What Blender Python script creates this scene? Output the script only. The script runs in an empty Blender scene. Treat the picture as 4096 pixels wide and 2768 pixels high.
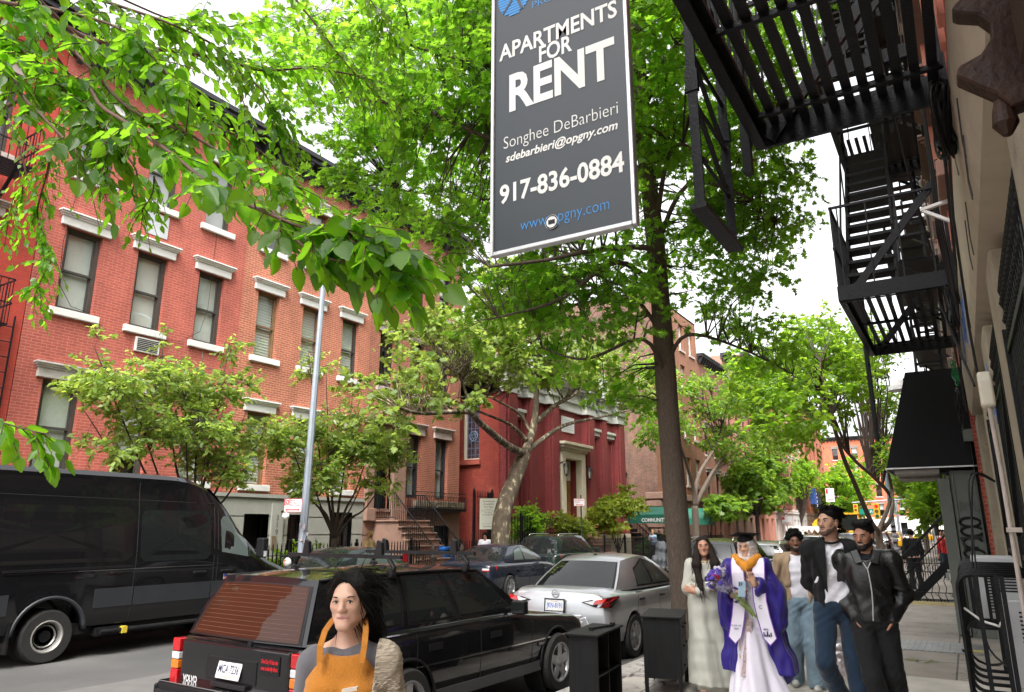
import bpy,bmesh,math,random
import numpy as np
from mathutils import Vector,Matrix
scene=bpy.context.scene
C=scene.collection
R=math.radians
rng=np.random.default_rng(7)
random.seed(7)
# ------ camera
CAM_H,YAW,PIT,FPX=1.78,R(31.55),R(14.15),2880.0
cd=bpy.data.cameras.new('camera')
cam=bpy.data.objects.new('camera',cd)
C.objects.link(cam)
cam.location=(0,0,CAM_H)
cam.rotation_euler=(R(90)+PIT,0,YAW)
cd.sensor_width=36.0
cd.lens=FPX*36.0/4096
cd.clip_start=0.05
cd.clip_end=2000
scene.camera=cam
# ------ sky, sun, exposure
SUN_EL,SUN_AZ=R(58),R(155)
world=bpy.data.worlds.new('World')
scene.world=world
world.use_nodes=True
wn,wl=world.node_tree.nodes,world.node_tree.links
wn.clear()
wo=wn.new('ShaderNodeOutputWorld')
wb=wn.new('ShaderNodeBackground')
sky=wn.new('ShaderNodeTexSky')
sky.sky_type='NISHITA'
sky.sun_disc=False
sky.sun_elevation=SUN_EL
sky.sun_rotation=SUN_AZ
sky.air_density=1.0
sky.dust_density=6.0
sky.ozone_density=1.0
hs=wn.new('ShaderNodeHueSaturation')
hs.inputs['Saturation'].default_value=0.10
wl.new(sky.outputs[0],hs.inputs['Color'])
wtc=wn.new('ShaderNodeTexCoord')
wcl=wn.new('ShaderNodeTexNoise')
wcl.inputs['Scale'].default_value=2.2
wcl.inputs['Detail'].default_value=5
wl.new(wtc.outputs['Generated'],wcl.inputs['Vector'])
wmr=wn.new('ShaderNodeMapRange')
wmr.inputs['To Min'].default_value=0.8
wmr.inputs['To Max'].default_value=1.3
wl.new(wcl.outputs[0],wmr.inputs['Value'])
wmx=wn.new('ShaderNodeMix')
wmx.data_type='RGBA'
wmx.blend_type='MULTIPLY'
wmx.inputs['Factor'].default_value=1.0
wl.new(hs.outputs[0],wmx.inputs['A'])
wl.new(wmr.outputs[0],wmx.inputs['B'])
wl.new(wmx.outputs['Result'],wb.inputs['Color'])
wb.inputs['Strength'].default_value=0.15
wl.new(wb.outputs[0],wo.inputs['Surface'])
sd=bpy.data.lights.new('sun','SUN')
sd.energy=0.9
sd.angle=R(20)
sd.color=(1.0,0.96,0.9)
sun=bpy.data.objects.new('sun',sd)
C.objects.link(sun)
sdir=Vector((math.sin(SUN_AZ)*math.cos(SUN_EL),math.cos(SUN_AZ)*math.cos(SUN_EL),math.sin(SUN_EL)))
sun.rotation_euler=sdir.to_track_quat('Z','Y').to_euler()
sun.location=(0,0,40)
scene.view_settings.view_transform='Standard'
scene.view_settings.look='None'
scene.view_settings.gamma=1
scene.view_settings.exposure=1.88
scene.render.engine='CYCLES'
cy=scene.cycles
cy.use_denoising=True
cy.max_bounces=7
cy.diffuse_bounces=3
cy.glossy_bounces=3
cy.transmission_bounces=4
cy.transparent_max_bounces=10
cy.caustics_reflective=False
cy.caustics_refractive=False
cy.sample_clamp_indirect=6
# ------ pixel -> place
_cf=Vector((-math.sin(YAW)*math.cos(PIT),math.cos(YAW)*math.cos(PIT),math.sin(PIT)))
_cr=Vector((math.cos(YAW),math.sin(YAW),0))
_cu=_cr.cross(_cf)
CAMP=Vector((0,0,CAM_H))
def _ray(x,y):return _cf+_cr*((x-2048)/FPX)-_cu*((y-1384)/FPX)
def atX(x,y,X):d=_ray(x,y);return CAMP+d*(X/d.x)
def atY(x,y,Y):d=_ray(x,y);return CAMP+d*(Y/d.y)
def atZ(x,y,Z):d=_ray(x,y);return CAMP+d*((Z-CAM_H)/d.z)
def atD(x,y,D):return CAMP+_ray(x,y)*D
# ------ scene helpers
ORG={}
def props(o,label=None,cat=None,group=None,kind=None):
 if label:o['label']=label
 if cat:o['category']=cat
 if group:o['group']=group
 if kind:o['kind']=kind
 return o
def thing(name,label,cat,loc=(0,0,0),rz=0.0,group=None):
 o=bpy.data.objects.new(name,None)
 C.objects.link(o)
 o.empty_display_size=0.2
 o.location=loc
 o.rotation_euler=(0,0,rz)
 ORG[o.name]=Vector(loc)
 return props(o,label,cat,group)
def link_mesh(name,me,mat,parent=None,world=True):
 o=bpy.data.objects.new(name,me)
 C.objects.link(o)
 if mat is not None:
  for m in(mat if isinstance(mat,(list,tuple))else[mat]):me.materials.append(m)
 if parent is not None:
  o.parent=parent
  org=ORG.get(parent.name,Vector((0,0,0)))
  if world:
   me.transform(Matrix.Translation(-org))
  ORG[o.name]=org
 else:
  ORG[o.name]=Vector((0,0,0))
 return o
def dup(root,loc=None,rz=None,label=None):
 def cp(o,par):
  c=o.copy()
  C.objects.link(c)
  if par is not None:c.parent=par
  for ch in list(o.children):cp(ch,c)
  return c
 r=cp(root,None)
 if loc is not None:r.location=loc
 if rz is not None:r.rotation_euler=(0,0,rz)
 if label:r['label']=label
 return r
def V3(p):return Vector((p[0],p[1],p[2]))
class Fr:
 """a wall frame: u along the wall, z up, d outwards"""
 def __init__(s,o,u,n):s.o,s.u,s.n=Vector(o),Vector(u),Vector(n)
 def p(s,u,z,d=0.0):return s.o+s.u*u+s.n*d+Vector((0,0,z))
class MB:
 def __init__(s):s.v,s.f,s.m=[],[],[]
 def add(s,vs,fs,mi=0):
  b=len(s.v)
  s.v+=[tuple(p)for p in vs]
  for f in fs:
   s.f.append([i+b for i in f]);s.m.append(mi)
  return s
 def hexa(s,p,mi=0):
  return s.add(p,[(0,3,2,1),(4,5,6,7),(0,1,5,4),(1,2,6,5),(2,3,7,6),(3,0,4,7)],mi)
 def box(s,a,b,mi=0):
  x0,y0,z0=a;x1,y1,z1=b
  return s.hexa([(x0,y0,z0),(x1,y0,z0),(x1,y1,z0),(x0,y1,z0),(x0,y0,z1),(x1,y0,z1),(x1,y1,z1),(x0,y1,z1)],mi)
 def fbox(s,F,u0,u1,z0,z1,d0,d1,mi=0):
  return s.hexa([F.p(u0,z0,d0),F.p(u1,z0,d0),F.p(u1,z0,d1),F.p(u0,z0,d1),F.p(u0,z1,d0),F.p(u1,z1,d0),F.p(u1,z1,d1),F.p(u0,z1,d1)],mi)
 def quad(s,a,b,c,d,mi=0):return s.add([a,b,c,d],[(0,1,2,3)],mi)
 def bar(s,p,q,w,h=None,up=(0,0,1),mi=0):
  p,q=V3(p),V3(q)
  h=h or w
  d=(q-p)
  if d.length<1e-6:return s
  d.normalize()
  upv=Vector(up)
  if abs(d.dot(upv))>0.98:upv=Vector((1,0,0))
  r=d.cross(upv).normalized();t=r.cross(d)
  r*=w/2;t*=h/2
  return s.hexa([p-r-t,p+r-t,q+r-t,q-r-t,p-r+t,p+r+t,q+r+t,q-r+t],mi)
 def tube(s,pts,r,n=6,mi=0,cap=True):
  pts=[V3(p)for p in pts]
  k=len(pts)
  rs=r if isinstance(r,(list,tuple,np.ndarray))else[r]*k
  b=len(s.v)
  up=None
  for i,p in enumerate(pts):
   d=(pts[min(i+1,k-1)]-pts[max(i-1,0)])
   if d.length<1e-9:d=Vector((0,0,1))
   d.normalize()
   if up is None:
    up=Vector((0,0,1))if abs(d.z)<0.9 else Vector((1,0,0))
   a=d.cross(up)
   if a.length<1e-4:a=d.cross(Vector((0.3,0.8,0.5)))
   a.normalize();c=a.cross(d);up=c
   for j in range(n):
    t=2*math.pi*j/n
    s.v.append(tuple(p+(a*math.cos(t)+c*math.sin(t))*rs[i]))
  for i in range(k-1):
   for j in range(n):
    s.f.append([b+i*n+j,b+i*n+(j+1)%n,b+(i+1)*n+(j+1)%n,b+(i+1)*n+j]);s.m.append(mi)
  if cap:
   s.f.append([b+j for j in range(n)][::-1]);s.m.append(mi)
   s.f.append([b+(k-1)*n+j for j in range(n)]);s.m.append(mi)
  return s
 def lathe(s,prof,c=(0,0,0),n=16,axis='z',mi=0,cap=True):
  b=len(s.v)
  c=V3(c)
  for(r,h)in prof:
   for j in range(n):
    t=2*math.pi*j/n
    x,y=r*math.cos(t),r*math.sin(t)
    s.v.append(tuple(c+(Vector((x,y,h))if axis=='z' else Vector((h,x,y))if axis=='x' else Vector((x,h,y)))))
  k=len(prof)
  for i in range(k-1):
   for j in range(n):
    s.f.append([b+i*n+j,b+i*n+(j+1)%n,b+(i+1)*n+(j+1)%n,b+(i+1)*n+j]);s.m.append(mi)
  if cap:
   s.f.append([b+j for j in range(n)][::-1]);s.m.append(mi)
   s.f.append([b+(k-1)*n+j for j in range(n)]);s.m.append(mi)
  return s
 def loft(s,secs,closed=True,cap=True,mi=0):
  b=len(s.v)
  n=len(secs[0])
  for q in secs:s.v+=[tuple(p)for p in q]
  m=n if closed else n-1
  for i in range(len(secs)-1):
   for j in range(m):
    s.f.append([b+i*n+j,b+i*n+(j+1)%n,b+(i+1)*n+(j+1)%n,b+(i+1)*n+j]);s.m.append(mi)
  if cap and closed:
   s.f.append([b+j for j in range(n)][::-1]);s.m.append(mi)
   s.f.append([b+(len(secs)-1)*n+j for j in range(n)]);s.m.append(mi)
  return s
 def prism(s,poly,fn,d0,d1,mi=0):
  n=len(poly)
  vs=[fn(u,v,d0)for u,v in poly]+[fn(u,v,d1)for u,v in poly]
  fs=[list(range(n))[::-1],list(range(n,2*n))]+[[i,(i+1)%n,n+(i+1)%n,n+i]for i in range(n)]
  return s.add(vs,fs,mi)
 def build(s,name,mat,parent=None,world=True,smooth=False,bevel=0.0,seg=2,recalc=True,sub=0,angle=None):
  me=bpy.data.meshes.new(name)
  me.from_pydata(s.v,[],s.f)
  if any(s.m):me.polygons.foreach_set('material_index',s.m)
  if recalc:
   bm=bmesh.new();bm.from_mesh(me)
   bmesh.ops.recalc_face_normals(bm,faces=bm.faces)
   bm.to_mesh(me);bm.free()
  if smooth:me.polygons.foreach_set('use_smooth',[True]*len(me.polygons))
  me.update()
  o=link_mesh(name,me,mat,parent,world)
  if bevel:
   md=o.modifiers.new('bevel','BEVEL');md.width=bevel;md.segments=seg;md.limit_method='ANGLE';md.angle_limit=R(40)
  if sub:
   md=o.modifiers.new('sub','SUBSURF');md.levels=sub;md.render_levels=sub
  if angle is not None:
   me.polygons.foreach_set('use_smooth',[True]*len(me.polygons))
   sharp_by_angle(me,R(angle))
  return o
def sharp_by_angle(me,ang):
 bm=bmesh.new();bm.from_mesh(me)
 for e in bm.edges:
  if len(e.link_faces)==2:
   try:a=e.calc_face_angle()
   except ValueError:a=0
   e.smooth=a<ang
 bm.to_mesh(me);bm.free()
def smooth_path(pts,n=5):
 pts=[Vector(p)for p in pts]
 if len(pts)<3:return pts
 out=[]
 for i in range(len(pts)-1):
  p0,p1,p2,p3=pts[max(i-1,0)],pts[i],pts[i+1],pts[min(i+2,len(pts)-1)]
  for j in range(n):
   t=j/n
   out.append(.5*((2*p1)+(p2-p0)*t+(2*p0-5*p1+4*p2-p3)*t*t+(3*p1-3*p2+p3-p0)*t**3))
 out.append(pts[-1])
 return out
_txt={}
def text_geo(s,bold=0.0):
 k=(s,bold)
 if k not in _txt:
  cu=bpy.data.curves.new('t','FONT')
  cu.body=s;cu.size=1.0;cu.offset=bold;cu.resolution_u=3
  o=bpy.data.objects.new('t',cu)
  me=o.to_mesh()
  vs=[tuple(v.co)for v in me.vertices];fs=[list(p.vertices)for p in me.polygons]
  o.to_mesh_clear()
  bpy.data.objects.remove(o);bpy.data.curves.remove(cu)
  xs=[v[0]for v in vs]or[0]
  _txt[k]=(vs,fs,min(xs),max(xs))
 return _txt[k]
def text_to(mb,s,fn,x0,y0,w=None,h=1.0,bold=0.0,slant=0.0,mi=0,center=False):
 """lay text in the (x,y) plane of fn(x,y); baseline y0; cap height h; total width w"""
 vs,fs,a,b=text_geo(s,bold)
 sc=h/0.70
 sx=sc if w is None else w/(b-a)
 off=-(b-a)*sx/2 if center else 0
 mb.add([fn(x0+off+(v[0]-a)*sx+v[1]*sc*slant,y0+v[1]*sc)for v in vs],fs,mi)
 return mb
 # ------ materials
MATS={}
def _nt(name):
 m=bpy.data.materials.new(name);m.use_nodes=True
 t=m.node_tree;t.nodes.clear()
 out=t.nodes.new('ShaderNodeOutputMaterial');b=t.nodes.new('ShaderNodeBsdfPrincipled')
 t.links.new(b.outputs[0],out.inputs['Surface'])
 return m,t,b,out
def sc3(c,k):return tuple(min(1,max(0,x*k))for x in c[:3])+(1,)
def mat(name,col,rough=0.6,metal=0.0,var=0.15,vs=6.0,bump=0.0,bs=40.0,coat=0.0,spec=0.5,rvar=0.1,dirt=None,stretch=None,coords='Object'):
 if name in MATS:return MATS[name]
 m,t,b,out=_nt(name)
 N,L=t.nodes,t.links
 tc=N.new('ShaderNodeTexCoord')
 src=tc.outputs['Object']
 if coords=='World':
  src=N.new('ShaderNodeNewGeometry').outputs['Position']
 if stretch:
  mp=N.new('ShaderNodeMapping');mp.inputs['Scale'].default_value=stretch
  L.new(src,mp.inputs['Vector']);src=mp.outputs[0]
 nz=N.new('ShaderNodeTexNoise');nz.inputs['Scale'].default_value=vs;nz.inputs['Detail'].default_value=6;nz.inputs['Roughness'].default_value=0.65
 L.new(src,nz.inputs['Vector'])
 rp=N.new('ShaderNodeValToRGB')
 rp.color_ramp.elements[0].position=0.3;rp.color_ramp.elements[1].position=0.7
 rp.color_ramp.elements[0].color=sc3(col,1-var);rp.color_ramp.elements[1].color=sc3(col,1+var)
 L.new(nz.outputs[0],rp.inputs[0])
 csock=rp.outputs[0]
 if dirt:
  n2=N.new('ShaderNodeTexNoise');n2.inputs['Scale'].default_value=dirt[1];n2.inputs['Detail'].default_value=8;n2.inputs['Roughness'].default_value=0.7
  L.new(src,n2.inputs['Vector'])
  r2=N.new('ShaderNodeValToRGB');r2.color_ramp.elements[0].position=dirt[2];r2.color_ramp.elements[1].position=dirt[2]+0.15
  L.new(n2.outputs[0],r2.inputs[0])
  mx=N.new('ShaderNodeMix');mx.data_type='RGBA'
  L.new(r2.outputs[0],mx.inputs['Factor']);L.new(csock,mx.inputs['A']);mx.inputs['B'].default_value=tuple(dirt[0][:3])+(1,)
  csock=mx.outputs['Result']
 L.new(csock,b.inputs['Base Color'])
 mr=N.new('ShaderNodeMapRange');mr.inputs['To Min'].default_value=max(0.02,rough-rvar);mr.inputs['To Max'].default_value=min(1,rough+rvar)
 L.new(nz.outputs[0],mr.inputs['Value']);L.new(mr.outputs[0],b.inputs['Roughness'])
 b.inputs['Metallic'].default_value=metal
 b.inputs['Specular IOR Level'].default_value=spec
 if coat:
  b.inputs['Coat Weight'].default_value=coat;b.inputs['Coat Roughness'].default_value=0.03
 if bump:
  n3=N.new('ShaderNodeTexNoise');n3.inputs['Scale'].default_value=bs;n3.inputs['Detail'].default_value=5
  L.new(src,n3.inputs['Vector'])
  bp=N.new('ShaderNodeBump');bp.inputs['Strength'].default_value=bump;bp.inputs['Distance'].default_value=0.02
  L.new(n3.outputs[0],bp.inputs['Height']);L.new(bp.outputs[0],b.inputs['Normal'])
 MATS[name]=m
 return m
def wall_uv(N,L):
 g=N.new('ShaderNodeNewGeometry')
 sp=N.new('ShaderNodeSeparateXYZ');L.new(g.outputs['Position'],sp.inputs[0])
 sn=N.new('ShaderNodeSeparateXYZ');L.new(g.outputs['True Normal'],sn.inputs[0])
 ab=N.new('ShaderNodeMath');ab.operation='ABSOLUTE';L.new(sn.outputs[0],ab.inputs[0])
 gt=N.new('ShaderNodeMath');gt.operation='GREATER_THAN';gt.inputs[1].default_value=0.6;L.new(ab.outputs[0],gt.inputs[0])
 mx=N.new('ShaderNodeMix');mx.data_type='FLOAT'
 L.new(gt.outputs[0],mx.inputs['Factor']);L.new(sp.outputs[0],mx.inputs['A']);L.new(sp.outputs[1],mx.inputs['B'])
 cb=N.new('ShaderNodeCombineXYZ');L.new(mx.outputs['Result'],cb.inputs[0]);L.new(sp.outputs[2],cb.inputs[1])
 return cb.outputs[0],g
def brick(name,c1,c2,mortar,msize=0.008,stain=None,rough=0.8,bw=0.215,rh=0.0677,mort_bump=0.5,streak=0.25):
 if name in MATS:return MATS[name]
 m,t,b,out=_nt(name)
 N,L=t.nodes,t.links
 uv,g=wall_uv(N,L)
 wz=N.new('ShaderNodeTexNoise');wz.inputs['Scale'].default_value=3.0;L.new(uv,wz.inputs['Vector'])
 wa=N.new('ShaderNodeVectorMath');wa.operation='MULTIPLY_ADD'
 wa.inputs[1].default_value=(0.012,0.012,0);L.new(wz.outputs['Color'],wa.inputs[0]);L.new(uv,wa.inputs[2])
 br=N.new('ShaderNodeTexBrick')
 br.inputs['Scale'].default_value=1.0
 br.inputs['Brick Width'].default_value=bw;br.inputs['Row Height'].default_value=rh
 br.inputs['Mortar Size'].default_value=msize;br.inputs['Mortar Smooth'].default_value=0.3
 br.inputs['Color1'].default_value=tuple(c1)+(1,);br.inputs['Color2'].default_value=tuple(c2)+(1,);br.inputs['Mortar'].default_value=tuple(mortar)+(1,)
 L.new(wa.outputs[0],br.inputs['Vector'])
 n1=N.new('ShaderNodeTexNoise');n1.inputs['Scale'].default_value=0.9;n1.inputs['Detail'].default_value=8;n1.inputs['Roughness'].default_value=0.7
 mp=N.new('ShaderNodeMapping');mp.inputs['Scale'].default_value=(1.6,0.55,1);L.new(uv,mp.inputs['Vector']);L.new(mp.outputs[0],n1.inputs['Vector'])
 r1=N.new('ShaderNodeMapRange');r1.inputs['From Min'].default_value=0.3;r1.inputs['From Max'].default_value=0.7;r1.inputs['To Min'].default_value=1-streak;r1.inputs['To Max'].default_value=1+streak*0.7
 L.new(n1.outputs[0],r1.inputs['Value'])
 mu=N.new('ShaderNodeMix');mu.data_type='RGBA';mu.blend_type='MULTIPLY';mu.inputs['Factor'].default_value=1
 L.new(br.outputs['Color'],mu.inputs['A']);L.new(r1.outputs[0],mu.inputs['B'])
 cs=mu.outputs['Result']
 n4=N.new('ShaderNodeTexNoise');n4.inputs['Scale'].default_value=28;n4.inputs['Detail'].default_value=4;L.new(uv,n4.inputs['Vector'])
 r4=N.new('ShaderNodeMapRange');r4.inputs['To Min'].default_value=0.82;r4.inputs['To Max'].default_value=1.16;L.new(n4.outputs[0],r4.inputs['Value'])
 m4=N.new('ShaderNodeMix');m4.data_type='RGBA';m4.blend_type='MULTIPLY';m4.inputs['Factor'].default_value=1
 L.new(cs,m4.inputs['A']);L.new(r4.outputs[0],m4.inputs['B']);cs=m4.outputs['Result']
 if stain:
  n2=N.new('ShaderNodeTexNoise');n2.inputs['Scale'].default_value=0.5;n2.inputs['Detail'].default_value=9;n2.inputs['Roughness'].default_value=0.75;L.new(uv,n2.inputs['Vector'])
  r2=N.new('ShaderNodeValToRGB');r2.color_ramp.elements[0].position=0.56;r2.color_ramp.elements[1].position=0.72;r2.color_ramp.elements[1].color=(0.75,0.75,0.75,1)
  L.new(n2.outputs[0],r2.inputs[0])
  mx=N.new('ShaderNodeMix');mx.data_type='RGBA';L.new(r2.outputs[0],mx.inputs['Factor']);L.new(cs,mx.inputs['A']);mx.inputs['B'].default_value=tuple(stain)+(1,)
  cs=mx.outputs['Result']
 L.new(cs,b.inputs['Base Color'])
 b.inputs['Roughness'].default_value=rough
 iv=N.new('ShaderNodeMath');iv.operation='SUBTRACT';iv.inputs[0].default_value=1;L.new(br.outputs['Fac'],iv.inputs[1])
 bp=N.new('ShaderNodeBump');bp.inputs['Strength'].default_value=mort_bump;bp.inputs['Distance'].default_value=0.008
 L.new(iv.outputs[0],bp.inputs['Height']);L.new(bp.outputs[0],b.inputs['Normal'])
 MATS[name]=m
 return m
def glass_mat(name,tint=(0.9,0.95,0.95),refl=0.12,rough=0.02):
 if name in MATS:return MATS[name]
 m=bpy.data.materials.new(name);m.use_nodes=True
 t=m.node_tree;N,L=t.nodes,t.links;N.clear()
 out=N.new('ShaderNodeOutputMaterial');tr=N.new('ShaderNodeBsdfTransparent');gl=N.new('ShaderNodeBsdfGlossy');mx=N.new('ShaderNodeMixShader')
 tr.inputs['Color'].default_value=tuple(tint)+(1,)
 gl.inputs['Roughness'].default_value=rough;gl.inputs['Color'].default_value=(1,1,1,1)
 lw=N.new('ShaderNodeLayerWeight');lw.inputs['Blend'].default_value=0.5
 pw=N.new('ShaderNodeMath');pw.operation='POWER';pw.inputs[1].default_value=4.0;L.new(lw.outputs['Facing'],pw.inputs[0])
 ad=N.new('ShaderNodeMath');ad.operation='MULTIPLY_ADD';ad.inputs[1].default_value=0.8;ad.inputs[2].default_value=refl
 ad.use_clamp=True
 nz=N.new('ShaderNodeTexNoise');nz.inputs['Scale'].default_value=1.5;nz.inputs['Detail'].default_value=1
 g=N.new('ShaderNodeNewGeometry');L.new(g.outputs['Position'],nz.inputs['Vector'])
 bp=N.new('ShaderNodeBump');bp.inputs['Strength'].default_value=0.05;bp.inputs['Distance'].default_value=0.05;L.new(nz.outputs[0],bp.inputs['Height'])
 L.new(bp.outputs[0],gl.inputs['Normal'])
 L.new(pw.outputs[0],ad.inputs[0]);L.new(ad.outputs[0],mx.inputs[0]);L.new(tr.outputs[0],mx.inputs[1]);L.new(gl.outputs[0],mx.inputs[2]);L.new(mx.outputs[0],out.inputs['Surface'])
 MATS[name]=m
 return m
def leaf_mat(name,c_dark,c_light,trans=0.45,tcol=(0.35,0.55,0.04),tip=None,rough=0.45,gloss=0.4):
 if name in MATS:return MATS[name]
 m=bpy.data.materials.new(name);m.use_nodes=True
 t=m.node_tree;N,L=t.nodes,t.links;N.clear()
 out=N.new('ShaderNodeOutputMaterial');b=N.new('ShaderNodeBsdfPrincipled');tl=N.new('ShaderNodeBsdfTranslucent');mx=N.new('ShaderNodeMixShader')
 g=N.new('ShaderNodeNewGeometry')
 rp=N.new('ShaderNodeValToRGB');rp.color_ramp.elements[0].color=tuple(c_dark)+(1,);rp.color_ramp.elements[1].color=tuple(c_light)+(1,)
 if tip:
  e=rp.color_ramp.elements.new(0.93);e.color=tuple(c_light)+(1,);rp.color_ramp.elements[2].color=tuple(tip)+(1,)
 L.new(g.outputs['Random Per Island'],rp.inputs[0])
 nz=N.new('ShaderNodeTexNoise');nz.inputs['Scale'].default_value=0.9;nz.inputs['Detail'].default_value=3;L.new(g.outputs['Position'],nz.inputs['Vector'])
 mr=N.new('ShaderNodeMapRange');mr.inputs['From Min'].default_value=0.3;mr.inputs['From Max'].default_value=0.7;mr.inputs['To Min'].default_value=0.75;mr.inputs['To Max'].default_value=1.25;L.new(nz.outputs[0],mr.inputs['Value'])
 mm=N.new('ShaderNodeMix');mm.data_type='RGBA';mm.blend_type='MULTIPLY';mm.inputs['Factor'].default_value=1;L.new(rp.outputs[0],mm.inputs['A']);L.new(mr.outputs[0],mm.inputs['B'])
 L.new(mm.outputs['Result'],b.inputs['Base Color'])
 b.inputs['Roughness'].default_value=rough;b.inputs['Specular IOR Level'].default_value=gloss
 t2=N.new('ShaderNodeMix');t2.data_type='RGBA';t2.blend_type='MULTIPLY';t2.inputs['Factor'].default_value=1;t2.inputs['A'].default_value=tuple(tcol)+(1,);L.new(mr.outputs[0],t2.inputs['B'])
 L.new(t2.outputs['Result'],tl.inputs['Color'])
 mx.inputs[0].default_value=trans
 L.new(b.outputs[0],mx.inputs[1]);L.new(tl.outputs[0],mx.inputs[2]);L.new(mx.outputs[0],out.inputs['Surface'])
 MATS[name]=m
 return m
M_iron=mat('black_iron',(0.008,0.0085,0.010),0.45,0.0,0.35,14,bump=0.25,bs=60,spec=0.22)
M_glass=glass_mat('window_glass')
M_dark=mat('dark_inside',(0.012,0.012,0.012),0.9)
M_white=mat('white_paint',(0.72,0.72,0.70),0.55,var=0.06,vs=3,dirt=((0.42,0.4,0.37),2.0,0.62))
M_blk=mat('black_plastic',(0.010,0.010,0.011),0.45,var=0.2,spec=0.25)
# ====== SETTING: ground, road, pavements
FX=-17.0
KN,KF=-4.15,-13.6
WX=0.27
def ground_mats():
 m,t,b,out=_nt('asphalt');N,L=t.nodes,t.links
 g=N.new('ShaderNodeNewGeometry')
 n1=N.new('ShaderNodeTexNoise');n1.inputs['Scale'].default_value=0.35;n1.inputs['Detail'].default_value=6;L.new(g.outputs['Position'],n1.inputs['Vector'])
 n2=N.new('ShaderNodeTexNoise');n2.inputs['Scale'].default_value=60;n2.inputs['Detail'].default_value=4;L.new(g.outputs['Position'],n2.inputs['Vector'])
 r1=N.new('ShaderNodeValToRGB');r1.color_ramp.elements[0].position=.4;r1.color_ramp.elements[1].position=.6
 r1.color_ramp.elements[0].color=(.052,.050,.049,1);r1.color_ramp.elements[1].color=(.088,.084,.081,1);L.new(n1.outputs[0],r1.inputs[0])
 r2=N.new('ShaderNodeMapRange');r2.inputs['To Min'].default_value=.6;r2.inputs['To Max'].default_value=1.4;L.new(n2.outputs[0],r2.inputs['Value'])
 mx=N.new('ShaderNodeMix');mx.data_type='RGBA';mx.blend_type='MULTIPLY';mx.inputs['Factor'].default_value=1;L.new(r1.outputs[0],mx.inputs['A']);L.new(r2.outputs[0],mx.inputs['B'])
 L.new(mx.outputs['Result'],b.inputs['Base Color']);b.inputs['Roughness'].default_value=.82
 bp=N.new('ShaderNodeBump');bp.inputs['Strength'].default_value=.4;bp.inputs['Distance'].default_value=.01;L.new(n2.outputs[0],bp.inputs['Height']);L.new(bp.outputs[0],b.inputs['Normal'])
 MATS['asphalt']=m
 m,t,b,out=_nt('pavement_concrete');N,L=t.nodes,t.links
 g=N.new('ShaderNodeNewGeometry')
 br=N.new('ShaderNodeTexBrick');br.offset=0.0
 br.inputs['Scale'].default_value=1;br.inputs['Brick Width'].default_value=1.5;br.inputs['Row Height'].default_value=1.55;br.inputs['Mortar Size'].default_value=.012
 br.inputs['Color1'].default_value=(.30,.265,.235,1);br.inputs['Color2'].default_value=(.40,.36,.325,1);br.inputs['Mortar'].default_value=(.10,.09,.08,1)
 mp=N.new('ShaderNodeMapping');mp.inputs['Location'].default_value=(.35,.3,0);L.new(g.outputs['Position'],mp.inputs['Vector']);L.new(mp.outputs[0],br.inputs['Vector'])
 n1=N.new('ShaderNodeTexNoise');n1.inputs['Scale'].default_value=1.3;n1.inputs['Detail'].default_value=9;n1.inputs['Roughness'].default_value=.7;L.new(g.outputs['Position'],n1.inputs['Vector'])
 r1=N.new('ShaderNodeMapRange');r1.inputs['From Min'].default_value=.25;r1.inputs['From Max'].default_value=.75;r1.inputs['To Min'].default_value=.68;r1.inputs['To Max'].default_value=1.22;L.new(n1.outputs[0],r1.inputs['Value'])
 n2=N.new('ShaderNodeTexNoise');n2.inputs['Scale'].default_value=90;n2.inputs['Detail'].default_value=3;L.new(g.outputs['Position'],n2.inputs['Vector'])
 r2=N.new('ShaderNodeMapRange');r2.inputs['To Min'].default_value=.78;r2.inputs['To Max'].default_value=1.2;L.new(n2.outputs[0],r2.inputs['Value'])
 mu=N.new('ShaderNodeMath');mu.operation='MULTIPLY';L.new(r1.outputs[0],mu.inputs[0]);L.new(r2.outputs[0],mu.inputs[1])
 vo=N.new('ShaderNodeTexVoronoi');vo.feature='DISTANCE_TO_EDGE';vo.inputs['Scale'].default_value=.55
 wv=N.new('ShaderNodeVectorMath');wv.operation='ADD';n3=N.new('ShaderNodeTexNoise');n3.inputs['Scale'].default_value=2;n3.inputs['Detail'].default_value=5;L.new(g.outputs['Position'],n3.inputs['Vector']);L.new(g.outputs['Position'],wv.inputs[0]);L.new(n3.outputs['Color'],wv.inputs[1]);L.new(wv.outputs[0],vo.inputs['Vector'])
 cr=N.new('ShaderNodeMapRange');cr.inputs['From Min'].default_value=0;cr.inputs['From Max'].default_value=.008;cr.inputs['To Min'].default_value=.55;cr.inputs['To Max'].default_value=1;L.new(vo.outputs['Distance'],cr.inputs['Value'])
 mu2=N.new('ShaderNodeMath');mu2.operation='MULTIPLY';L.new(mu.outputs[0],mu2.inputs[0]);L.new(cr.outputs[0],mu2.inputs[1])
 mx=N.new('ShaderNodeMix');mx.data_type='RGBA';mx.blend_type='MULTIPLY';mx.inputs['Factor'].default_value=1;L.new(br.outputs['Color'],mx.inputs['A']);L.new(mu2.outputs[0],mx.inputs['B'])
 L.new(mx.outputs['Result'],b.inputs['Base Color']);b.inputs['Roughness'].default_value=.85
 bp=N.new('ShaderNodeBump');bp.inputs['Strength'].default_value=.35;bp.inputs['Distance'].default_value=.006;L.new(mu2.outputs[0],bp.inputs['Height']);L.new(bp.outputs[0],b.inputs['Normal'])
 MATS['pavement_concrete']=m
ground_mats()
M_kerb=mat('kerb_stone',(.30,.28,.26),.8,var=.3,vs=5,bump=.3,bs=30,coords='World')
def struct(name,mb,m,**k):
 return props(mb.build(name,m,**k),kind='structure')
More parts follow.
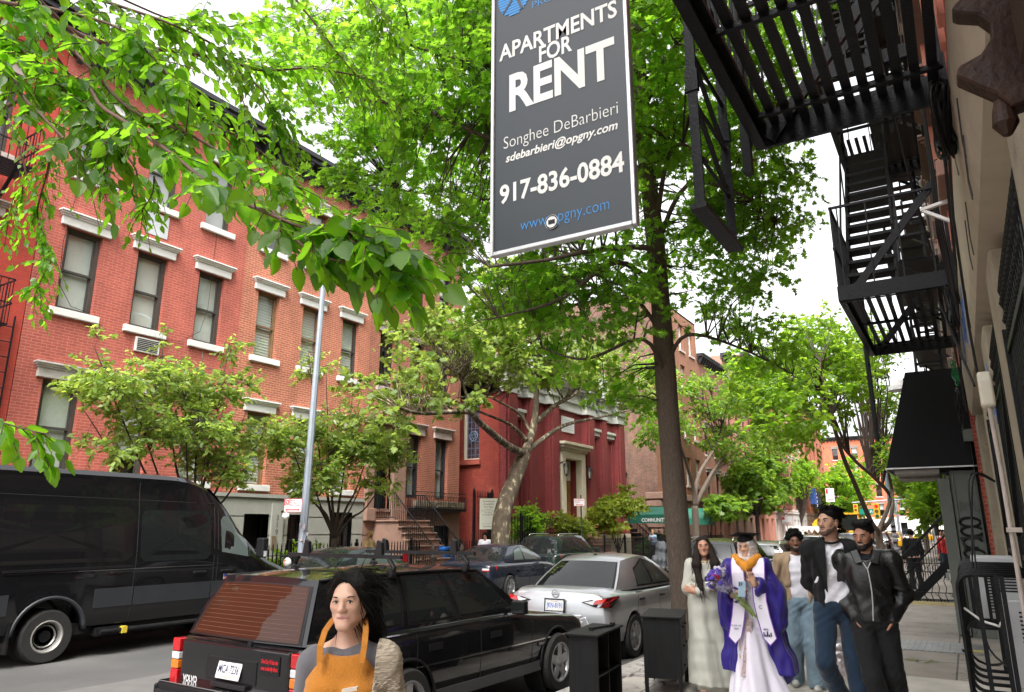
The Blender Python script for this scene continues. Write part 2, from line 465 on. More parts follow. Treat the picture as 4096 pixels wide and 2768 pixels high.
struct('ground',MB().quad((-400,-200,-.30),(400,-200,-.30),(400,900,-.30),(-400,900,-.30)),MATS['asphalt'])
struct('road',MB().quad((KF,-60,-.15),(KN,-60,-.15),(KN,112,-.15),(KF,112,-.15)),MATS['asphalt'])
struct('cross_road',MB().quad((-150,112,-.151),(150,112,-.151),(150,134,-.151),(-150,134,-.151)),MATS['asphalt'])
M_patch=mat('new_asphalt',(.098,.093,.089),.8,var=.15,vs=4,bump=.3,bs=90,coords='World')
pm=MB();pr=np.random.default_rng(3)
L_,Rr=[],[]
for i in range(40):
 y=-10+i*1.0
 L_.append((-9.6+pr.normal(0,.05),y,-.146));Rr.append((-6.9+pr.normal(0,.06),y,-.146))
for i in range(39):pm.quad(L_[i],Rr[i],Rr[i+1],L_[i+1])
struct('road_patch',pm,M_patch)
def slab(name,x0,x1,y0,y1,z0,z1,m):return struct(name,MB().box((x0,y0,z0),(x1,y1,z1)),m)
slab('near_pavement',KN+.18,6,-60,112,-.3,0,MATS['pavement_concrete'])
slab('near_kerb',KN,KN+.176,-60,112,-.3,.004,M_kerb)
slab('far_pavement',-40,KF-.18,-60,112,-.3,0,MATS['pavement_concrete'])
slab('far_kerb',KF-.176,KF,-60,112,-.3,.004,M_kerb)
slab('corner_pavement',-150,150,134,160,-.3,0,MATS['pavement_concrete'])
M_newslab=mat('pale_concrete',(.50,.46,.42),.85,var=.12,vs=3,bump=.2,bs=90,coords='World')
struct('pale_paving',MB().quad((-3.0,2,.004),(WX,2,.004),(WX,10.75,.004),(-3.0,10.75,.004)),M_newslab)
M_soil=mat('soil',(.055,.04,.03),.95,var=.4,vs=20,bump=.8,bs=30)
struct('tree_pit_soil',MB().quad((-3.93,9.6,.004),(-3.0,9.6,.004),(-3.0,12.6,.004),(-3.93,12.6,.004)),M_soil)
M_sett=mat('granite_sett',(.33,.31,.29),.8,var=.25,vs=9,bump=.4,bs=30,coords='World')
ss=[]
for i in range(14):
 for j in range(3):
  if random.random()<.25:continue
  x=-3.9+j*.27+random.uniform(-.03,.03);y=8.7+i*.13+random.uniform(-.02,.02)
  ss.append((x,y))
sett=MB()
for(x,y)in ss:
 a=random.uniform(-.25,.25);c_,s_=math.cos(a),math.sin(a);w,l=.12,.055;h=.03+random.uniform(0,.02)
 P=[(x+c_*u-s_*v,y+s_*u+c_*v)for u,v in((-w,-l),(w,-l),(w,l),(-w,l))]
 sett.hexa([(p[0],p[1],-.05)for p in P]+[(p[0],p[1],h)for p in P])
props(sett.build('stone_setts',M_sett,bevel=.012),kind='structure')
M_steel=mat('hatch_steel',(.33,.33,.34),.45,.6,.25,5,bump=.15,bs=50,dirt=((.15,.13,.11),3,.6))
hb=MB();hb.box((-2.05,12.95,-.01),(.05,14.05,.012))
for i in range(26):hb.box((-2.02+i*.08,12.97,.012),(-1.985+i*.08,14.03,.017))
props(hb.build('cellar_hatch',M_steel),'ridged steel cellar hatch set into the pavement','hatch')
# ====== FACADES
def wall_holes(mb,F,u0,u1,z0,z1,holes,depth=0.16,d=0.0,mi=0):
 us=sorted({u0,u1,*[h[0]for h in holes],*[h[1]for h in holes]})
 zs=sorted({z0,z1,*[h[2]for h in holes],*[h[3]for h in holes]})
 us=[u for u in us if u0-1e-6<=u<=u1+1e-6];zs=[z for z in zs if z0-1e-6<=z<=z1+1e-6]
 for a,b in zip(us[:-1],us[1:]):
  run=None
  for c,e in zip(zs[:-1],zs[1:]):
   um,zm=(a+b)/2,(c+e)/2
   solid=not any(h[0]<um<h[1]and h[2]<zm<h[3]for h in holes)
   if solid:run=(run[0],e)if run else(c,e)
   if run and(not solid):
    mb.quad(F.p(a,run[0],d),F.p(b,run[0],d),F.p(b,run[1],d),F.p(a,run[1],d),mi);run=None
  if run:mb.quad(F.p(a,run[0],d),F.p(b,run[0],d),F.p(b,run[1],d),F.p(a,run[1],d),mi)
 for(a,b,c,e)in[h[:4]for h in holes]:
  q=d-depth
  mb.quad(F.p(a,c,d),F.p(a,e,d),F.p(a,e,q),F.p(a,c,q),mi)
  mb.quad(F.p(b,c,d),F.p(b,e,d),F.p(b,e,q),F.p(b,c,q),mi)
  mb.quad(F.p(a,e,d),F.p(b,e,d),F.p(b,e,q),F.p(a,e,q),mi)
  mb.quad(F.p(a,c,d),F.p(b,c,d),F.p(b,c,q),F.p(a,c,q),mi)
M_fr_dark=mat('bronze_frame',(.055,.048,.042),.45,var=.15)
M_fr_wood=mat('wood_frame',(.20,.12,.06),.5,var=.2)
M_fr_grey=mat('dark_grey_frame',(.03,.032,.036),.45,var=.2)
M_blind=mat('roller_blind',(.62,.62,.55),.8,var=.05,vs=2)
M_blind2=mat('grey_blind',(.40,.40,.37),.8,var=.05,vs=2)
M_curtain=mat('sheer_curtain',(.30,.36,.34),.8,var=.2,vs=3,stretch=(9,9,.6))
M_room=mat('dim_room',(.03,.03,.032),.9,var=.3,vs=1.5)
M_stone_w=mat('painted_stone',(.66,.65,.62),.6,var=.08,vs=4,bump=.1,bs=40,dirt=((.40,.36,.30),2.2,.6),coords='World')
M_stone_g=mat('grey_stone',(.42,.40,.37),.7,var=.12,vs=4,bump=.2,bs=30,dirt=((.25,.2,.17),2.5,.58),coords='World')
M_stone_p=mat('pinkish_stone',(.45,.37,.33),.7,var=.15,vs=4,bump=.2,bs=30,dirt=((.25,.17,.13),2.5,.58),coords='World')
def lintel(win,F,u0,u1,z1,m,h=0.34,over=0.16,pr=0.07,cap=True):
 mb=MB()
 zc=z1+h*.62 if cap else z1+h
 mb.fbox(F,u0-over,u1+over,z1+.004,zc,-.12,pr)
 if cap:
  n=3
  for i in range(n):
   t0=zc+(h*.38)*i/n;t1=zc+(h*.38)*(i+1)/n
   mb.fbox(F,u0-over-.03-.03*i,u1+over+.03+.03*i,t0,t1,-.12,pr+.035+.035*i)
 return mb.build('lintel',m,win,bevel=.006,seg=1)
def sill(win,F,u0,u1,z0,m,h=0.17,over=0.14,pr=0.09):
 mb=MB();mb.fbox(F,u0-over,u1+over,z0-h,z0-.004,-.15,pr)
 return mb.build('sill',m,win,bevel=.008,seg=1)
def window(house,F,u0,u1,z0,z1,depth=.16,frame=None,blind='full',lint=None,sil=None,fw=.07,lh=.34,lcap=True,meet=.48,detail=True,label=None,mun=0,blind_m=None):
 frame=frame or M_fr_dark
 D=-depth
 fb=MB()
 fb.fbox(F,u0,u0+fw,z0,z1,D-.06,D+.05);fb.fbox(F,u1-fw,u1,z0,z1,D-.06,D+.05)
 fb.fbox(F,u0+fw,u1-fw,z1-fw,z1,D-.06,D+.05);fb.fbox(F,u0+fw,u1-fw,z0,z0+fw,D-.06,D+.05)
 zm=z0+(z1-z0)*meet
 fb.fbox(F,u0+fw,u1-fw,zm-.025,zm+.025,D-.05,D+.035)
 if detail:
  s=.035
  for(a,b,dd)in((zm+.025,z1-fw,-.005),(z0+fw,zm-.025,-.035)):
   fb.fbox(F,u0+fw,u0+fw+s,a,b,D+dd-.02,D+dd+.02);fb.fbox(F,u1-fw-s,u1-fw,a,b,D+dd-.02,D+dd+.02)
  fb.fbox(F,u0+fw,u1-fw,z1-fw-s,z1-fw,D-.025,D+.015)
 for i in range(1,mun+1):
  uu=u0+fw+(u1-u0-2*fw)*i/(mun+1)
  fb.fbox(F,uu-.012,uu+.012,z0+fw,z1-fw,D-.03,D+.02)
 if mun:
  for k in(.25,.75):
   zz=z0+(z1-z0)*k;fb.fbox(F,u0+fw,u1-fw,zz-.012,zz+.012,D-.03,D+.022)
 w=fb.build('window',frame,house)
 if label:w['label']=label
 pb=MB()
 pb.quad(F.p(u0+fw,zm,D-.006),F.p(u1-fw,zm,D-.006),F.p(u1-fw,z1-fw,D-.006),F.p(u0+fw,z1-fw,D-.006))
 pb.quad(F.p(u0+fw,z0+fw,D-.036),F.p(u1-fw,z0+fw,D-.036),F.p(u1-fw,zm,D-.036),F.p(u0+fw,zm,D-.036))
 pb.build('pane',M_glass,w,recalc=False)
 a,b=u0+fw,u1-fw
 if blind in('full','high','low'):
  zt=z1-fw;zb=z0+fw
  if blind=='high':zb=zm+random.uniform(-.1,.2)
  if blind=='low':zb=z0+(z1-z0)*.3
  MB().fbox(F,a,b,zb,zt,D-.085,D-.08).build('blind',blind_m or M_blind,w)
 elif blind=='venetian':
  vb=MB();n=int((z1-z0)/.085)
  for i in range(n):
   zz=z0+fw+i*.085
   if zz>z1-fw-.05:break
   vb.quad(F.p(a,zz,D-.075),F.p(b,zz,D-.075),F.p(b,zz+.088,D-.10),F.p(a,zz+.088,D-.10))
  vb.build('blind',blind_m or M_blind,w,recalc=False)
 elif blind=='curtain':
  cb=MB();n=22
  for k0,k1 in((0,.40),(.55,1)):
   pts=[(a+(b-a)*(k0+(k1-k0)*i/n),D-.12+.025*math.sin(i*1.9))for i in range(n+1)]
   for(p,q),(p2,q2)in zip(pts[:-1],pts[1:]):
    cb.quad(F.p(p,z0+fw,q),F.p(p2,z0+fw,q2),F.p(p2,z1-fw,q2),F.p(p,z1-fw,q))
  cb.build('curtain',M_curtain,w,recalc=False)
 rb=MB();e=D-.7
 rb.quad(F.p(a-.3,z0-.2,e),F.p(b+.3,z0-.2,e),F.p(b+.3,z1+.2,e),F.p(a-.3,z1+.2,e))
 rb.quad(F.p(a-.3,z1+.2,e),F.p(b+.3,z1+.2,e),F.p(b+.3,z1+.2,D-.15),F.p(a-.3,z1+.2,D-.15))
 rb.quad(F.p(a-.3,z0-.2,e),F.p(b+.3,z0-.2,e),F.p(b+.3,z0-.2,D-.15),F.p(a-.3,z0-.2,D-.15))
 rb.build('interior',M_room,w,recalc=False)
 if lint:lintel(w,F,u0,u1,z1,lint,h=lh,cap=lcap)
 if sil:sill(w,F,u0,u1,z0,sil)
 return w
def cornice(house,F,u0,u1,z,m,h=.7,pr=.55,br=.55,name='cornice'):
 mb=MB()
 mb.fbox(F,u0,u1,z,z+h*.45,-.1,.08)
 mb.fbox(F,u0,u1,z+h*.45,z+h*.6,-.1,.16)
 mb.fbox(F,u0,u1,z+h*.60,z+h*.8,-.1,pr*.85)
 mb.fbox(F,u0,u1,z+h*.8,z+h,-.1,pr)
 u=u0+.2
 while u<u1-.1:
  prof=[(.08,z-.18),(.2,z-.12),(.28,z+.02),(pr*.8,z+h*.5),(pr*.8,z+h*.6),(.08,z+h*.6)]
  mb.prism(prof,lambda d,zz,k,u=u:F.p(u+k,zz,d),-.07,.07)
  u+=br
 return mb.build(name,m,house)
FL=Fr((FX,0,0),(0,1,0),(1,0,0))
B_red=brick('painted_red_brick',(.41,.088,.06),(.33,.07,.05),(.48,.18,.13),.008,stain=(.42,.13,.095),streak=.30)
B_orange=brick('orange_brick',(.42,.118,.06),(.33,.088,.048),(.52,.28,.19),.010,streak=.30)
B_brownred=brick('rust_brick',(.34,.09,.046),(.27,.068,.036),(.36,.23,.17),.009,streak=.32)
B_deep=brick('deep_red_brick',(.42,.045,.025),(.36,.04,.022),(.38,.06,.04),.006,streak=.25)
M_base=mat('grey_painted_base',(.30,.30,.265),.7,var=.08,vs=3,bump=.1,bs=40,dirt=((.2,.2,.18),1.5,.6),coords='World')
M_brownstone=mat('brownstone',(.26,.155,.115),.8,var=.14,vs=4,bump=.25,bs=30,dirt=((.17,.11,.09),1.6,.57),coords='World')
M_cornice=mat('black_cornice',(.016,.017,.02),.5,var=.3,bump=.2)
M_roof=mat('roof_felt',(.08,.08,.08),.9)
def shell(house,F,u0,u1,z1,back=12,m=None,d0=-.16,extra=None,z0=0):
 """party walls, back and roof"""
 mb=MB()
 for u in(u0+.001,u1-.001):mb.quad(F.p(u,z0,d0+.16),F.p(u,z1,d0+.16),F.p(u,z1,-back),F.p(u,z0,-back))
 mb.quad(F.p(u0,z0,-back),F.p(u1,z0,-back),F.p(u1,z1,-back),F.p(u0,z1,-back))
 mb.build('side_wall',m,house,recalc=False)
 r=MB();r.fbox(F,u0+.002,u1-.002,z1-.15,z1,-back,-.1);r.build('roof',M_roof,house)
def base_courses(house,F,u0,u1,z1,holes,m,rows=5,d=.06):
 mb=MB();h=z1/rows
 for i in range(rows):
  wall_holes(mb,F,u0,u1,i*h+.02,(i+1)*h-.012,holes,.22,d)
  for a,b in((i*h+.02,i*h),((i+1)*h-.012,(i+1)*h)):
   pass
 wall_holes(mb,F,u0,u1,0,z1,holes,.16,d-.03)
 mb.fbox(F,u0+.002,u1-.002,z1,z1+.1,-.05,d+.05)
 return mb.build('basement_wall',m,house,recalc=False)
def grille(parent,F,u0,u1,z0,z1,d,name='window_bars',step=.12,m=None,rails=(0,.5,1),w=.016):
 mb=MB();n=max(2,int((u1-u0)/step))
 for i in range(n+1):
  u=u0+(u1-u0)*i/n;mb.fbox(F,u-w/2,u+w/2,z0,z1,d-w/2,d+w/2)
 for r in rails:
  z=z0+(z1-z0)*r;mb.fbox(F,u0,u1,z-.015,z+.015,d-.02,d+.02)
 return mb.build(name,m or M_iron,parent)
 # ---- the deep red tenement cut by the picture's left edge
hA=thing('tenement_house','deep red brick tenement cut by the left edge of the photo','house',(FX,3,0))
uA=[1.2,3.2,5.45]
holes=[]
for(z0,z1)in((3.0,5.1),(6.3,8.3),(9.75,11.7)):
 for u in uA:holes.append((u,u+.95,z0,z1))
mb=MB();wall_holes(mb,FL,-4,7.28,0,13.6,holes);mb.build('front_wall',B_deep,hA,recalc=False)
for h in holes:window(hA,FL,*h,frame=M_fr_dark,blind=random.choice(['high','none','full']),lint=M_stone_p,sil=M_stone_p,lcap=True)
shell(hA,FL,-4,7.28,13.6,m=B_deep);cornice(hA,FL,-4,7.28,13.1,M_cornice)
feA=MB()
for zz in(5.75,9.2):
 for i in range(9):feA.fbox(FL,2.0,6.6,zz,zz+.03,.12+i*.1,.17+i*.1)
 for(a,b,c)in((2.0,6.6,1.0),):
  for hh in(.45,.95):feA.fbox(FL,a,b,zz+hh,zz+hh+.025,c-.02,c)
  for u in np.arange(a,b+.01,.14):feA.fbox(FL,u-.007,u+.007,zz,zz+.95,c-.02,c-.005)
  for u in(a,b):
   for hh in(.45,.95):feA.bar(FL.p(u,zz+hh,0),FL.p(u,zz+hh,c),.025)
   for dd in np.arange(.1,c,.14):feA.bar(FL.p(u,zz,dd),FL.p(u,zz+.95,dd),.014)
 for u in(2.4,6.3):feA.bar(FL.p(u,zz-.85,0),FL.p(u,zz,.9),.06)
for u in(6.75,7.1):
 feA.tube([FL.p(u,0.5,.06),FL.p(u,6.2,.06)],.02)
for z in np.arange(1,6,.33):feA.tube([FL.p(6.75,z,.06),FL.p(7.1,z,.06)],.012)
feA.build('fire_escape',M_iron,hA)
# ---- painted red house, three bays
hB=thing('row_house','painted red brick house of three bays with dark bronze windows, behind the black van','house',(FX,10,0),group='brick row houses across the street')
y0,y1=7.3,12.8
bays=[(7.88,8.72),(9.62,10.45),(11.38,12.18)]
holes=[];F2=(6.62,8.61);F3=(9.97,11.9);F1=(2.95,5.0)
for(a,b)in bays:
 for(c,e)in(F1,F2,F3):holes.append((a,b,c,e))
holes.append((9.82,10.45,6.02,6.38))
mb=MB();wall_holes(mb,FL,y0,y1,2.6,13.1,holes);mb.build('front_wall',B_red,hB,recalc=False)
for i,(a,b)in enumerate(bays):
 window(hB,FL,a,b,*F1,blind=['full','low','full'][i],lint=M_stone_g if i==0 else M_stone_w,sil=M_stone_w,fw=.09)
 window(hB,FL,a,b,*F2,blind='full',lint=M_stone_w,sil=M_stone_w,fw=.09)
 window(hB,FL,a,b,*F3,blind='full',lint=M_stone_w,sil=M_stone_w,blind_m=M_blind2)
bh=[(7.9,8.7,.9,2.1),(9.6,10.4,.1,2.2),(11.4,12.2,.9,2.1)]
base_courses(hB,FL,y0,y1,2.6,bh,M_base)
for h in bh:window(hB,FL,*h,blind='none',detail=False);grille(hB,FL,h[0],h[1],h[2],h[3],-.02)
shell(hB,FL,y0,y1,13.1,m=B_red);cornice(hB,FL,y0,y1,12.85,M_cornice)
MB().fbox(FL,9.72,10.32,9.12,9.72,-.01,.02).build('metal_panel',mat('galvanised_panel',(.62,.66,.68),.35,.5,.1,3),hB)
ac=MB();ac.fbox(FL,9.82,10.45,6.02,6.38,-.3,.06);s1=ac.build('air_conditioner',M_stone_w,hB)
g=MB()
for k in range(7):g.fbox(FL,9.86,10.41,6.05+k*.045,6.075+k*.045,.055,.066)
g.build('grille',M_blk,s1)
MB().tube([FL.p(8.0,10.0,.03),FL.p(7.82,8.2,.03),FL.p(7.86,7.2,.03),FL.p(8.2,6.72,.04),FL.p(8.6,6.66,.08)],.007,5).build('wire',M_blk,hB)
MB().tube([FL.p(11.75,9.9,.03),FL.p(11.72,7.6,.03),FL.p(11.55,6.9,.04),FL.p(11.0,6.5,.03),FL.p(10.4,6.45,.03)],.006,5).build('wire',M_blk,hB)
# ---- orange house, number 319
hC=thing('row_house','orange brick house with white lintels and brown wood windows, numbered 319 at its grey base','house',(FX,15.5,0),group='brick row houses across the street')
y0,y1=12.8,18.2
bays=[(13.36,14.14),(15.1,15.88),(16.84,17.60)]
holes=[]
for(a,b)in bays:
 for(c,e)in(F1,F2,F3):holes.append((a,b,c,e))
mb=MB();wall_holes(mb,FL,y0,y1,2.6,13.1,holes);mb.build('front_wall',B_orange,hC,recalc=False)
for i,(a,b)in enumerate(bays):
 window(hC,FL,a,b,*F1,frame=M_fr_wood,blind='venetian',lint=M_white,sil=M_stone_w,fw=.045)
 window(hC,FL,a,b,*F2,frame=M_fr_wood if i<2 else M_fr_dark,blind='venetian',lint=M_white,sil=M_white,fw=.045,blind_m=M_blind)
 window(hC,FL,a,b,*F3,frame=M_fr_wood,blind='high',lint=M_white,sil=M_white,fw=.045)
bh=[(13.5,14.35,.05,2.15),(15.05,15.75,.8,2.15),(16.75,17.7,.05,2.25)]
base_courses(hC,FL,y0,y1,2.6,bh,M_base)
MB().fbox(FL,13.5,14.35,.05,2.15,-.5,-.4).build('door',M_blk,hC)
window(hC,FL,*bh[1],blind='none',detail=False);grille(hC,FL,15.05,15.75,.8,2.15,-.02)
window(hC,FL,*bh[2],blind='none',detail=False);grille(hC,FL,16.75,17.7,.05,2.25,-.02)
pl=MB();pl.fbox(FL,14.42,14.85,0,2.45,.03,.11);pl.build('pilaster',M_base,hC)
nb=MB()
for k,ch in enumerate('319'):text_to(nb,ch,lambda x,y:FL.p(14.62+x,y,.113),0,1.98-k*.2,h=.15,bold=.02,center=True)
nb.build('house_number',mat('number_metal',(.10,.10,.10),.4),hC,recalc=False)
gl=MB();gl.bar(FL.p(14.75,2.22,.1),FL.p(14.75,2.26,.3),.04);gl.bar(FL.p(14.75,2.3,.3),FL.p(14.75,2.2,.3),.06)
lp=gl.build('wall_lamp',M_iron,hC)
sp=MB();sp.lathe([(.02,.1),(.08,.07),(.105,0),(.08,-.07),(.02,-.1)],FL.p(14.75,2.1,.3),14);sp.build('globe',mat('opal_glass',(.85,.85,.82),.2,var=.02),lp,smooth=True)
ib=MB();ib.fbox(FL,14.45,14.6,1.2,1.55,.11,.14);ib.build('intercom',mat('brass_panel',(.35,.28,.18),.4,.6),hC)
shell(hC,FL,y0,y1,13.1,m=B_orange);cornice(hC,FL,y0,y1,12.85,M_cornice)
bp_=MB();bp_.fbox(FL,14.75,15.05,9.35,9.8,-.01,.008);bp_.build('brick_patch',brick('purplish_brick',(.30,.10,.08),(.34,.13,.10),(.6,.5,.45),.01),hC)
# ---- rust house with brownstone stoop
hD=thing('stoop_house','rust brick house with brownstone base, tall stoop and pinkish lintels, beside the red synagogue','house',(FX,21,0))
y0,y1=18.2,23.66
holes=[]
b2=[(18.72,19.52),(20.42,21.2),(22.1,22.9)]
for(a,b)in b2:
 for(c,e)in(F2,F3):holes.append((a,b,c,e))
F1d=(2.82,5.1)
for(a,b)in((20.42,21.2),(22.1,22.9)):holes.append((a,b,*F1d))
holes.append((18.6,19.55,2.05,4.9))
mb=MB();wall_holes(mb,FL,y0,y1,2.3,13.3,holes,.2);mb.build('front_wall',B_brownred,hD,recalc=False)
for(a,b)in b2:
 window(hD,FL,a,b,*F2,depth=.2,frame=M_fr_grey,blind='none',lint=M_stone_p,sil=M_stone_p,mun=2)
 window(hD,FL,a,b,*F3,depth=.2,frame=M_fr_grey,blind='high',lint=M_stone_p,sil=M_stone_p)
for(a,b)in((20.42,21.2),(22.1,22.9)):
 window(hD,FL,a,b,*F1d,depth=.2,frame=M_fr_grey,blind='curtain',lint=M_stone_p,sil=None,lh=.42)
ds=MB()
for(a,b)in((18.25,18.6),(19.55,20.2)):ds.fbox(FL,a,b,2.0,4.9,-.1,.16);ds.fbox(FL,a-.04,b+.04,4.75,4.95,-.1,.22);ds.fbox(FL,a-.04,b+.04,2.0,2.4,-.1,.22)
ds.fbox(FL,18.2,20.25,4.95,5.25,-.1,.22);ds.fbox(FL,18.1,20.35,5.25,5.38,-.1,.36);ds.fbox(FL,18.05,20.4,5.38,5.46,-.1,.44)
ds.build('door_surround',M_brownstone,hD,bevel=.01,seg=1)
dr=MB();dr.fbox(FL,18.6,19.55,2.05,4.9,-.45,-.38)
for(a,b)in((18.66,19.05),(19.1,19.49)):dr.fbox(FL,a,b,2.2,3.2,-.38,-.35);dr.fbox(FL,a,b,3.35,4.7,-.38,-.35)
dr.build('door',mat('dark_green_door',(.012,.028,.03),.35,var=.2),hD,bevel=.01,seg=1)
bh=[(22.05,22.95,.8,1.85)]
base=base_courses(hD,FL,y0,y1,2.3,bh,M_brownstone,rows=3)
window(hD,FL,*bh[0],blind='curtain',frame=M_fr_grey,detail=False);grille(hD,FL,22.05,22.95,.8,1.85,0)
shell(hD,FL,y0,y1,13.3,m=B_brownred);cornice(hD,FL,y0,y1,13.0,M_cornice)
st=MB();n=10;za=2.02
fold=[(-17+1.0,za)]
for i in range(n):
 x0=-16.0+i*(1.55/n);z=za-(i)*za/n
 st.box((FX,18.72,0 if i==0 else 0),(x0+.155,20.32,z-.05))if i==0 else st.box((x0,18.72,0),(x0+.155,20.32,z-.05))
 st.box((x0-(1.0 if i==0 else 0),18.66,z-.05),(x0+.19,20.38,z))
st.build('stoop',M_brownstone,hD,bevel=.012,seg=2)
for yy in(18.75,20.3):
 r=MB()
 top=[(-16.85,2.0+.88),(-16.05,2.0+.88),(-14.45,.35+.88)]
 r.tube([(x,yy,z)for x,z in top],.022,8)
 r.tube([(x,yy,z-.78)for x,z in top],.016,6)
 for t in np.linspace(0,1,30):
  x=-16.8+t*2.33
  zz=2.88 if x<-16.05 else 2.88-(x+16.05)/1.6*1.65
  r.bar((x,yy,zz-.78),(x,yy,zz),.014)
 r.build('stoop_railing',M_iron,hD)
 nw=MB();nw.lathe([(.12,0),(.12,.12),(.07,.2),(.06,.7),(.1,.78),(.13,.86),(.13,.92),(.03,.96),(.07,1.02),(.085,1.1),(.05,1.18),(.015,1.26)],(-14.42,yy,0),14)
 nw.build('newel_post',mat('rusty_iron',(.06,.045,.035),.7,var=.4,vs=20),hD,smooth=True)
bl=MB();bl.fbox(FL,20.45,23.6,2.38,2.46,.06,.42)
for z in(2.5,2.88,3.02):bl.fbox(FL,20.45,23.6,z,z+.022,.40,.42)
for u in np.arange(20.45,23.62,.105):bl.fbox(FL,u-.007,u+.007,2.46,2.9,.40,.415)
for u in np.arange(20.55,23.5,.21):
 bl.tube([FL.p(u+.07*math.cos(t),2.95+.06*math.sin(t),.41)for t in np.linspace(0,6.28,9)],.006,4)
for u in(20.45,23.6):
 for z in(2.5,2.9):bl.fbox(FL,u-.01,u+.01,z,z+.02,.06,.41)
 for d in np.arange(.1,.4,.1):bl.fbox(FL,u-.007,u+.007,2.46,2.9,d,d+.014)
bl.build('balcony_railing',M_iron,hD)
pb=MB()
for k in range(5):pb.fbox(FL,20.55+k*.61,21.13+k*.61,2.47,2.72,.2,.36)
pb.build('planter_box',mat('sand_stone',(.38,.31,.22),.8,var=.35,vs=8,bump=.4),hD,bevel=.02)
# ---- red synagogue
M_ent=mat('white_entablature',(.52,.52,.50),.6,var=.06,vs=2,dirt=((.5,.5,.48),1.5,.6),coords='World')
M_cream=mat('cream_stone',(.62,.56,.43),.65,var=.08,vs=3,dirt=((.45,.38,.28),2,.6),coords='World')
B_church=brick('crimson_painted_brick',(.235,.036,.036),(.20,.031,.032),(.175,.03,.03),.006,streak=.22,mort_bump=.8)
B_side=brick('faded_red_brick',(.28,.038,.022),(.22,.032,.02),(.26,.05,.035),.006,stain=(.42,.10,.05),streak=.25)
M_redstone=mat('red_painted_stone',(.36,.085,.06),.6,var=.12,vs=4,coords='World')
ch=thing('synagogue','crimson painted brick synagogue with white entablature and oak double doors','synagogue',(-16,31,0))
CXF=-16.0
FC=Fr((CXF,0,0),(0,1,0),(1,0,0))
c0,c1=25.1,37.5
doorh=(30.35,32.05,2.0,4.95)
mb=MB();wall_holes(mb,FC,c0,c1,0,8,[doorh],.5);mb.build('front_wall',B_church,ch,recalc=False)
FS=Fr((0,c0,0),(1,0,0),(0,-1,0))
sw=MB();sh=(-17.85,-17.02,4.55,7.3)
wall_holes(sw,FS,-30,CXF,0,9.5,[sh],.2)
sw.quad((-30,c1,0),(CXF,c1,0),(CXF,c1,9.5),(-30,c1,9.5));sw.quad((-30,c0,0),(-30,c1,0),(-30,c1,9.5),(-30,c0,9.5))
sw.build('side_wall',B_side,ch,recalc=False)
pil=MB()
for(a,b,pr)in((25.1,26.0,.3),(26.9,27.75,.28),(28.9,29.75,.3),(32.75,33.6,.3),(34.6,35.3,.22),(36.6,37.5,.3)):
 pil.fbox(FC,a,b,2.05,7.3,-.02,pr);pil.fbox(FC,a+.12,b-.12,2.05,7.3,pr-.01,pr+.09)
pil.build('pilaster',B_church,ch)
rc=MB()
for(a,b)in((26.2,26.75),(33.85,34.5),(35.6,36.4)):
 rc.fbox(FC,a,a+.1,2.4,6.3,0,.1);rc.fbox(FC,b-.1,b,2.4,6.3,0,.1);rc.fbox(FC,a,b,6.3,6.4,0,.12)
rc.build('recess_panel',B_church,ch)
lt=MB()
for(a,b)in((26.1,26.85),(33.75,34.6),(35.5,36.5)):
 lt.fbox(FC,a,b,6.4,6.62,0,.16);lt.fbox(FC,a-.06,b+.06,6.62,6.75,0,.24)
lt.build('lintel',M_ent,ch)
bs_=MB()
bs_.fbox(FC,c0-.1,30.0,0,1.45,-.02,.45);bs_.fbox(FC,32.4,c1+.1,0,1.45,-.02,.45)
bs_.build('plinth',M_cream,ch,bevel=.02)
tr=MB()
for(u0_,u1_)in((c0-.08,30.0),(32.4,c1+.08)):
 prof=[(0,1.45),(.42,1.45)]+[(.36+.06*math.cos(t),1.56+.1*math.sin(t))for t in np.linspace(-1.5,1.5,6)]+[(.34,1.7),(.38,1.75),(.36,1.85),(.33,1.92),(.33,2.05),(0,2.05)]
 tr.prism(prof,lambda d,z,k:FC.p(k,z,d),u0_,u1_)
tr.build('base_moulding',M_redstone,ch)
en=MB()
for(a,b,o)in((c0-.1,c1+.1,0),(25.0,26.1,.3),(26.8,27.85,.28),(28.8,29.85,.3),(32.65,33.7,.3),(34.5,35.4,.22),(36.5,37.62,.3)):
 for(za,zb,pr)in((7.3,7.42,.12),(7.42,7.75,.06),(7.75,7.85,.16),(7.85,8.25,.08),(8.25,8.38,.22),(8.38,8.55,.38),(8.55,8.66,.5)):
  en.fbox(FC,a-pr*.4,b+pr*.4,za,zb,-.1,o+pr+(.001*(o>0)))
  if a<25.2:en.box((CXF-13,c0-pr,za),(CXF-.05,c0+.05,zb))
en.build('entablature',M_ent,ch)
pd=MB();pd.prism([(c0-.3,8.66),(c1+.3,8.66),(c1+.3,8.9),(31.2,11.2),(c0-.3,8.9)],lambda u,z,d:FC.p(u,z,d),-.4,.3);pd.build('pediment',M_ent,ch)
rf=MB();rf.prism([(c0-.3,8.9),(31.2,11.2),(c1+.3,8.9)],lambda u,z,d:FC.p(u,z,d),-13,-.4);rf.build('roof',M_roof,ch)
dsu=MB()
for(a,b)in((29.95,30.35),(32.05,32.45)):dsu.fbox(FC,a,b,1.5,4.95,-.02,.34)
dsu.fbox(FC,29.95,32.45,4.95,5.3,-.02,.34)
for i,(za,zb)in enumerate(((5.3,5.42),(5.42,5.55),(5.55,5.68))):dsu.fbox(FC,29.85-.08*i,32.55+.08*i,za,zb,-.02,.42+.12*i)
dsu.fbox(FC,30.35,32.05,3.98,4.95,-.4,-.3)
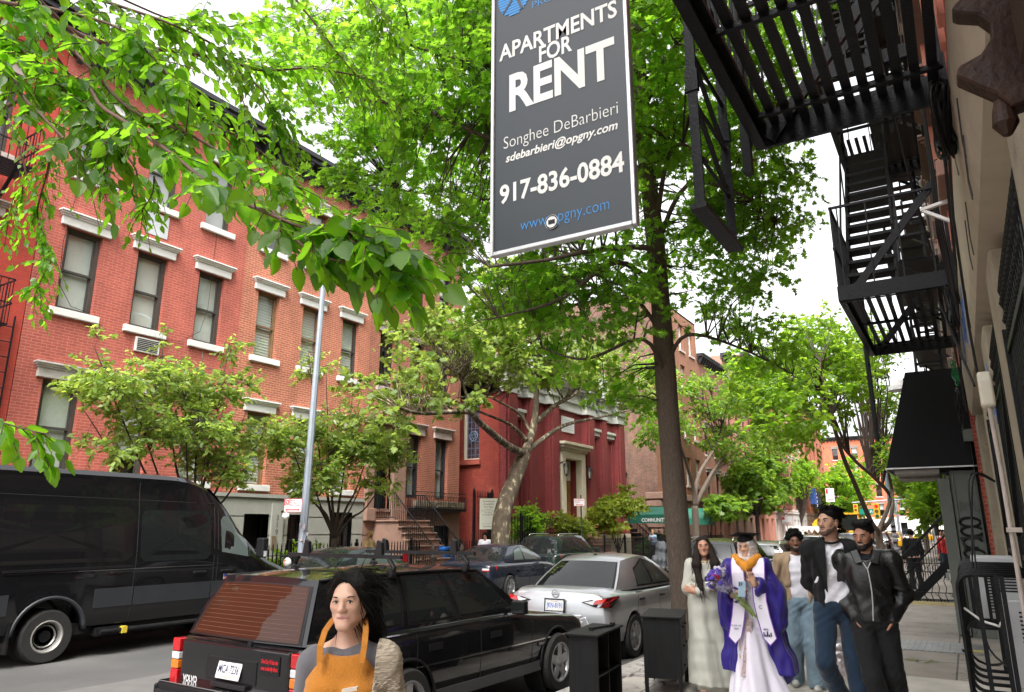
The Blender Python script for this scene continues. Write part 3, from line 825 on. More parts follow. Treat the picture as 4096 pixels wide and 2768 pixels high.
for t0 in(0,1):
 pts=[(30.5,4.2),(30.55,4.5),(30.9,4.72),(31.2,4.88),(31.5,4.72),(31.85,4.5),(31.9,4.2)]
dsu.tube([FC.p(u,z,-.29)for u,z in pts],.035,6)
dsu.build('door_surround',M_cream,ch,bevel=.01,seg=1)
M_oak=mat('oak_wood',(.27,.13,.04),.45,var=.3,vs=5,stretch=(1,6,.6),bump=.15)
for(a,b)in((30.38,31.19),(31.21,32.02)):
 d_=MB();d_.fbox(FC,a,b,2.05,3.95,-.36,-.3)
 for r in range(4):
  for c_ in range(2):
   ua=a+.07+c_*.37;za=2.15+r*.45
   d_.fbox(FC,ua,ua+.3,za,za+.36,-.3,-.27)
 dd=d_.build('door',M_oak,ch,bevel=.012,seg=1)
 MB().fbox(FC,(b if a<31 else a)-.05,(b if a<31 else a)+.05,2.85,3.1,-.27,-.22).build('handle',M_iron,dd)
dstep=MB()
for i in range(6):dstep.box((CXF+.0,30.1,0),(CXF+.5+.28*(6-i),32.3,(i+1)*.33-.0 if False else 2.0-.33*(5-i)))
dstep.build('entrance_steps',M_brownstone,ch)
pq=MB();pq.fbox(FC,30.55,31.85,6.25,7.0,0,.06);plq=pq.build('plaque',mat('marble_plaque',(.66,.68,.70),.35,var=.06),ch,bevel=.01)
pt=MB()
for k in range(5):pt.fbox(FC,30.75,31.65-.1*(k%2),6.38+k*.11,6.405+k*.11,.06,.064)
pt.build('inscription',mat('plaque_grey',(.35,.36,.38),.6),plq)
def stained():
 m,t,b,out=_nt('stained_glass');N,L=t.nodes,t.links
 g=N.new('ShaderNodeNewGeometry');vo=N.new('ShaderNodeTexVoronoi');vo.inputs['Scale'].default_value=9;L.new(g.outputs['Position'],vo.inputs['Vector'])
 rp=N.new('ShaderNodeValToRGB');rp.color_ramp.elements[0].color=(.02,.015,.02,1);rp.color_ramp.elements[1].color=(.10,.07,.08,1)
 L.new(vo.outputs['Color'],rp.inputs[0]);L.new(rp.outputs[0],b.inputs['Base Color']);b.inputs['Roughness'].default_value=.15
 return m
M_st=stained()
sg=MB();sg.fbox(FS,sh[0]+.1,sh[1]-.06,sh[2]+.05,sh[3],-.2,-.16);sgo=sg.build('stained_window',M_st,ch)
fr=MB();fr.fbox(FS,sh[0]+.02,sh[0]+.1,sh[2],sh[3],-.2,-.05);fr.fbox(FS,sh[0],sh[1],sh[2]-.06,sh[2]+.05,-.2,-.1);fr.build('frame',M_cream,sgo)
ld=MB();M_lead=mat('pale_blue_glass',(.16,.22,.32),.2,var=.3)
cx,r0=(sh[0]+sh[1])/2+.02,.2
for zc in(5.55,6.75):
 ld.tube([FS.p(cx+r0*math.cos(t),zc+r0*math.sin(t),-.15)for t in np.linspace(0,6.283,25)],.022,5)
 for o in(math.pi/2,-math.pi/2):
  q=[FS.p(cx+.16*math.cos(o+k*2.094),zc+.16*math.sin(o+k*2.094),-.15)for k in range(4)]
  for a,b in zip(q[:-1],q[1:]):ld.bar(a,b,.016)
for u in(sh[0]+.12,sh[1]-.08):ld.fbox(FS,u-.02,u+.02,sh[2]+.06,sh[3],-.16,-.14)
for z in np.arange(sh[2]+.2,sh[3],.28):ld.fbox(FS,sh[0]+.12,sh[1]-.08,z-.006,z+.006,-.16,-.15)
for u in(sh[0]+.32,sh[0]+.52):ld.fbox(FS,u-.005,u+.005,sh[2]+.06,sh[3],-.16,-.15)
ld.build('leading',M_lead,sgo)
ssl=MB();ssl.fbox(FS,sh[0]-.1,sh[1]+.1,sh[2]-.22,sh[2]-.06,-.1,.12);ssl.build('sill',M_redstone,ch)
def lantern(u,z,F,d,par):
 l=MB();l.bar(F.p(u,z+.35,d-.35),F.p(u,z+.42,d),.03);l.bar(F.p(u,z+.3,d),F.p(u,z+.45,d),.03)
 l.tube([F.p(u,z+.1+.25*math.sin(t),d-.2-.18*math.cos(t))for t in np.linspace(-.5,3,9)],.015,5)
 for(a,b)in((-1,-1),(1,-1),(1,1),(-1,1)):l.bar(F.p(u+a*.09,z+.22,d+b*.09),F.p(u+a*.05,z-.2,d+b*.05),.018)
 l.lathe([(.15,.2),(.12,.26),(.05,.33),(.01,.38)],F.p(u,z,d),8);l.lathe([(.02,-.3),(.05,-.22),(.07,-.2)],F.p(u,z,d),8)
 o=l.build('wall_lantern',M_iron,par)
 gg=MB();gg.lathe([(.055,-.19),(.1,.2)],F.p(u,z,d),8);gg.build('lantern_glass',mat('lantern_glass',(.35,.33,.28),.1,var=.1),o)
lantern(29.95,4.35,FC,.55,ch);lantern(32.45,4.3,FC,.55,ch)
# ---- brown brick building beyond and the green entrance canopy
B_brown=brick('old_brown_brick',(.20,.085,.05),(.10,.055,.04),(.20,.15,.12),.008,stain=(.25,.13,.08),streak=.4)
B_tan=brick('orange_stone',(.30,.12,.055),(.24,.09,.045),(.25,.15,.1),.010)
bb=thing('brick_building','old brown brick building with blank side wall and rough brownstone base, behind the canopy','building',(-16,46,0))
BX=-16.0;FB=Fr((BX,0,0),(0,1,0),(1,0,0))
s_=MB();s_.quad((-34,43.3,0),(BX,43.3,0),(BX,43.3,17),(-34,43.3,17));s_.quad((-34,53,0),(BX,53,0),(BX,53,17),(-34,53,17));s_.quad((-34,43.3,0),(-34,53,0),(-34,53,17),(-34,43.3,17))
s_.build('side_wall',B_brown,bb,recalc=False)
holes=[(u,u+1.0,z,z+1.9)for u in(44.2,46.6,49.0,51.2)for z in(4.6,7.9,11.2,14.2)]
f_=MB();wall_holes(f_,FB,43.3,53,3.6,17,holes,.25);f_.build('front_wall',B_tan,bb,recalc=False)
for h in holes:window(bb,FB,*h,depth=.25,frame=M_white,blind=random.choice(['high','full','none']),detail=False,sil=M_stone_p,fw=.1)
bq=MB();bq.box((BX-.6,43.25,0),(BX+.12,53,3.5));bq.box((BX-.8,43.15,3.5),(BX+.35,53,3.9))
for i in range(9):
 for z in np.arange(.1,3.3,.42):
  if i==0:bq.box((BX-.75,43.12,z),(BX+.22,43.9,z+.34))
bq.build('stone_base',M_brownstone,bb,bevel=.03)
MB().fbox(FB,43.3,53,16.85,17,-18,0).build('roof',M_roof,bb)
de=MB();de.box((-19.5,43.18,2.2),(-18.4,43.36,4.9));de.build('side_door',M_fr_grey,bb)
de=MB();de.prism([(-19.9,5.0),(-18.0,5.0),(-18.0,5.15),(-18.15,5.25),(-19.75,5.25),(-19.9,5.15)],lambda x,z,d:Vector((x,43.3-d,z)),0,.7);de.build('door_hood',M_iron,bb)
se=MB()
for i in range(9):se.box((-18.3+i*.3,41.9,max(0,2.0-.25*i)),(-18.0+i*.3,43.1,2.2-.25*i))
for yy in(41.95,43.05):
 se.bar((-18.2,yy,3.1),(-15.7,yy,.95),.05)
 for i in range(14):se.bar((-18.1+i*.185,yy,2.2-i*.16),(-18.1+i*.185,yy,3.05-i*.16),.02)
se.build('iron_steps',M_iron,bb)
M_green=mat('green_canvas',(.012,.13,.085),.6,var=.12,vs=2,bump=.1,bs=60)
cv=thing('canopy','green canvas entrance canopy lettered COMMUNITY S, half hidden by the oak trunk','canopy',(-15,40,0))
sec=[(40,2.02),(40,2.5),(40.25,2.78),(40.9,2.95),(41.55,2.78),(41.8,2.5),(41.8,2.02)]
cm=MB();cm.loft([[(x,y,z)for y,z in sec]for x in(-17.4,-13.85)],closed=True);cm.build('canvas',M_green,cv)
cp=MB()
for x in(-17.3,-14.0):
 for y in(40.06,41.74):cp.tube([(x,y,0),(x,y,2.4)],.025)
cp.build('post',M_iron,cv)
tx=MB();text_to(tx,'COMMUNITY  S',lambda x,y:Vector((x,39.994,y)),-15.85,2.10,w=1.72,h=.2,bold=.03);tx.build('lettering',mat('white_lettering',(.75,.75,.75),.6,var=.02),cv,recalc=False)
cv2=thing('canopy','green arched canopy with white lettering further along, right of the oak trunk','canopy',(-14.5,50,0))
ar=[(math.cos(t),math.sin(t))for t in np.linspace(0,math.pi,13)]
CY2=47.1
cm=MB();cm.loft([[(xx,CY2+.85*c,2.15+(.85*s if s>.01 else-.2))for c,s in ar]for xx in(-16,-13.9)],closed=True);cm.build('canvas',M_green,cv2)
tx=MB()
for k in range(15):
 t=math.pi*(k+.5)/15
 tx.box((-13.895,CY2+.68*math.cos(t)-.035,2.17+.68*math.sin(t)-.05),(-13.888,CY2+.68*math.cos(t)+.035,2.17+.68*math.sin(t)+.05))
tx.build('lettering',MATS['white_lettering'],cv2)
cp=MB()
for y in(CY2-.8,CY2+.8):cp.tube([(-13.95,y,0),(-13.95,y,2.0)],.03)
cp.build('post',M_iron,cv2)
# ---- the row further along
far_b=[brick('far_brick_a',(.36,.075,.04),(.30,.06,.035),(.34,.12,.09)),brick('far_brick_b',(.46,.13,.06),(.40,.10,.05),(.42,.2,.14)),brick('far_brick_c',(.30,.12,.07),(.24,.09,.055),(.28,.16,.12)),brick('far_brick_d',(.46,.22,.15),(.42,.19,.13),(.45,.28,.2))]
M_pink=mat('pink_stucco',(.46,.20,.14),.8,var=.1,coords='World')
def fire_stack(house,F,ua,ub,zs,pr=.95):
 mb=MB()
 for k,z in enumerate(zs):
  mb.fbox(F,ua,ub,z-.05,z,.02,pr)
  for hh in(.45,.9):mb.fbox(F,ua,ub,z+hh,z+hh+.03,pr-.03,pr)
  for u in np.arange(ua,ub+.01,.25):mb.fbox(F,u-.012,u+.012,z,z+.9,pr-.03,pr-.006)
  for u in(ua,ub):
   mb.bar(F.p(u,z+.9,0),F.p(u,z+.9,pr),.03)
   mb.bar(F.p(u,z-.6,0),F.p(u,z,pr*.85),.05)
  if k+1<len(zs):
   zn=zs[k+1]
   for d in(.3,.75):mb.bar(F.p(ua+.4,z,d),F.p(ub-.5,zn,d),.05,.12)
   for t in np.linspace(.05,.95,10):mb.fbox(F,ua+.4+t*(ub-ua-.9)-.1,ua+.4+t*(ub-ua-.9)+.1,z+t*(zn-z)-.012,z+t*(zn-z)+.012,.3,.75)
 return mb.build('fire_escape',M_iron,house)
def far_house(name,label,F,u0,u1,H,bm,lint,nb,stories,fe=False,group=None,cor=M_cornice,base=None,back=12,wf=None,basez=3.3,blind=('high','full','none','low')):
 h=thing(name,label,'house',F.p((u0+u1)/2,0),group=group)
 hs_=[]
 bw=(u1-u0)/nb
 sh_=(H-basez-.9)/stories
 for k in range(stories):
  for i in range(nb):
   c=u0+bw*(i+.5);hs_.append((c-.45,c+.45,basez+.35+k*sh_,basez+.35+k*sh_+sh_*.62))
 mb=MB();wall_holes(mb,F,u0,u1,basez,H,hs_,.18);mb.build('front_wall',bm,h,recalc=False)
 for q in hs_:window(h,F,*q,frame=wf or M_fr_dark,depth=.18,blind=random.choice(blind),lint=lint,sil=lint,detail=False,lh=.28)
 bh_=[]
 for i in range(nb):
  c=u0+bw*(i+.5);bh_.append((c-.5,c+.5,.4 if i%2 else .05,basez-.7))
 mb=MB();wall_holes(mb,F,u0,u1,0,basez,bh_,.3,.05);mb.fbox(F,u0,u1,basez-.1,basez+.1,-.05,.14);mb.build('ground_storey',base or M_brownstone,h,recalc=False)
 for q in bh_:window(h,F,*q,frame=M_fr_grey,depth=.25,blind='none',detail=False)
 shell(h,F,u0,u1,H,m=bm,back=back);cornice(h,F,u0,u1,H-.4,cor,h=.6)
 if fe:fire_stack(h,F,u0+bw*.3,u0+bw*1.9 if nb>2 else u1-.3,[basez+.35+k*sh_-.1 for k in range(stories)])
 return h
FFL=Fr((-16.0,0,0),(0,1,0),(1,0,0))
G_far='brick houses far along the left side of the street'
far_house('brick_house','brown red brick house with grey windows just past the rough brownstone base',FFL,53,60,14.5,far_b[2],M_stone_g,3,3,group=G_far,base=far_b[2],wf=M_fr_grey)
far_house('brick_house','pink stuccoed house behind the round green maple',FFL,60,67,16,M_pink,M_stone_p,3,4,group=G_far)
far_house('brick_house','red brick tenement with black fire escape left of the tall man',FFL,67,75,17.5,far_b[0],M_stone_p,4,4,True,group=G_far,base=M_pink)
far_house('brick_house','orange brick tenement whose black fire escape sits beside a hanging blue banner',FFL,75,84,17,far_b[1],M_stone_p,4,4,True,group=G_far,base=M_stone_p)
far_house('brick_house','pale tan house seen above the white market tent',FFL,84,92,18,far_b[3],M_stone_w,4,4,group=G_far,base=M_stone_w)
far_house('brick_house','salmon brick corner house with moulded brown lintels at the avenue',FFL,92,109,16.5,far_b[1],M_brownstone,6,4,group=G_far)
FEND=Fr((0,138,0),(1,0,0),(0,-1,0))
far_house('corner_house','vivid red orange brick house closing the street across the avenue',FEND,-26,2,17,brick('vivid_brick',(.55,.13,.06),(.5,.11,.05),(.5,.2,.12)),M_stone_g,9,4,base=M_stone_w)
far_house('corner_house','tan apartment house far off across the avenue on the right',FEND,2.2,30,14,far_b[3],M_stone_w,8,3)
# ====== NEAR SIDE (right): stucco shop front, fire escapes, cages
FR=Fr((WX,0,0),(0,1,0),(-1,0,0))
M_stucco=mat('tan_stucco',(.46,.40,.31),.9,var=.10,vs=3,bump=.55,bs=140,dirt=((.20,.17,.13),1.2,.60),coords='World')
M_stucco2=mat('rough_stucco',(.42,.37,.28),.95,var=.15,vs=4,bump=1.0,bs=120,dirt=((.15,.13,.1),1.5,.58),coords='World')
B_right=brick('right_red_brick',(.42,.075,.045),(.36,.06,.04),(.45,.2,.15),.008,streak=.25)
M_salmon=mat('salmon_paint',(.55,.20,.14),.8,var=.1,coords='World')
rb=thing('shop_building','tan stucco shop front with red brick above, at the right edge of the photo','building',(WX,6,0))
holes=[(u,u+.95,z,z+1.85)for u in(-2.6,-.6,1.4,3.4,5.6,7.6,9.6,11.6)for z in(5.2,8.2,11.2,14.2)]
mb=MB();wall_holes(mb,FR,-6,14.4,4.66,17.5,holes,.18);mb.build('front_wall',B_right,rb,recalc=False)
for q in holes:window(rb,FR,*q,depth=.18,blind=random.choice(['high','none','full']),detail=False,lint=M_brownstone,sil=M_brownstone)
st_=MB()
for u in np.arange(-5.6,14.3,2.0):st_.fbox(FR,u,u+.14,4.7,17,-.05,.035);st_.fbox(FR,u+.3,u+.4,4.7,17,-.05,.03)
st_.build('pilaster_strip',M_salmon,rb)
fa=MB();fa.prism([(-.5,4.66),(.0,4.66),(.012,4.4),(.0,3.75),(-.03,3.62),(-.5,3.5)],lambda d,z,k:FR.p(k,z,d),-3,14.4);fa.build('fascia',M_stucco,rb)
lw=MB();lh_=[(3.35,5.15,.5,2.95),(6.0,7.25,.5,2.95),(8.2,9.6,.5,2.95),(10.4,13.2,.3,2.9)]
wall_holes(lw,FR,-6,14.4,0,3.6,lh_,.2,-.19);lw.build('lower_wall',M_stucco,rb,recalc=False)
pl=MB()
for(a,b)in((2.55,3.25),(5.25,5.85),(7.35,8.05),(9.75,10.3),(13.4,14.4)):
 pl.fbox(FR,a,b,0,3.5,-.25,-.06)
pl.fbox(FR,.9,1.9,0,4.2,-.25,-.04)
pl.build('pilaster',M_stucco2,rb,bevel=.02)
pt=MB();pt.fbox(FR,2.2,14.4,0,.28,-.25,.08);pt.build('plinth',mat('pale_plinth',(.48,.44,.37),.85,var=.12,bump=.3,coords='World'),rb,bevel=.02)
for q in lh_:window(rb,FR,*q,depth=.36,blind='none',detail=False,frame=M_fr_grey)
shell(rb,FR,-6,14.4,17.5,m=B_right,d0=-.16,z0=0);cornice(rb,FR,-6,14.4,17.0,M_cornice)
for i,(a,b,c,e)in enumerate(lh_[:3]):
 g=MB();n=int((b-a)/.1)
 for k in range(n+1):
  u=a+(b-a)*k/n
  g.fbox(FR,u-.009,u+.009,c-.1,e+.12,-.10,-.082)
  g.lathe([(.009,0),(.026,.04),(.012,.08),(.022,.12),(.002,.22)],FR.p(u,e+.12,-.091),6)
  for zz in(e-.05,e+.05):g.lathe([(.016,-.02),(.024,0),(.016,.02)],FR.p(u,zz,-.091),6)
 for zz in(c,c+(e-c)*.42,e-.15):g.fbox(FR,a-.05,b+.05,zz,zz+.04,-.115,-.07)
 for u in(a-.05,b+.02):g.fbox(FR,u,u+.04,c-.1,e,-.12,-.06)
 g.bar(FR.p(a,e-.1,-.07),FR.p(b,c+(e-c)*.5,-.07),.03)
 g.build('window_grille',M_iron,rb)
M_carve=mat('old_brown_paint',(.03,.013,.008),.55,var=.4,vs=14,bump=.3,dirt=((.10,.045,.022),9,.62),spec=.25)
hd=MB()
prof=[(-.2,2.96),(.01,2.93),(.04,2.98),(.09,3.03),(.13,3.07),(.12,3.10),(.06,3.12),(.03,3.16),(.025,3.21),(.05,3.25),(.10,3.275),(.115,3.29),(.10,3.31),(.03,3.36),(-.2,3.38)]
hd.prism(prof,lambda d,z,k:FR.p(k,z,d),2.27,2.34)
hd.lathe([(.01,-.07),(.035,-.03),(.03,.01),(.02,.05)],FR.p(2.31,2.93,.03),8)
hd.fbox(FR,-1.5,2.155,2.98,3.26,-.2,-.01);hd.fbox(FR,-1.5,2.155,3.26,3.34,-.2,.06)
hd.build('door_hood',M_carve,rb,bevel=.006,seg=1)
dp=MB();dp.fbox(FR,2.16,2.34,0,2.925,-.2,-.02);dp.fbox(FR,2.12,2.38,2.58,2.66,-.2,.01);dp.fbox(FR,2.2,2.3,.3,2.5,-.02,-.005);dp.build('door_post',M_carve,rb,bevel=.01)
cdt=MB();cdt.tube([FR.p(5.9,0.2,.03),FR.p(5.9,2.2,.03),FR.p(5.85,2.6,.04)],.015,10)
for z in(.9,1.75):cdt.fbox(FR,5.86,5.94,z,z+.03,-.03,.055)
cdo=cdt.build('conduit',mat('scuffed_conduit',(.50,.44,.40),.6,var=.2,vs=6,dirt=((.25,.12,.06),5,.64)),rb,smooth=False)
wh=MB();wh.prism([(5.79,2.58),(5.89,2.57),(5.91,2.7),(5.88,2.8),(5.83,2.83),(5.79,2.75)],lambda u,z,d:FR.p(u,z,d),.0,.085);wh.build('weather_head',mat('cream_plastic',(.70,.66,.55),.5,var=.06),cdo,bevel=.02,seg=3)
gf=MB();M_bluep=mat('blue_spray',(.03,.14,.45),.7,var=.3);gr_=random.Random(4)
for k in range(16):
 u=8.6+gr_.random()*2.6;z=4.1+gr_.random()*.3
 gf.bar(FR.p(u,z,.012),FR.p(u+gr_.uniform(-.25,.25),z-gr_.uniform(.15,.5),.012),.03,.004,up=(1,0,0))
for k in range(8):
 u=7.2+gr_.random()*.9;z=3.0+gr_.random()*.2
 gf.bar(FR.p(u,z,-.057),FR.p(u+gr_.uniform(-.1,.1),z-gr_.uniform(.2,.5),-.057),.03,.004,up=(1,0,0))
gf.build('graffiti',M_bluep,rb)
g2=MB()
for k in range(9):
 u=4.2+gr_.random()*5;z=3.8+gr_.random()*.7
 g2.tube([FR.p(u,z,.012),FR.p(u+.15,z-.2,.012),FR.p(u+.05,z-.35,.012)],.004,4)
g2.build('graffiti',mat('black_marker',(.05,.05,.05),.7),rb)
cb=MB()
cb.tube([FR.p(5.9,4.55,.03),FR.p(6.2,4.1,.06),FR.p(6.9,3.4,.05),FR.p(7.0,2.9,.04)],.011,5)
cb.tube([FR.p(5.6,6.2,.04),FR.p(6.3,4.6,.05),FR.p(8,4.3,.04),FR.p(12,4.2,.05),FR.p(14.3,3.8,.06)],.014,5)
cb.tube([FR.p(13.6,5.2,.35),FR.p(10,4.5,.22),FR.p(7.5,3.0,.06)],.012,5)
cb.tube([FR.p(9.3,8.5,.5),FR.p(9.6,6.2,.35),FR.p(9.9,4.5,.15),FR.p(13,3.5,.06)],.012,5)
for k in range(4):cb.tube([FR.p(8.7+k*.06,9-k,.1),FR.p(8.8+k*.05,5,.08+.02*k),FR.p(9+k*.1,4.0,.06)],.012,5)
cb.build('cable',M_blk,rb)
def coil(name,label,u,z,d,r,n,seed,m,tail=0):
 g=random.Random(seed);c=MB()
 for k in range(n):
  rx=r*g.uniform(.75,1.05);rz=r*g.uniform(1.2,1.55);ou,oz=g.uniform(-.03,.03),g.uniform(-.06,.06);od=g.uniform(-.05,.05);ph=g.uniform(0,6)
  c.tube([FR.p(u+ou+rx*math.cos(t+ph),z+oz+rz*math.sin(t+ph),d+od+.02*math.sin(2*t))for t in np.linspace(0,6.28,21)],.008,5,cap=False)
 o=c.build(name,m)
 return props(o,label,'cable')
coil('cable_coil','big coil of black cable hanging under the overhead fire escape',5.05,4.38,.06,.17,16,1,M_blk)
coil('cable_coil','small bundle of cable hanging below the second fire escape landing',9.3,4.2,.1,.16,9,2,M_blk)
coil('cable_coil','loose loop of black cable dangling beside the black awning',13.2,3.6,.12,.22,4,3,M_blk)
coil('cable_coil','small green wire bundle at the top corner of the black awning',13.4,4.2,.12,.12,6,4,mat('green_wire',(.01,.25,.08),.5))
br_=MB()
br_.bar((WX,8.1,5.02),(WX-.27,8.1,4.97),.05,.03);br_.bar((WX,8.1,4.78),(WX-.25,8.1,4.96),.04,.03);br_.bar((WX-.01,8.1,4.6),(WX-.01,8.1,5.05),.05,.02)
props(br_.build('ac_bracket',M_white),'white perforated steel bracket fixed to the brick beside the fire escape','bracket')
# ---- fire escapes
def stair(mb,F,ua,za,ub,zb,d0,d1,n,w=.26):
 for d in(d0,d1):mb.bar(F.p(ua,za,d),F.p(ub,zb,d),.04,.16)
 for i in range(1,n):
  t=i/n;u=ua+(ub-ua)*t;z=za+(zb-za)*t
  mb.fbox(F,u-w/2,u+w/2,z-.02,z+.02,d0,d1)
def landing(fe,F,u0,u1,z,pr,slat=.055,gap=.105,rail=1.1,open_hole=None,along=True,dirs='u',beam=.14):
 pb=MB()
 d=.05
 while d<pr-.04:
  a,b=u0+.03,u1-.03
  if open_hole and open_hole[2]-.02<d<open_hole[3]+.02:
   if open_hole[0]>a+.05:pb.fbox(F,a,open_hole[0],z-.012,z+.028,d,d+slat)
   if open_hole[1]<b-.05:pb.fbox(F,open_hole[1],b,z-.012,z+.028,d,d+slat)
  else:
   pb.fbox(F,a,b,z-.012,z+.028,d,d+slat)
  d+=gap
 for u in np.linspace(u0+.25,u1-.25,max(2,int((u1-u0)/.9))):pb.fbox(F,u-.02,u+.02,z-.05,z-.014,.02,pr-.02)
 pb.build('platform',M_iron,fe)
 bb_=MB()
 bb_.fbox(F,u0-.012,u0+.025,z-beam,z+.05,0,pr);bb_.fbox(F,u1-.025,u1+.012,z-beam,z+.05,0,pr)
 bb_.fbox(F,u0,u1,z-beam*.9,z+.05,pr-.02,pr+.016);bb_.fbox(F,u0,u1,z-beam*.9-.016,z-beam*.9,pr-.06,pr+.015)
 bb_.fbox(F,u0+.03,u0+.06,z-beam-.012,z-beam,0,pr)
 for u in(u0+.05,u1-.05):
  bb_.bar(F.p(u,z+1.25,.05),F.p(u,z-beam+.03,pr-.1),.05,.09)
  bb_.fbox(F,u-.07,u+.07,z-.35,z+1.45,.0,.05)
  bb_.lathe([(.04,0),(.04,.04)],F.p(u,z+1.3,.05),6)
 bb_.build('beam',M_iron,fe)
 rr=MB()
 for h in(rail*.5,rail):rr.fbox(F,u0,u1,z+h,z+h+.03,pr-.02,pr+.015)
 rr.fbox(F,u0,u0+.03,z+rail,z+rail+.03,0,pr);rr.fbox(F,u1-.03,u1,z+rail,z+rail+.03,0,pr)
 for u in np.arange(u0,u1+.01,.16):rr.fbox(F,u-.009,u+.009,z,z+rail,pr-.012,pr+.006)
 for u in(u0+.012,u1-.012):
  for dd in np.arange(.2,pr,.33):rr.fbox(F,u-.008,u+.008,z,z+rail,dd-.008,dd+.008)
 rr.build('railing',M_iron,fe)
f1=thing('fire_escape','black slatted fire escape landing hanging overhead at the top right','fire escape',(WX,4,4.7))
landing(f1,FR,1.5,5.25,4.76,1.27,slat=.062,gap=.104,beam=.17)
la=MB();dl=1.40
za_,zb_=3.67,6.0
for u in(4.02,4.75):
 la.fbox(FR,u-.010,u+.010,za_,zb_,dl-.030,dl+.030)
 la.fbox(FR,u-.02,u+.02,4.45,4.6,dl-.04,dl+.04)
for z in np.arange(za_,zb_,.36):la.tube([FR.p(4.02,z,dl),FR.p(4.75,z,dl)],.014,6)
la.fbox(FR,3.97,4.8,za_-.035,za_-.003,dl-.05,dl+.05)
for z in(4.2,4.55):la.bar(FR.p(4.02,z+.3,dl+.02),FR.p(4.75,z-.1,dl+.02),.03,.02)
lad=la.build('drop_ladder',M_iron,f1)
gd=MB();gd.fbox(FR,5.08,5.16,4.35,6.2,1.30,1.36);gd.build('guide_rail',M_iron,f1)
f2=thing('fire_escape','black fire escape with open stairs climbing above the shop awning','fire escape',(WX,11,4.7))
for k,z in enumerate((4.66,7.75,10.85)):
 landing(f2,FR,9.45,12.95,z,1.27,slat=.05,gap=.115,open_hole=(9.7,11.6,.62,1.22)if k else None)
 if k<2:
  sm=MB();stair(sm,FR,9.75,z+.05,11.9,z+3.05,.62,1.18,13)
  for d in(.6,1.2):
   sm.bar(FR.p(9.75,z+.85,d),FR.p(11.9,z+3.85,d),.025)
   for t in(0.05,.5,.95):sm.bar(FR.p(9.75+2.15*t,z+3*t,d),FR.p(9.75+2.15*t,z+.85+3*t,d),.02)
  sm.build('stair',M_iron,f2)
l2=MB()
for u in(12.4,12.75):l2.fbox(FR,u-.02,u+.02,3.1,4.6,1.28,1.32)
for z in np.arange(3.15,4.6,.3):l2.tube([FR.p(12.4,z,1.3),FR.p(12.75,z,1.3)],.012,5)
l2.build('drop_ladder',M_iron,f2)
# ---- black metal awning over the grey vestibule
M_awn=mat('black_awning_metal',(.006,.0065,.008),.55,var=.2,vs=2,bump=.12,bs=3,spec=.2)
aw=thing('awning','black sheet metal awning jutting over the pavement from the shop wall','awning',(WX,15.5,2.8))
y0_,y1_=14.7,16.6
sec=[(WX,2.80),(-1.12,2.80),(-1.10,2.86),(-.62,4.52),(WX,4.52)]
am=MB()
am.loft([[(x,y,z)for x,z in sec]for y in(y0_,y1_)],closed=True);am.build('sheet_cover',M_awn,aw)
ed=MB();ed.box((-1.13,y0_-.012,2.79),(WX,y0_-.001,2.815));ed.box((-1.13,y0_,2.775),(-1.115,y1_,2.80));ed.build('edge_trim',mat('bright_trim',(.6,.6,.6),.35,.6),aw)
un=MB();un.box((-1.0,y0_+.1,2.70),(-.3,y0_+.7,2.785));un.box((-1.0,y0_+.9,2.66),(-.3,y1_-.05,2.77));un.build('soffit_lamp',mat('dusty_fitting',(.33,.30,.27),.5,var=.3),aw,bevel=.01)
M_greypt=mat('grey_painted_steel',(.145,.158,.142),.5,var=.1,vs=2,bump=.05,bs=20,dirt=((.1,.1,.09),2,.62))
vb=thing('vestibule','grey steel vestibule box with black spray tags, under the black awning','vestibule',(0,15.3,0))
v=MB();v.box((-.16,14.95,.0),(WX,16.4,2.75));v.box((-.36,14.9,.03),(-.17,16.4,2.62));v.box((-.14,14.93,.06),(-.10,14.948,2.7));v.box((.2,14.93,.06),(.24,14.948,2.7))
v.build('steel_box',M_greypt,vb,bevel=.008,seg=1)
tg=MB();P=lambda x,z:Vector((x,14.925,z))
def ring(cx,cz,rx,rz,t=.02,a0=0,a1=6.283):tg.tube([P(cx+rx*math.cos(a),cz+rz*math.sin(a))for a in np.linspace(a0,a1,17)],t,4)
ring(.04,1.87,.15,.075);ring(.05,1.72,.16,.08,a0=.4,a1=5.9);tg.bar(P(-.1,1.6),P(.19,1.63),.04);ring(.04,1.53,.14,.09,a0=.2,a1=5.2);tg.bar(P(-.12,1.62),P(-.08,1.42),.04)
ring(.04,1.35,.15,.07,a0=0,a1=5);tg.bar(P(-.1,1.3),P(.2,1.1),.035);tg.bar(P(.2,1.32),P(-.05,1.05),.035);tg.tube([P(-.05,1.15),P(-.02,1.0),P(.06,.93)],.012,4)
for(a,b)in(((-.06,2.22),(-.07,2.05)),((-.06,2.22),(-.01,2.12)),((-.01,2.12),(-.07,2.05)),((.01,2.2),(.01,2.06)),((.05,2.2),(.09,2.06)),((.09,2.06),(.09,2.22)),((.11,2.2),(.18,2.2)),((.12,2.2),(.16,2.05)),((.16,2.05),(.22,2.08))):tg.bar(P(*a),P(*b),.009,.004)
tg.build('spray_tag',mat('black_spray',(.012,.012,.012),.6),vb)
lk=MB();lk.lathe([(.03,0),(.03,.05)],(-.40,15.0,1.05),8,axis='x');lk.box((-.43,14.97,.93),(-.38,15.03,1.02));lk.build('padlock',M_steel,vb)
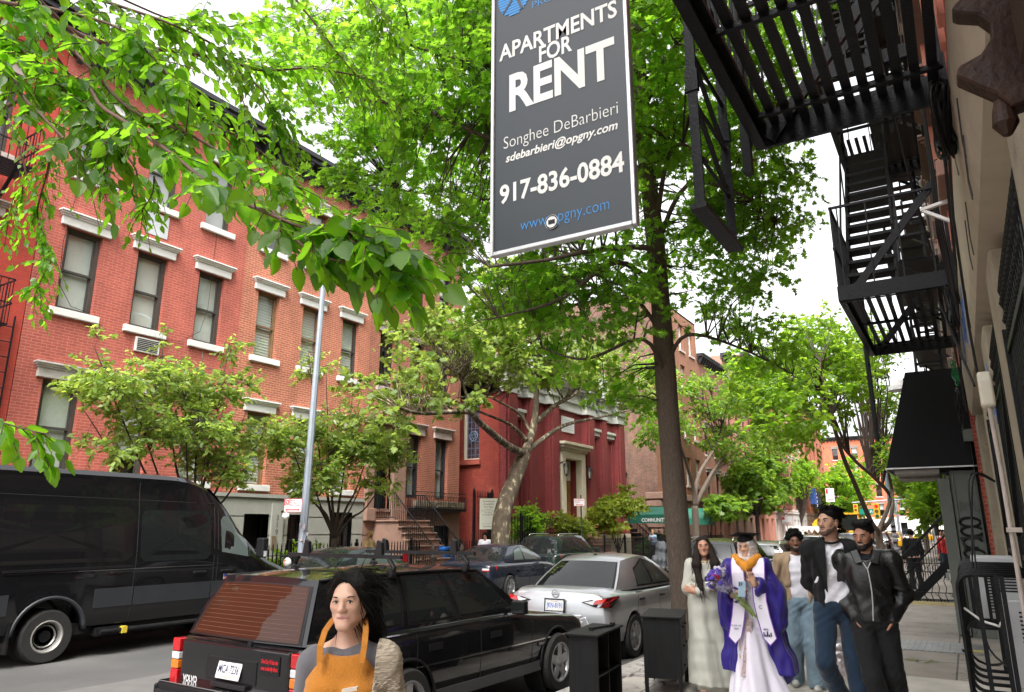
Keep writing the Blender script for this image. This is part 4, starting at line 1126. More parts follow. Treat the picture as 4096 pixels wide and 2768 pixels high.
# ---- hoop cages round the air conditioners
def cage(label,y0,y1,z0,z1,xo,nh,rows):
 t=thing('ac_cage',label,'cage',(0,(y0+y1)/2,z0),group='black hoop cages on the shop wall')
 r=.09
 for k in range(nh):
  y=y0+(y1-y0)*k/(nh-1)
  pts=[(WX+.15,z1)]+[(xo+r-r*math.sin(a),z1-r+r*math.cos(a))for a in np.linspace(0,math.pi/2,6)]+[(xo+r-r*math.cos(a),z0+r-r*math.sin(a))for a in np.linspace(0,math.pi/2,6)]+[(WX+.15,z0)]
  m_=MB();m_.tube([(x,y,z)for x,z in pts],.014,8);m_.build('hoop',M_iron,t,smooth=True)
 b_=MB()
 for x in rows:
  b_.box((x-.014,y0-.016,z0),(x+.014,y0-.006,z1));b_.box((x-.014,y1+.004,z0),(x+.014,y1+.014,z1))
 for z in(z0+.3,z1-.25):b_.box((xo-.014,y0,z),(xo-.006,y1,z+.03))
 b_.build('strap',M_iron,t)
 return t
cage('larger near cage of black steel hoops around the white air conditioner',6.15,7.75,.60,1.46,-.115,6,(-.0,.12,.15))
cage('smaller far cage of black steel hoops, next to the grey vestibule',8.5,9.5,.86,1.44,-.13,6,(-.05,.08))
M_acw=mat('white_ac_case',(.50,.51,.52),.4,var=.08)
def ac_unit(label,y0,y1,z0,z1,x0,x1):
 t=thing('air_conditioner',label,'air conditioner',((x0+x1)/2,(y0+y1)/2,z0))
 MB().box((x0,y0,z0),(x1,y1,z1)).build('case',M_acw,t,bevel=.015)
 g=MB()
 for k in range(int((z1-z0-.1)/.028)):
  z=z0+.06+k*.028;g.box((x0+.1,y0-.004,z),(x1-.02,y0-.001,z+.013));g.box((x0-.004,y0+.06,z),(x0-.001,y1-.06,z+.013))
 g.build('grille',M_blk,t)
 return t
ac_unit('white outdoor air conditioner unit inside the near hoop cage',6.5,7.2,.68,1.28,.13,.4)
ac_unit('white air conditioner box inside the far hoop cage',8.75,9.3,.92,1.5,-.02,.35)
lp=MB()
lp.tube([(-.1,6.6,1.2),(.0,6.55,1.12),(.1,6.45,1.1),(.15,6.4,1.2)],.009,5)
props(lp.build('white_cord',M_white),'white power cord drooping to the near air conditioner','cord')
lp=MB()
lp.tube([(.12+.14*math.cos(t)-.1,7.0+.05*math.sin(3*t),.92+.17*math.sin(t))for t in np.linspace(0,6,20)],.01,5)
for k in range(2):lp.tube(smooth_path([(.24,7.2+k*.1,2.15),(.10-.03*k,7.1,2.2),(.03,7.0,1.8),(-.02+.03*k,6.9,1.3),(.02,6.8,.9),(.2,6.7,.75)]),.007,5)
props(lp.build('black_hose',M_blk),'black hoses and cable looped through the hoop cages','hose')
# ---- next door: stoop, iron fence, houses down the right side
G_r='brick tenements along the right side of the street'
r2=far_house('tenement_house','red brick tenement just past the awning',FR,14.42,22.4,17,B_right,M_stone_p,4,4,True,group=G_r,base=M_greypt)
far_house('tenement_house','second tenement past the awning, with the black stoop in front',FR,22.4,31,17.5,far_b[1],M_stone_w,4,4,True,group=G_r)
far_house('tenement_house','cream trimmed tenement far along the right wall line',FR,31,40,18,far_b[3],M_stone_w,4,4,True,group=G_r)
far_house('tenement_house','farthest visible tenement along the right wall line',FR,40,60,17,far_b[0],M_stone_p,8,4,True,group=G_r)
far_house('tenement_house','corner tenement near the avenue on the right',FR,60,109,17,far_b[1],M_stone_p,14,4,group=G_r)
so=thing('stoop','black iron stoop with slanting handrails beyond the grey vestibule','stoop',(-.5,22,0))
s1=MB()
for i in range(9):s1.box((-1.5+i*.19,20.9,0+i*.19),(-1.28+i*.19,22.1,.04+i*.19))
s1.prism([(-1.55,0),(-1.3,0),(.25,1.55),(.25,1.85)],lambda x,z,d:Vector((x,d,z)),20.86,20.9);s1.prism([(-1.55,0),(-1.3,0),(.25,1.55),(.25,1.85)],lambda x,z,d:Vector((x,d,z)),22.1,22.14)
s1.build('steps',M_iron,so)
for y in(20.88,22.12):
 r_=MB()
 r_.tube([(-1.62,y,.95),(.2,y,2.75)],.022,6);r_.tube([(-1.62,y,.5),(.2,y,2.3)],.014,6)
 for i in range(16):x=-1.6+i*.115;r_.bar((x,y,max(0,x+1.5)),(x,y,x+2.57),.015)
 r_.build('handrail',M_iron,so)
MB().box((-.3,22.3,0),(WX,22.36,2.4)).build('side_panel',M_greypt,so)
fe=thing('iron_fence','low scrolled black iron fence across the pavement before the stoop','fence',(-.8,20.6,0))
f_=MB();Q=lambda x,z:(x,20.6,z)
for z in(.12,.28,.75,.95):f_.bar(Q(-1.55,z),Q(.25,z),.02)
for i in range(13):
 x=-1.5+i*.145
 f_.tube([Q(x+.02*math.sin(k*1.6),.02+k*.075)for k in range(13)],.009,4)
for i in range(6):
 x=-1.35+i*.29;f_.tube([Q(x+.07*math.cos(t),.85+.07*math.sin(t))for t in np.linspace(0,6.28,11)],.008,4);f_.bar(Q(x-.1,.28),Q(x+.15,.02),.012)
f_.build('scroll_panel',M_iron,fe)
gp=MB()
for x in(-1.56,.26):gp.box((x-.025,20.575,0),(x+.025,20.625,1.05))
gp.build('post',M_iron,fe)
struct('fence_kerb',MB().box((-1.6,20.5,0),(.27,20.72,.07)),mat('yellow_kerb',(.5,.42,.22),.8,var=.2,coords='World'))
# ---- hanging letting sign
M_signface=mat('slate_sign_face',(.017,.023,.030),.42,var=.12,vs=1.2,stretch=(8,8,.4))
M_alu=mat('aluminium_frame',(.55,.56,.57),.4,.5,.08)
M_letter=mat('offwhite_letters',(.70,.69,.66),.5,var=.04)
M_blue=mat('sky_blue_letters',(.02,.22,.55),.5,var=.04)
SY=3.5
tl,bl_,brr=atY(1960,0,SY),atY(1962,1022,SY),atY(2550,904,SY)
sx0,sx1,sz0=bl_.x,brr.x,(bl_.z+brr.z)/2
sz1=5.75
sg=thing('letting_sign','slate blue hanging sign reading APARTMENTS FOR RENT in a silver frame','sign',((sx0+sx1)/2,SY,sz0))
MB().box((sx0+.02,SY,sz0+.02),(sx1-.02,SY+.03,sz1-.02)).build('panel',M_signface,sg)
fm=MB();w=.026
fm.box((sx0,SY-.012,sz0),(sx0+w,SY+.042,sz1));fm.box((sx1-w,SY-.012,sz0),(sx1,SY+.042,sz1));fm.box((sx0+w,SY-.012,sz0),(sx1-w,SY+.042,sz0+w));fm.box((sx0+w,SY-.012,sz1-w),(sx1-w,SY+.042,sz1))
fm.build('frame',M_alu,sg,bevel=.004,seg=1)
SP=lambda x,y:Vector((x,SY-.003,y))
def sline(s,p0,p1,h,bold,m,slant=0.0):
 a,b=atY(*p0,SY),atY(*p1,SY)
 tm=MB();text_to(tm,s,SP,a.x,(a.z+b.z)/2,w=b.x-a.x,h=h,bold=bold,slant=slant)
 return tm.build('lettering',m,sg,recalc=False)
zz=lambda x,y:(1300+x/1.122,y/1.122)
sline('APARTMENTS',zz(783,270),zz(1312,78),.115,.022,M_letter)
sline('FOR',zz(962,278),zz(1110,228),.115,.022,M_letter)
sline('RENT',zz(828,488),zz(1305,345),.255,.03,M_letter)
sline('Songhee DeBarbieri',zz(803,668),zz(1316,512),.085,-.012,M_letter)
sline('sdebarbieri@opgny.com',zz(812,724),zz(1312,585),.055,.022,M_letter,.22)
sline('917-836-0884',zz(785,915),zz(1345,768),.122,.025,M_letter)
sline('www.opgny.com',zz(878,1030),zz(1278,945),.075,-.012,M_blue)
ms=MB();cx_,cz_=atY(*zz(848,20),SY),0
c0_=atY(*zz(850,0),SY);R0=.125
pts=[(R0*math.cos(t),R0*1.15*math.sin(t))for t in np.linspace(0,6.283,41)[:-1]]
for k in range(14):
 za=-R0*1.15+k*R0*2.3/14;zb=za+R0*2.3/14*.8;zm_=(za+zb)/2
 hw=R0*math.sqrt(max(0,1-(zm_/(R0*1.15))**2))
 if hw>.01:ms.quad(SP(c0_.x-hw,c0_.z+za+.03),SP(c0_.x+hw,c0_.z+za+.03),SP(c0_.x+hw,c0_.z+zb+.03),SP(c0_.x-hw,c0_.z+zb+.03))
ms.build('emblem',M_blue,sg,recalc=False)
m2=MB();P2=lambda x,y:Vector((x,SY-.006,y))
for(a,b)in(((-.09,-.1),(.09,.12)),((-.05,.14),(.05,-.12))):m2.quad(P2(c0_.x+a[0],c0_.z+.03+a[1]),P2(c0_.x+a[0]+.02,c0_.z+.03+a[1]),P2(c0_.x+b[0]+.02,c0_.z+.03+b[1]),P2(c0_.x+b[0],c0_.z+.03+b[1]))
m2.build('emblem',M_signface,sg,recalc=False)
pr_=MB();a_=atY(*zz(932,38),SY);text_to(pr_,'PROPERTIES',SP,a_.x,a_.z,w=.42,h=.05,bold=-.01);pr_.build('lettering',M_blue,sg,recalc=False)
stk=MB();c1_=atY(*zz(1020,998),SY)
stk.lathe([(.045,0),(.045,.003)],(c1_.x,SY-.009,c1_.z),20,axis='y');so_=stk.build('round_sticker',mat('sticker_white',(.7,.7,.7),.5),sg)
s2=MB();s2.lathe([(.043,0),(.036,0),(.036,-.001),(.043,-.001)],(c1_.x,SY-.0092,c1_.z),20,axis='y',cap=False);s2.box((c1_.x-.022,SY-.0105,c1_.z-.014),(c1_.x+.022,SY-.0095,c1_.z+.014));s2.build('camera_mark',M_blk,so_)
hk=MB()
for x in(sx0+.15,sx1-.12):hk.bar((x,SY+.015,sz1),(x,SY+.015,6.02),.03)
hk.bar((sx0-.05,SY+.015,6.04),(WX,SY+.015,6.04),.06);hk.bar((sx0+.3,SY+.015,6.05),(WX,SY+.015,7.0),.03)
hk.build('hanger',M_iron,sg)
# ====== TREES
def star_leaf():
 p=[(0,0),(.12,.06),(.10,.34),(.26,.14),(.38,.46),(.5,.12),(.72,.34),(.74,.1),(1,0)]
 q=[(x,-y)for x,y in p[1:-1]][::-1]
 return np.array(p+q,float)
def five_leaf():
 p=[(0,0),(-.08,.3),(.16,.28),(.3,.55),(.48,.26),(.72,.3),(.72,.12),(1,0)]
 q=[(x,-y)for x,y in p[1:-1]][::-1]
 return np.array(p+q,float)
def oval_leaf():
 p=[(0,0),(.18,.17),(.45,.26),(.75,.16),(1,0)]
 q=[(x,-y)for x,y in p[1:-1]][::-1]
 return np.array(p+q,float)
def fold_leaf(serr=True):
 n=9
 up=[]
 for i in range(n+1):
  t=i/n
  w=.34*math.sin(math.pi*t**.8)**.85*(1-.25*t)
  up.append((t,w));
  if serr and 0<i<n:up.append((t+.035,w*.93))
 return up
def leaves_mesh(name,P,A,Nn,S,tmpl,mt,parent,curl=.12):
 """P pos, A axis, Nn normal, S size; tmpl (k,2)"""
 n,k=len(P),len(tmpl)
 A=A/np.linalg.norm(A,axis=1,keepdims=True)
 B=np.cross(Nn,A);B/=np.linalg.norm(B,axis=1,keepdims=True)+1e-9
 N2=np.cross(A,B)
 x=tmpl[:,0][None,:,None];y=tmpl[:,1][None,:,None]
 z=-curl*(x**2)+.25*np.abs(y)
 V=P[:,None,:]+S[:,None,None]*(x*A[:,None,:]+y*B[:,None,:]+z*N2[:,None,:])
 V=V.reshape(-1,3).astype(np.float32)
 me=bpy.data.meshes.new(name)
 me.vertices.add(n*k);me.vertices.foreach_set('co',V.ravel())
 me.loops.add(n*k);me.loops.foreach_set('vertex_index',np.arange(n*k,dtype=np.int32))
 me.polygons.add(n);me.polygons.foreach_set('loop_start',np.arange(0,n*k,k,dtype=np.int32));me.polygons.foreach_set('loop_total',np.full(n,k,dtype=np.int32))
 me.update();me.validate()
 return link_mesh(name,me,mt,parent)
def folded_leaves(name,P,A,Nn,S,mt,parent,rg):
 up=fold_leaf();k=len(up);n=len(P)
 A=A/np.linalg.norm(A,axis=1,keepdims=True)
 B=np.cross(Nn,A);B/=np.linalg.norm(B,axis=1,keepdims=True)+1e-9
 N2=np.cross(A,B)
 t=np.array(up)
 mid=np.array([(x,0)for x in np.linspace(0,1,6)])
 half=np.concatenate([t,mid[1:-1][::-1]*[1,1]])
 kk=len(half)
 curl=rg.uniform(-.05,.3,n)[:,None];fold=rg.uniform(.05,.35,n)[:,None];wid=rg.uniform(.85,1.15,n)[:,None]
 vs=[]
 for sgn in(1,-1):
  x=half[:,0][None];y=half[:,1][None]*sgn*wid
  z=-curl*x**2+fold*np.abs(y)+.02*np.sin(x*30)*(np.abs(y)>.02)
  vs.append(P[:,None,:]+S[:,None,None]*(x[...,None]*A[:,None,:]+y[...,None]*B[:,None,:]+z[...,None]*N2[:,None,:]))
 V=np.stack(vs,1).reshape(-1,3).astype(np.float32)
 me=bpy.data.meshes.new(name)
 per=2*kk
 idx0=np.arange(kk);idx1=np.arange(kk)+kk
 shared=[0,k-1]+list(range(k,kk))
 for s_ in shared:idx1[s_]=idx0[s_]
 loops=np.concatenate([idx0,idx1[::-1]])
 L_=(np.arange(n)[:,None]*per+loops[None]).ravel().astype(np.int32)
 me.vertices.add(n*per);me.vertices.foreach_set('co',V.ravel())
 me.loops.add(len(L_));me.loops.foreach_set('vertex_index',L_)
 me.polygons.add(2*n);me.polygons.foreach_set('loop_start',np.arange(0,len(L_),kk,dtype=np.int32));me.polygons.foreach_set('loop_total',np.full(2*n,kk,dtype=np.int32))
 me.update();me.validate()
 return link_mesh(name,me,mt,parent)
M_bark=mat('oak_bark',(.105,.078,.058),.9,var=.45,vs=14,bump=1.0,bs=26,stretch=(5,5,.9),dirt=((.17,.16,.13),3,.62))
def sycamore_bark():
 m,t,b,out=_nt('sycamore_bark');N,L=t.nodes,t.links
 tc=N.new('ShaderNodeTexCoord');mp=N.new('ShaderNodeMapping');mp.inputs['Scale'].default_value=(7,7,3.5);L.new(tc.outputs['Object'],mp.inputs[0])
 n1=N.new('ShaderNodeTexNoise');n1.inputs['Scale'].default_value=1;n1.inputs['Detail'].default_value=4;L.new(mp.outputs[0],n1.inputs['Vector'])
 rp=N.new('ShaderNodeValToRGB');rp.color_ramp.interpolation='CONSTANT'
 e=rp.color_ramp.elements;e[0].color=(.075,.055,.036,1);e[1].position=.5;e[1].color=(.12,.09,.06,1);x=e.new(.59);x.color=(.34,.30,.19,1);x=e.new(.42);x.color=(.095,.072,.047,1)
 L.new(n1.outputs[0],rp.inputs[0]);L.new(rp.outputs[0],b.inputs['Base Color']);b.inputs['Roughness'].default_value=.85
 bp=N.new('ShaderNodeBump');bp.inputs['Strength'].default_value=.5;bp.inputs['Distance'].default_value=.02;L.new(n1.outputs[0],bp.inputs['Height']);L.new(bp.outputs[0],b.inputs['Normal'])
 return m
M_syc=sycamore_bark()
M_twig=mat('dark_twig',(.05,.034,.026),.8,var=.3,vs=20)
M_twigr=mat('reddish_twig',(.10,.045,.03),.7,var=.3,vs=20)
def crown_sprays(rg,ells,nclus,tips,gap_seed=0,gap=.42,gscale=.55,shell=.45,flat=.0):
 """cluster centres inside a union of ellipsoids, thinned by noise so that sky shows through"""
 from mathutils import noise
 out=[]
 w=np.array([e[3]if len(e)>3 else e[1][0]*e[1][1]*e[1][2]for e in ells],float);w/=w.sum()
 tries=0
 while len(out)<nclus and tries<nclus*20:
  tries+=1
  e=ells[rg.choice(len(ells),p=w)]
  d=rg.normal(size=3);d/=np.linalg.norm(d)
  r=rg.uniform(shell**3,1)**(1/3)
  p=np.array(e[0])+d*r*np.array(e[1])
  if noise.noise(Vector(p*gscale)+Vector((gap_seed,0,0)))*.5+.5<gap:continue
  out.append(p)
 return np.array(out)
def make_tree(name,label,base,trunk,trunk_r,limbs,ells,nclus,per,leaf,lsize,lm,bark,twig=None,group=None,seed=1,spray=.5,droop=.25,gap=.42,gscale=.55,shell=.35,up_bias=.5,limb_n=9,bare=0.0,extra=None):
 rg=np.random.default_rng(seed)
 t=thing(name,label,'tree',base,group=group)
 tb=MB()
 tp=smooth_path(trunk,5)
 rs=np.interp(np.linspace(0,1,len(tp)),np.linspace(0,1,len(trunk_r)),trunk_r)
 rs=[r*(1+.03*math.sin(i*1.7))for i,r in enumerate(rs)]
 tb.tube(tp,rs,18)
 anchors=[np.array(p)for p in tp[len(tp)//3:]];ar=[r for r in rs[len(tp)//3:]]
 tr=tb.build('trunk',bark,t,smooth=True)
 lb=MB()
 for(pts,r0,r1)in limbs:
  sp_=smooth_path(pts,5)
  r_=np.linspace(r0,r1,len(sp_))
  lb.tube(sp_,list(r_),limb_n)
  anchors+=[np.array(p)for p in sp_[2:]];ar+=list(r_[2:])
 if limbs:lb.build('limb',bark,t,smooth=True)
 cl=crown_sprays(rg,ells,nclus,None,seed*3.1,gap,gscale,shell)
 if extra is not None:cl=np.concatenate([cl,np.array(extra)])
 AN=np.array(anchors)
 tw=MB();Pp,Aa,Nn,Ss=[],[],[],[]
 for c in cl:
  dd=np.linalg.norm(AN-c,axis=1);i=int(np.argmin(dd));a=AN[i]
  v=c-a;L=np.linalg.norm(v)
  if L>.05 and rg.random()>bare:
   mid=a+v*.5+rg.normal(size=3)*.06*L+np.array([0,0,.10*L])
   r0=min(ar[i]*.6,.010+.012*L)
   tw.tube([a,mid,c],[r0,r0*.6,.004],4,cap=False)
  out=v/(L+1e-6)
  for s in range(rg.integers(2,5)):
   d=out*.5+rg.normal(size=3)*.7;d[2]=d[2]*.55-droop*.4;d/=np.linalg.norm(d)
   ln=spray*rg.uniform(.5,1.15)
   e=c+d*ln;e[2]-=droop*ln*.35
   tw.tube([c,(c+e)/2+np.array([0,0,.04*ln]),e],[.005,.004,.002],3,cap=False)
   n=max(2,int(per*rg.uniform(.6,1.3)))
   tt=rg.uniform(.1,1.05,n)
   base_=c[None]+d[None]*ln*tt[:,None];base_[:,2]-=droop*ln*.35*tt**2
   side=np.cross(d,[0,0,1.0]);side/=np.linalg.norm(side)+1e-6
   sg_=rg.choice([-1,1],n)[:,None]
   ax=d[None]*.6+side[None]*sg_*rg.uniform(.4,1.0,(n,1))+rg.normal(size=(n,3))*.35;ax[:,2]-=droop
   nn=np.tile([0,0,up_bias],(n,1))+rg.normal(size=(n,3))*.45
   Pp.append(base_+rg.normal(size=(n,3))*.02);Aa.append(ax);Nn.append(nn);Ss.append(lsize*rg.uniform(.65,1.25,n))
 tw.build('twig',twig or M_twig,t,recalc=False)
 leaves_mesh('crown',np.concatenate(Pp),np.concatenate(Aa),np.concatenate(Nn),np.concatenate(Ss),leaf,lm,t)
 return t
L_oak=leaf_mat('oak_leaf',(.045,.125,.012),(.115,.235,.022),trans=.6,tcol=(.44,.82,.05))
L_syc=leaf_mat('sycamore_leaf',(.10,.17,.03),(.24,.33,.08),trans=.45,tcol=(.46,.6,.09))
L_cherry=leaf_mat('cherry_leaf',(.09,.16,.035),(.24,.32,.08),trans=.5,tcol=(.50,.68,.10),tip=(.36,.19,.05))
L_elm=leaf_mat('elm_leaf',(.028,.095,.008),(.08,.18,.014),trans=.6,tcol=(.36,.76,.03),rough=.35,gloss=.5)
L_loc=leaf_mat('locust_leaf',(.07,.16,.015),(.16,.27,.028),trans=.55,tcol=(.48,.76,.05))
L_far=leaf_mat('far_leaf',(.05,.125,.018),(.13,.22,.035),trans=.5,tcol=(.42,.64,.06))
L_jm=leaf_mat('japanese_maple_leaf',(.10,.17,.014),(.22,.28,.03),trans=.4,tcol=(.45,.50,.04))
L_dark=leaf_mat('shrub_leaf',(.03,.075,.016),(.075,.14,.03),trans=.3,tcol=(.2,.38,.05))
OX,OY=-3.85,11.28
def ox(px,py,X):return tuple(atX(px,py,X))
def od(px,py,D):return tuple(atD(px,py,D))
K=1.7625
# ---- the pin oak in the middle
ot=[(OX,OY,-.05),(OX+.02,OY-.02,.35),tuple(atX(2681,1763,OX)),tuple(atX(2630,1057,OX)),tuple(atX(2573,529,OX)),tuple(atX(2540,0,OX)),(OX-.25,OY-.3,13.5)]
omid=[Vector(p)for p in ot]
limbs=[([omid[3]+Vector((0,0,-.2)),od(1478*K,565*K,11.2),od(1340*K,570*K,10.6),od(1240*K,590*K,10.0),od(1110*K,605*K,9.6)],.055,.018),([omid[3]+Vector((0,0,-.45)),od(1400*K,595*K,11.0),od(1270*K,680*K,10.6),od(1130*K,720*K,10.4)],.05,.015),([omid[2]+Vector((0,0,1.7)),od(1400*K,640*K,12.0),od(1290*K,700*K,12.6),od(1200*K,690*K,13)],.04,.012),([omid[2]+Vector((0,0,1.0)),od(1460*K,770*K,11.2),od(1330*K,815*K,11.0),od(1230*K,790*K,11.0)],.04,.012),([omid[2]+Vector((0,0,1.2)),od(1560*K,760*K,11.5),od(1680*K,790*K,12),od(1800*K,850*K,12.3)],.04,.010),([omid[3]+Vector((0,0,.3)),od(1560*K,420*K,11.3),od(1690*K,445*K,11.5),od(1760*K,500*K,12)],.045,.012),([omid[3]+Vector((0,0,.6)),od(1530*K,330*K,11.3),od(1650*K,380*K,11.5),od(1760*K,250*K,12)],.045,.012),([omid[4]+Vector((0,0,-.3)),od(1350*K,400*K,11.6),od(1150*K,330*K,11.0),od(950*K,250*K,10.6),od(780*K,220*K,10.4)],.06,.012),([omid[4]+Vector((0,0,.2)),od(1300*K,200*K,11.0),od(1100*K,150*K,10.5),od(850*K,80*K,10.4)],.055,.012),([omid[4]+Vector((0,0,1.0)),od(1300*K,20*K,11),od(1100*K,-60*K,10.6),od(850*K,-60*K,10.2)],.05,.012),([omid[4]+Vector((0,0,.4)),od(1560*K,60*K,11.5),od(1660*K,-40*K,12)],.05,.012),([omid[3]+Vector((0,0,1.0)),od(1400*K,350*K,12.6),od(1150*K,450*K,13.5),od(900*K,430*K,14)],.05,.012),]
def pe(px,py,D,rx,ry,rz,w=1.0):return(tuple(atD(px*K,py*K,D)),(rx,ry,rz),w)
ells=[pe(1290,130,11.2,2.4,2.4,1.6,1.6),pe(1000,100,10.6,1.9,2.0,1.3,1.4),pe(780,190,13.3,1.5,2.0,1.1,.85),pe(1010,330,12.8,2.1,2.2,1.2,1.6),pe(860,420,14.2,1.6,2.0,.8,.7),pe(1250,480,11.6,1.8,2.0,1.2,1.1),pe(1130,590,11.2,1.5,1.6,.9,1.0),pe(1300,720,11.5,1.6,1.6,.8,1.0),pe(1180,770,11.6,1.0,1.4,.5,.4),pe(1600,620,12.2,1.25,1.8,1.0,1.0),pe(1650,780,12.6,1.1,1.6,.7,.7),pe(1620,330,12.4,1.3,2.2,1.6,1.3),pe(1650,100,12.4,1.4,2.2,1.6,1.1),pe(1700,470,12.6,1.0,1.8,1.0,.7),pe(1740,260,12.8,.9,1.8,1.2,.6),pe(1300,-120,11.5,3,2.4,1.4,1.2),pe(1470,880,12.0,.9,1.2,.35,.22)]
make_tree('pin_oak','tall street oak with dark straight trunk and huge light green crown',(OX,OY,0),ot,[.24,.20,.175,.155,.135,.115,.06],limbs,ells,1900,10,star_leaf(),.135,L_oak,M_bark,seed=5,spray=.55,droop=.25,gap=.45,gscale=.8)
# ---- the leaning sycamore on the far pavement
sb=Vector((-13.35,20.9,0));sfk=Vector(atX(1190*K,1030*K,-13.3))
st0=[tuple(sb),tuple(atX(1140*K,1170*K,-13.33)),tuple(atX(1165*K,1095*K,-13.3)),tuple(sfk)]
SX=-13.3
q_=lambda x,y,X=SX:tuple(atX(x*K,y*K,X))
sl=[([sfk,q_(1210,970),q_(1217,900),q_(1215,820),q_(1190,720)],.17,.05),([sfk,q_(1150,1010,-13.0),q_(1090,960,-12.6),q_(1060,935,-12.4),q_(960,938,-12),q_(900,925,-11.8)],.15,.03),([Vector(q_(1085,955,-12.6)),q_(1060,900,-12.6),q_(1045,860,-12.6),q_(1000,820,-12.6)],.06,.02),([Vector(q_(1195,1000)),q_(1160,965,-13.6),q_(1090,935,-14),q_(1010,900,-14)],.08,.02),([Vector(q_(1205,985)),q_(1180,940,-13.6),q_(1120,905,-14),q_(1050,870,-14.4)],.07,.02),([sfk,q_(1240,990,-13.2),q_(1290,962,-13.1),q_(1370,945,-13.0),q_(1450,925,-12.8)],.11,.03),([Vector(q_(1215,960)),q_(1260,920,-13.4),q_(1310,890,-13.6),q_(1360,830,-13.8)],.11,.03),([Vector(q_(1216,880)),q_(1250,800),q_(1300,730,-13.8)],.07,.02)]
def px_(x,y,X,rx,ry,rz,w=1.0):return(tuple(atX(x*K,y*K,X)),(rx,ry,rz),w)
ells=[px_(920,880,-12.4,1.2,1.6,.8,1.0),px_(1000,800,-12.8,1.4,1.8,1.1,1.3),px_(1120,820,-13.2,1.5,1.8,.9,1.1),px_(1080,740,-13.2,1.6,1.8,.9,1.0),px_(1210,780,-13.3,1.6,1.6,1.0,.9),px_(1330,830,-13.4,1.3,2.2,1.0,.9),px_(1430,890,-13.2,.8,1.8,.7,.5),px_(1190,660,-13.3,2,2,1.2,.8),px_(880,960,-12.2,.7,1.0,.4,.35),px_(1020,905,-12.4,1.0,1.2,.35,.3),px_(1270,850,-13.2,1.2,1.6,.6,.6),px_(1380,800,-13.2,1.3,1.8,.8,.7)]
make_tree('sycamore','leaning sycamore with mottled peeling bark and pale crown, in front of the synagogue',tuple(sb),st0,[.36,.30,.27,.24],sl,ells,760,9,five_leaf(),.17,L_syc,M_syc,seed=8,spray=.6,droop=.15,gap=.42,gscale=.7,twig=M_syc)
# ---- two small cherries before the row houses
def cherry(label,X,base_px,tops,cells,nclus,seed):
 b=atX(base_px[0]*K,base_px[1]*K,X);b.z=0
 fk=Vector((b.x,b.y+.05,1.5))
 lm_=[]
 for(x,y,dx)in tops:
  e=Vector(atX(x*K,y*K,X+dx));mid=fk.lerp(e,.5)+Vector((0,0,-.12*(e-fk).length+.15))
  lm_.append(([fk,fk.lerp(mid,.5)+Vector((0,0,.1)),mid,e],.045,.008))
 return make_tree('cherry_tree',label,tuple(b),[tuple(b),(b.x+.03,b.y,.8),tuple(fk)],[.13,.10,.085],lm_,[px_(x,y,X+dx,*r)for(x,y,dx,r)in cells],nclus,9,oval_leaf(),.125,L_cherry,M_twig,seed=seed,spray=.42,droop=.2,gap=.40,gscale=.9,group='small cherry trees on the far pavement')
cherry('spreading small cherry with orange leaf tips, behind the black van',-14.1,(430,1240),[(215,790,.4),(300,900,.5),(190,930,0),(365,770,0),(460,800,.2),(520,780,0),(560,930,-.2),(600,980,0),(420,900,.6),(470,1010,.4)],[(250,880,.3,(.7,.6,.45,.7)),(215,800,.3,(.25,.3,.35,.22)),(370,870,.2,(.8,.8,.55,1.0)),(370,785,0,(.25,.3,.3,.2)),(490,880,0,(.8,.8,.5,1.0)),(515,785,0,(.22,.3,.3,.2)),(570,980,0,(.7,.8,.5,.9)),(430,970,.4,(.8,.9,.5,1.0)),(330,960,.4,(.7,.7,.4,.7)),(480,1060,.2,(.7,.8,.4,.6)),(600,1060,.0,(.5,.6,.4,.4)),(260,1010,.3,(.5,.6,.3,.35))],430,21)
cherry('fuller small cherry with bright green leaves, just right of the lamp post',-14.4,(755,1240),[(700,800,0),(740,850,.4),(800,900,.2),(860,950,.2),(900,1050,.2),(640,950,.2),(690,1020,.4),(830,1080,.4)],[(715,830,0,(.3,.4,.4,.3)),(760,910,.2,(.8,.8,.5,1.0)),(830,930,.2,(.7,.8,.45,.8)),(700,960,.2,(.6,.7,.5,.7)),(800,1010,.3,(.9,.9,.5,1.1)),(880,1030,.2,(.6,.7,.45,.6)),(740,1070,.3,(.8,.8,.4,.9)),(650,1010,.2,(.5,.5,.4,.5)),(850,1100,.3,(.6,.7,.35,.5)),(700,1100,.3,(.5,.6,.3,.3))],430,22)
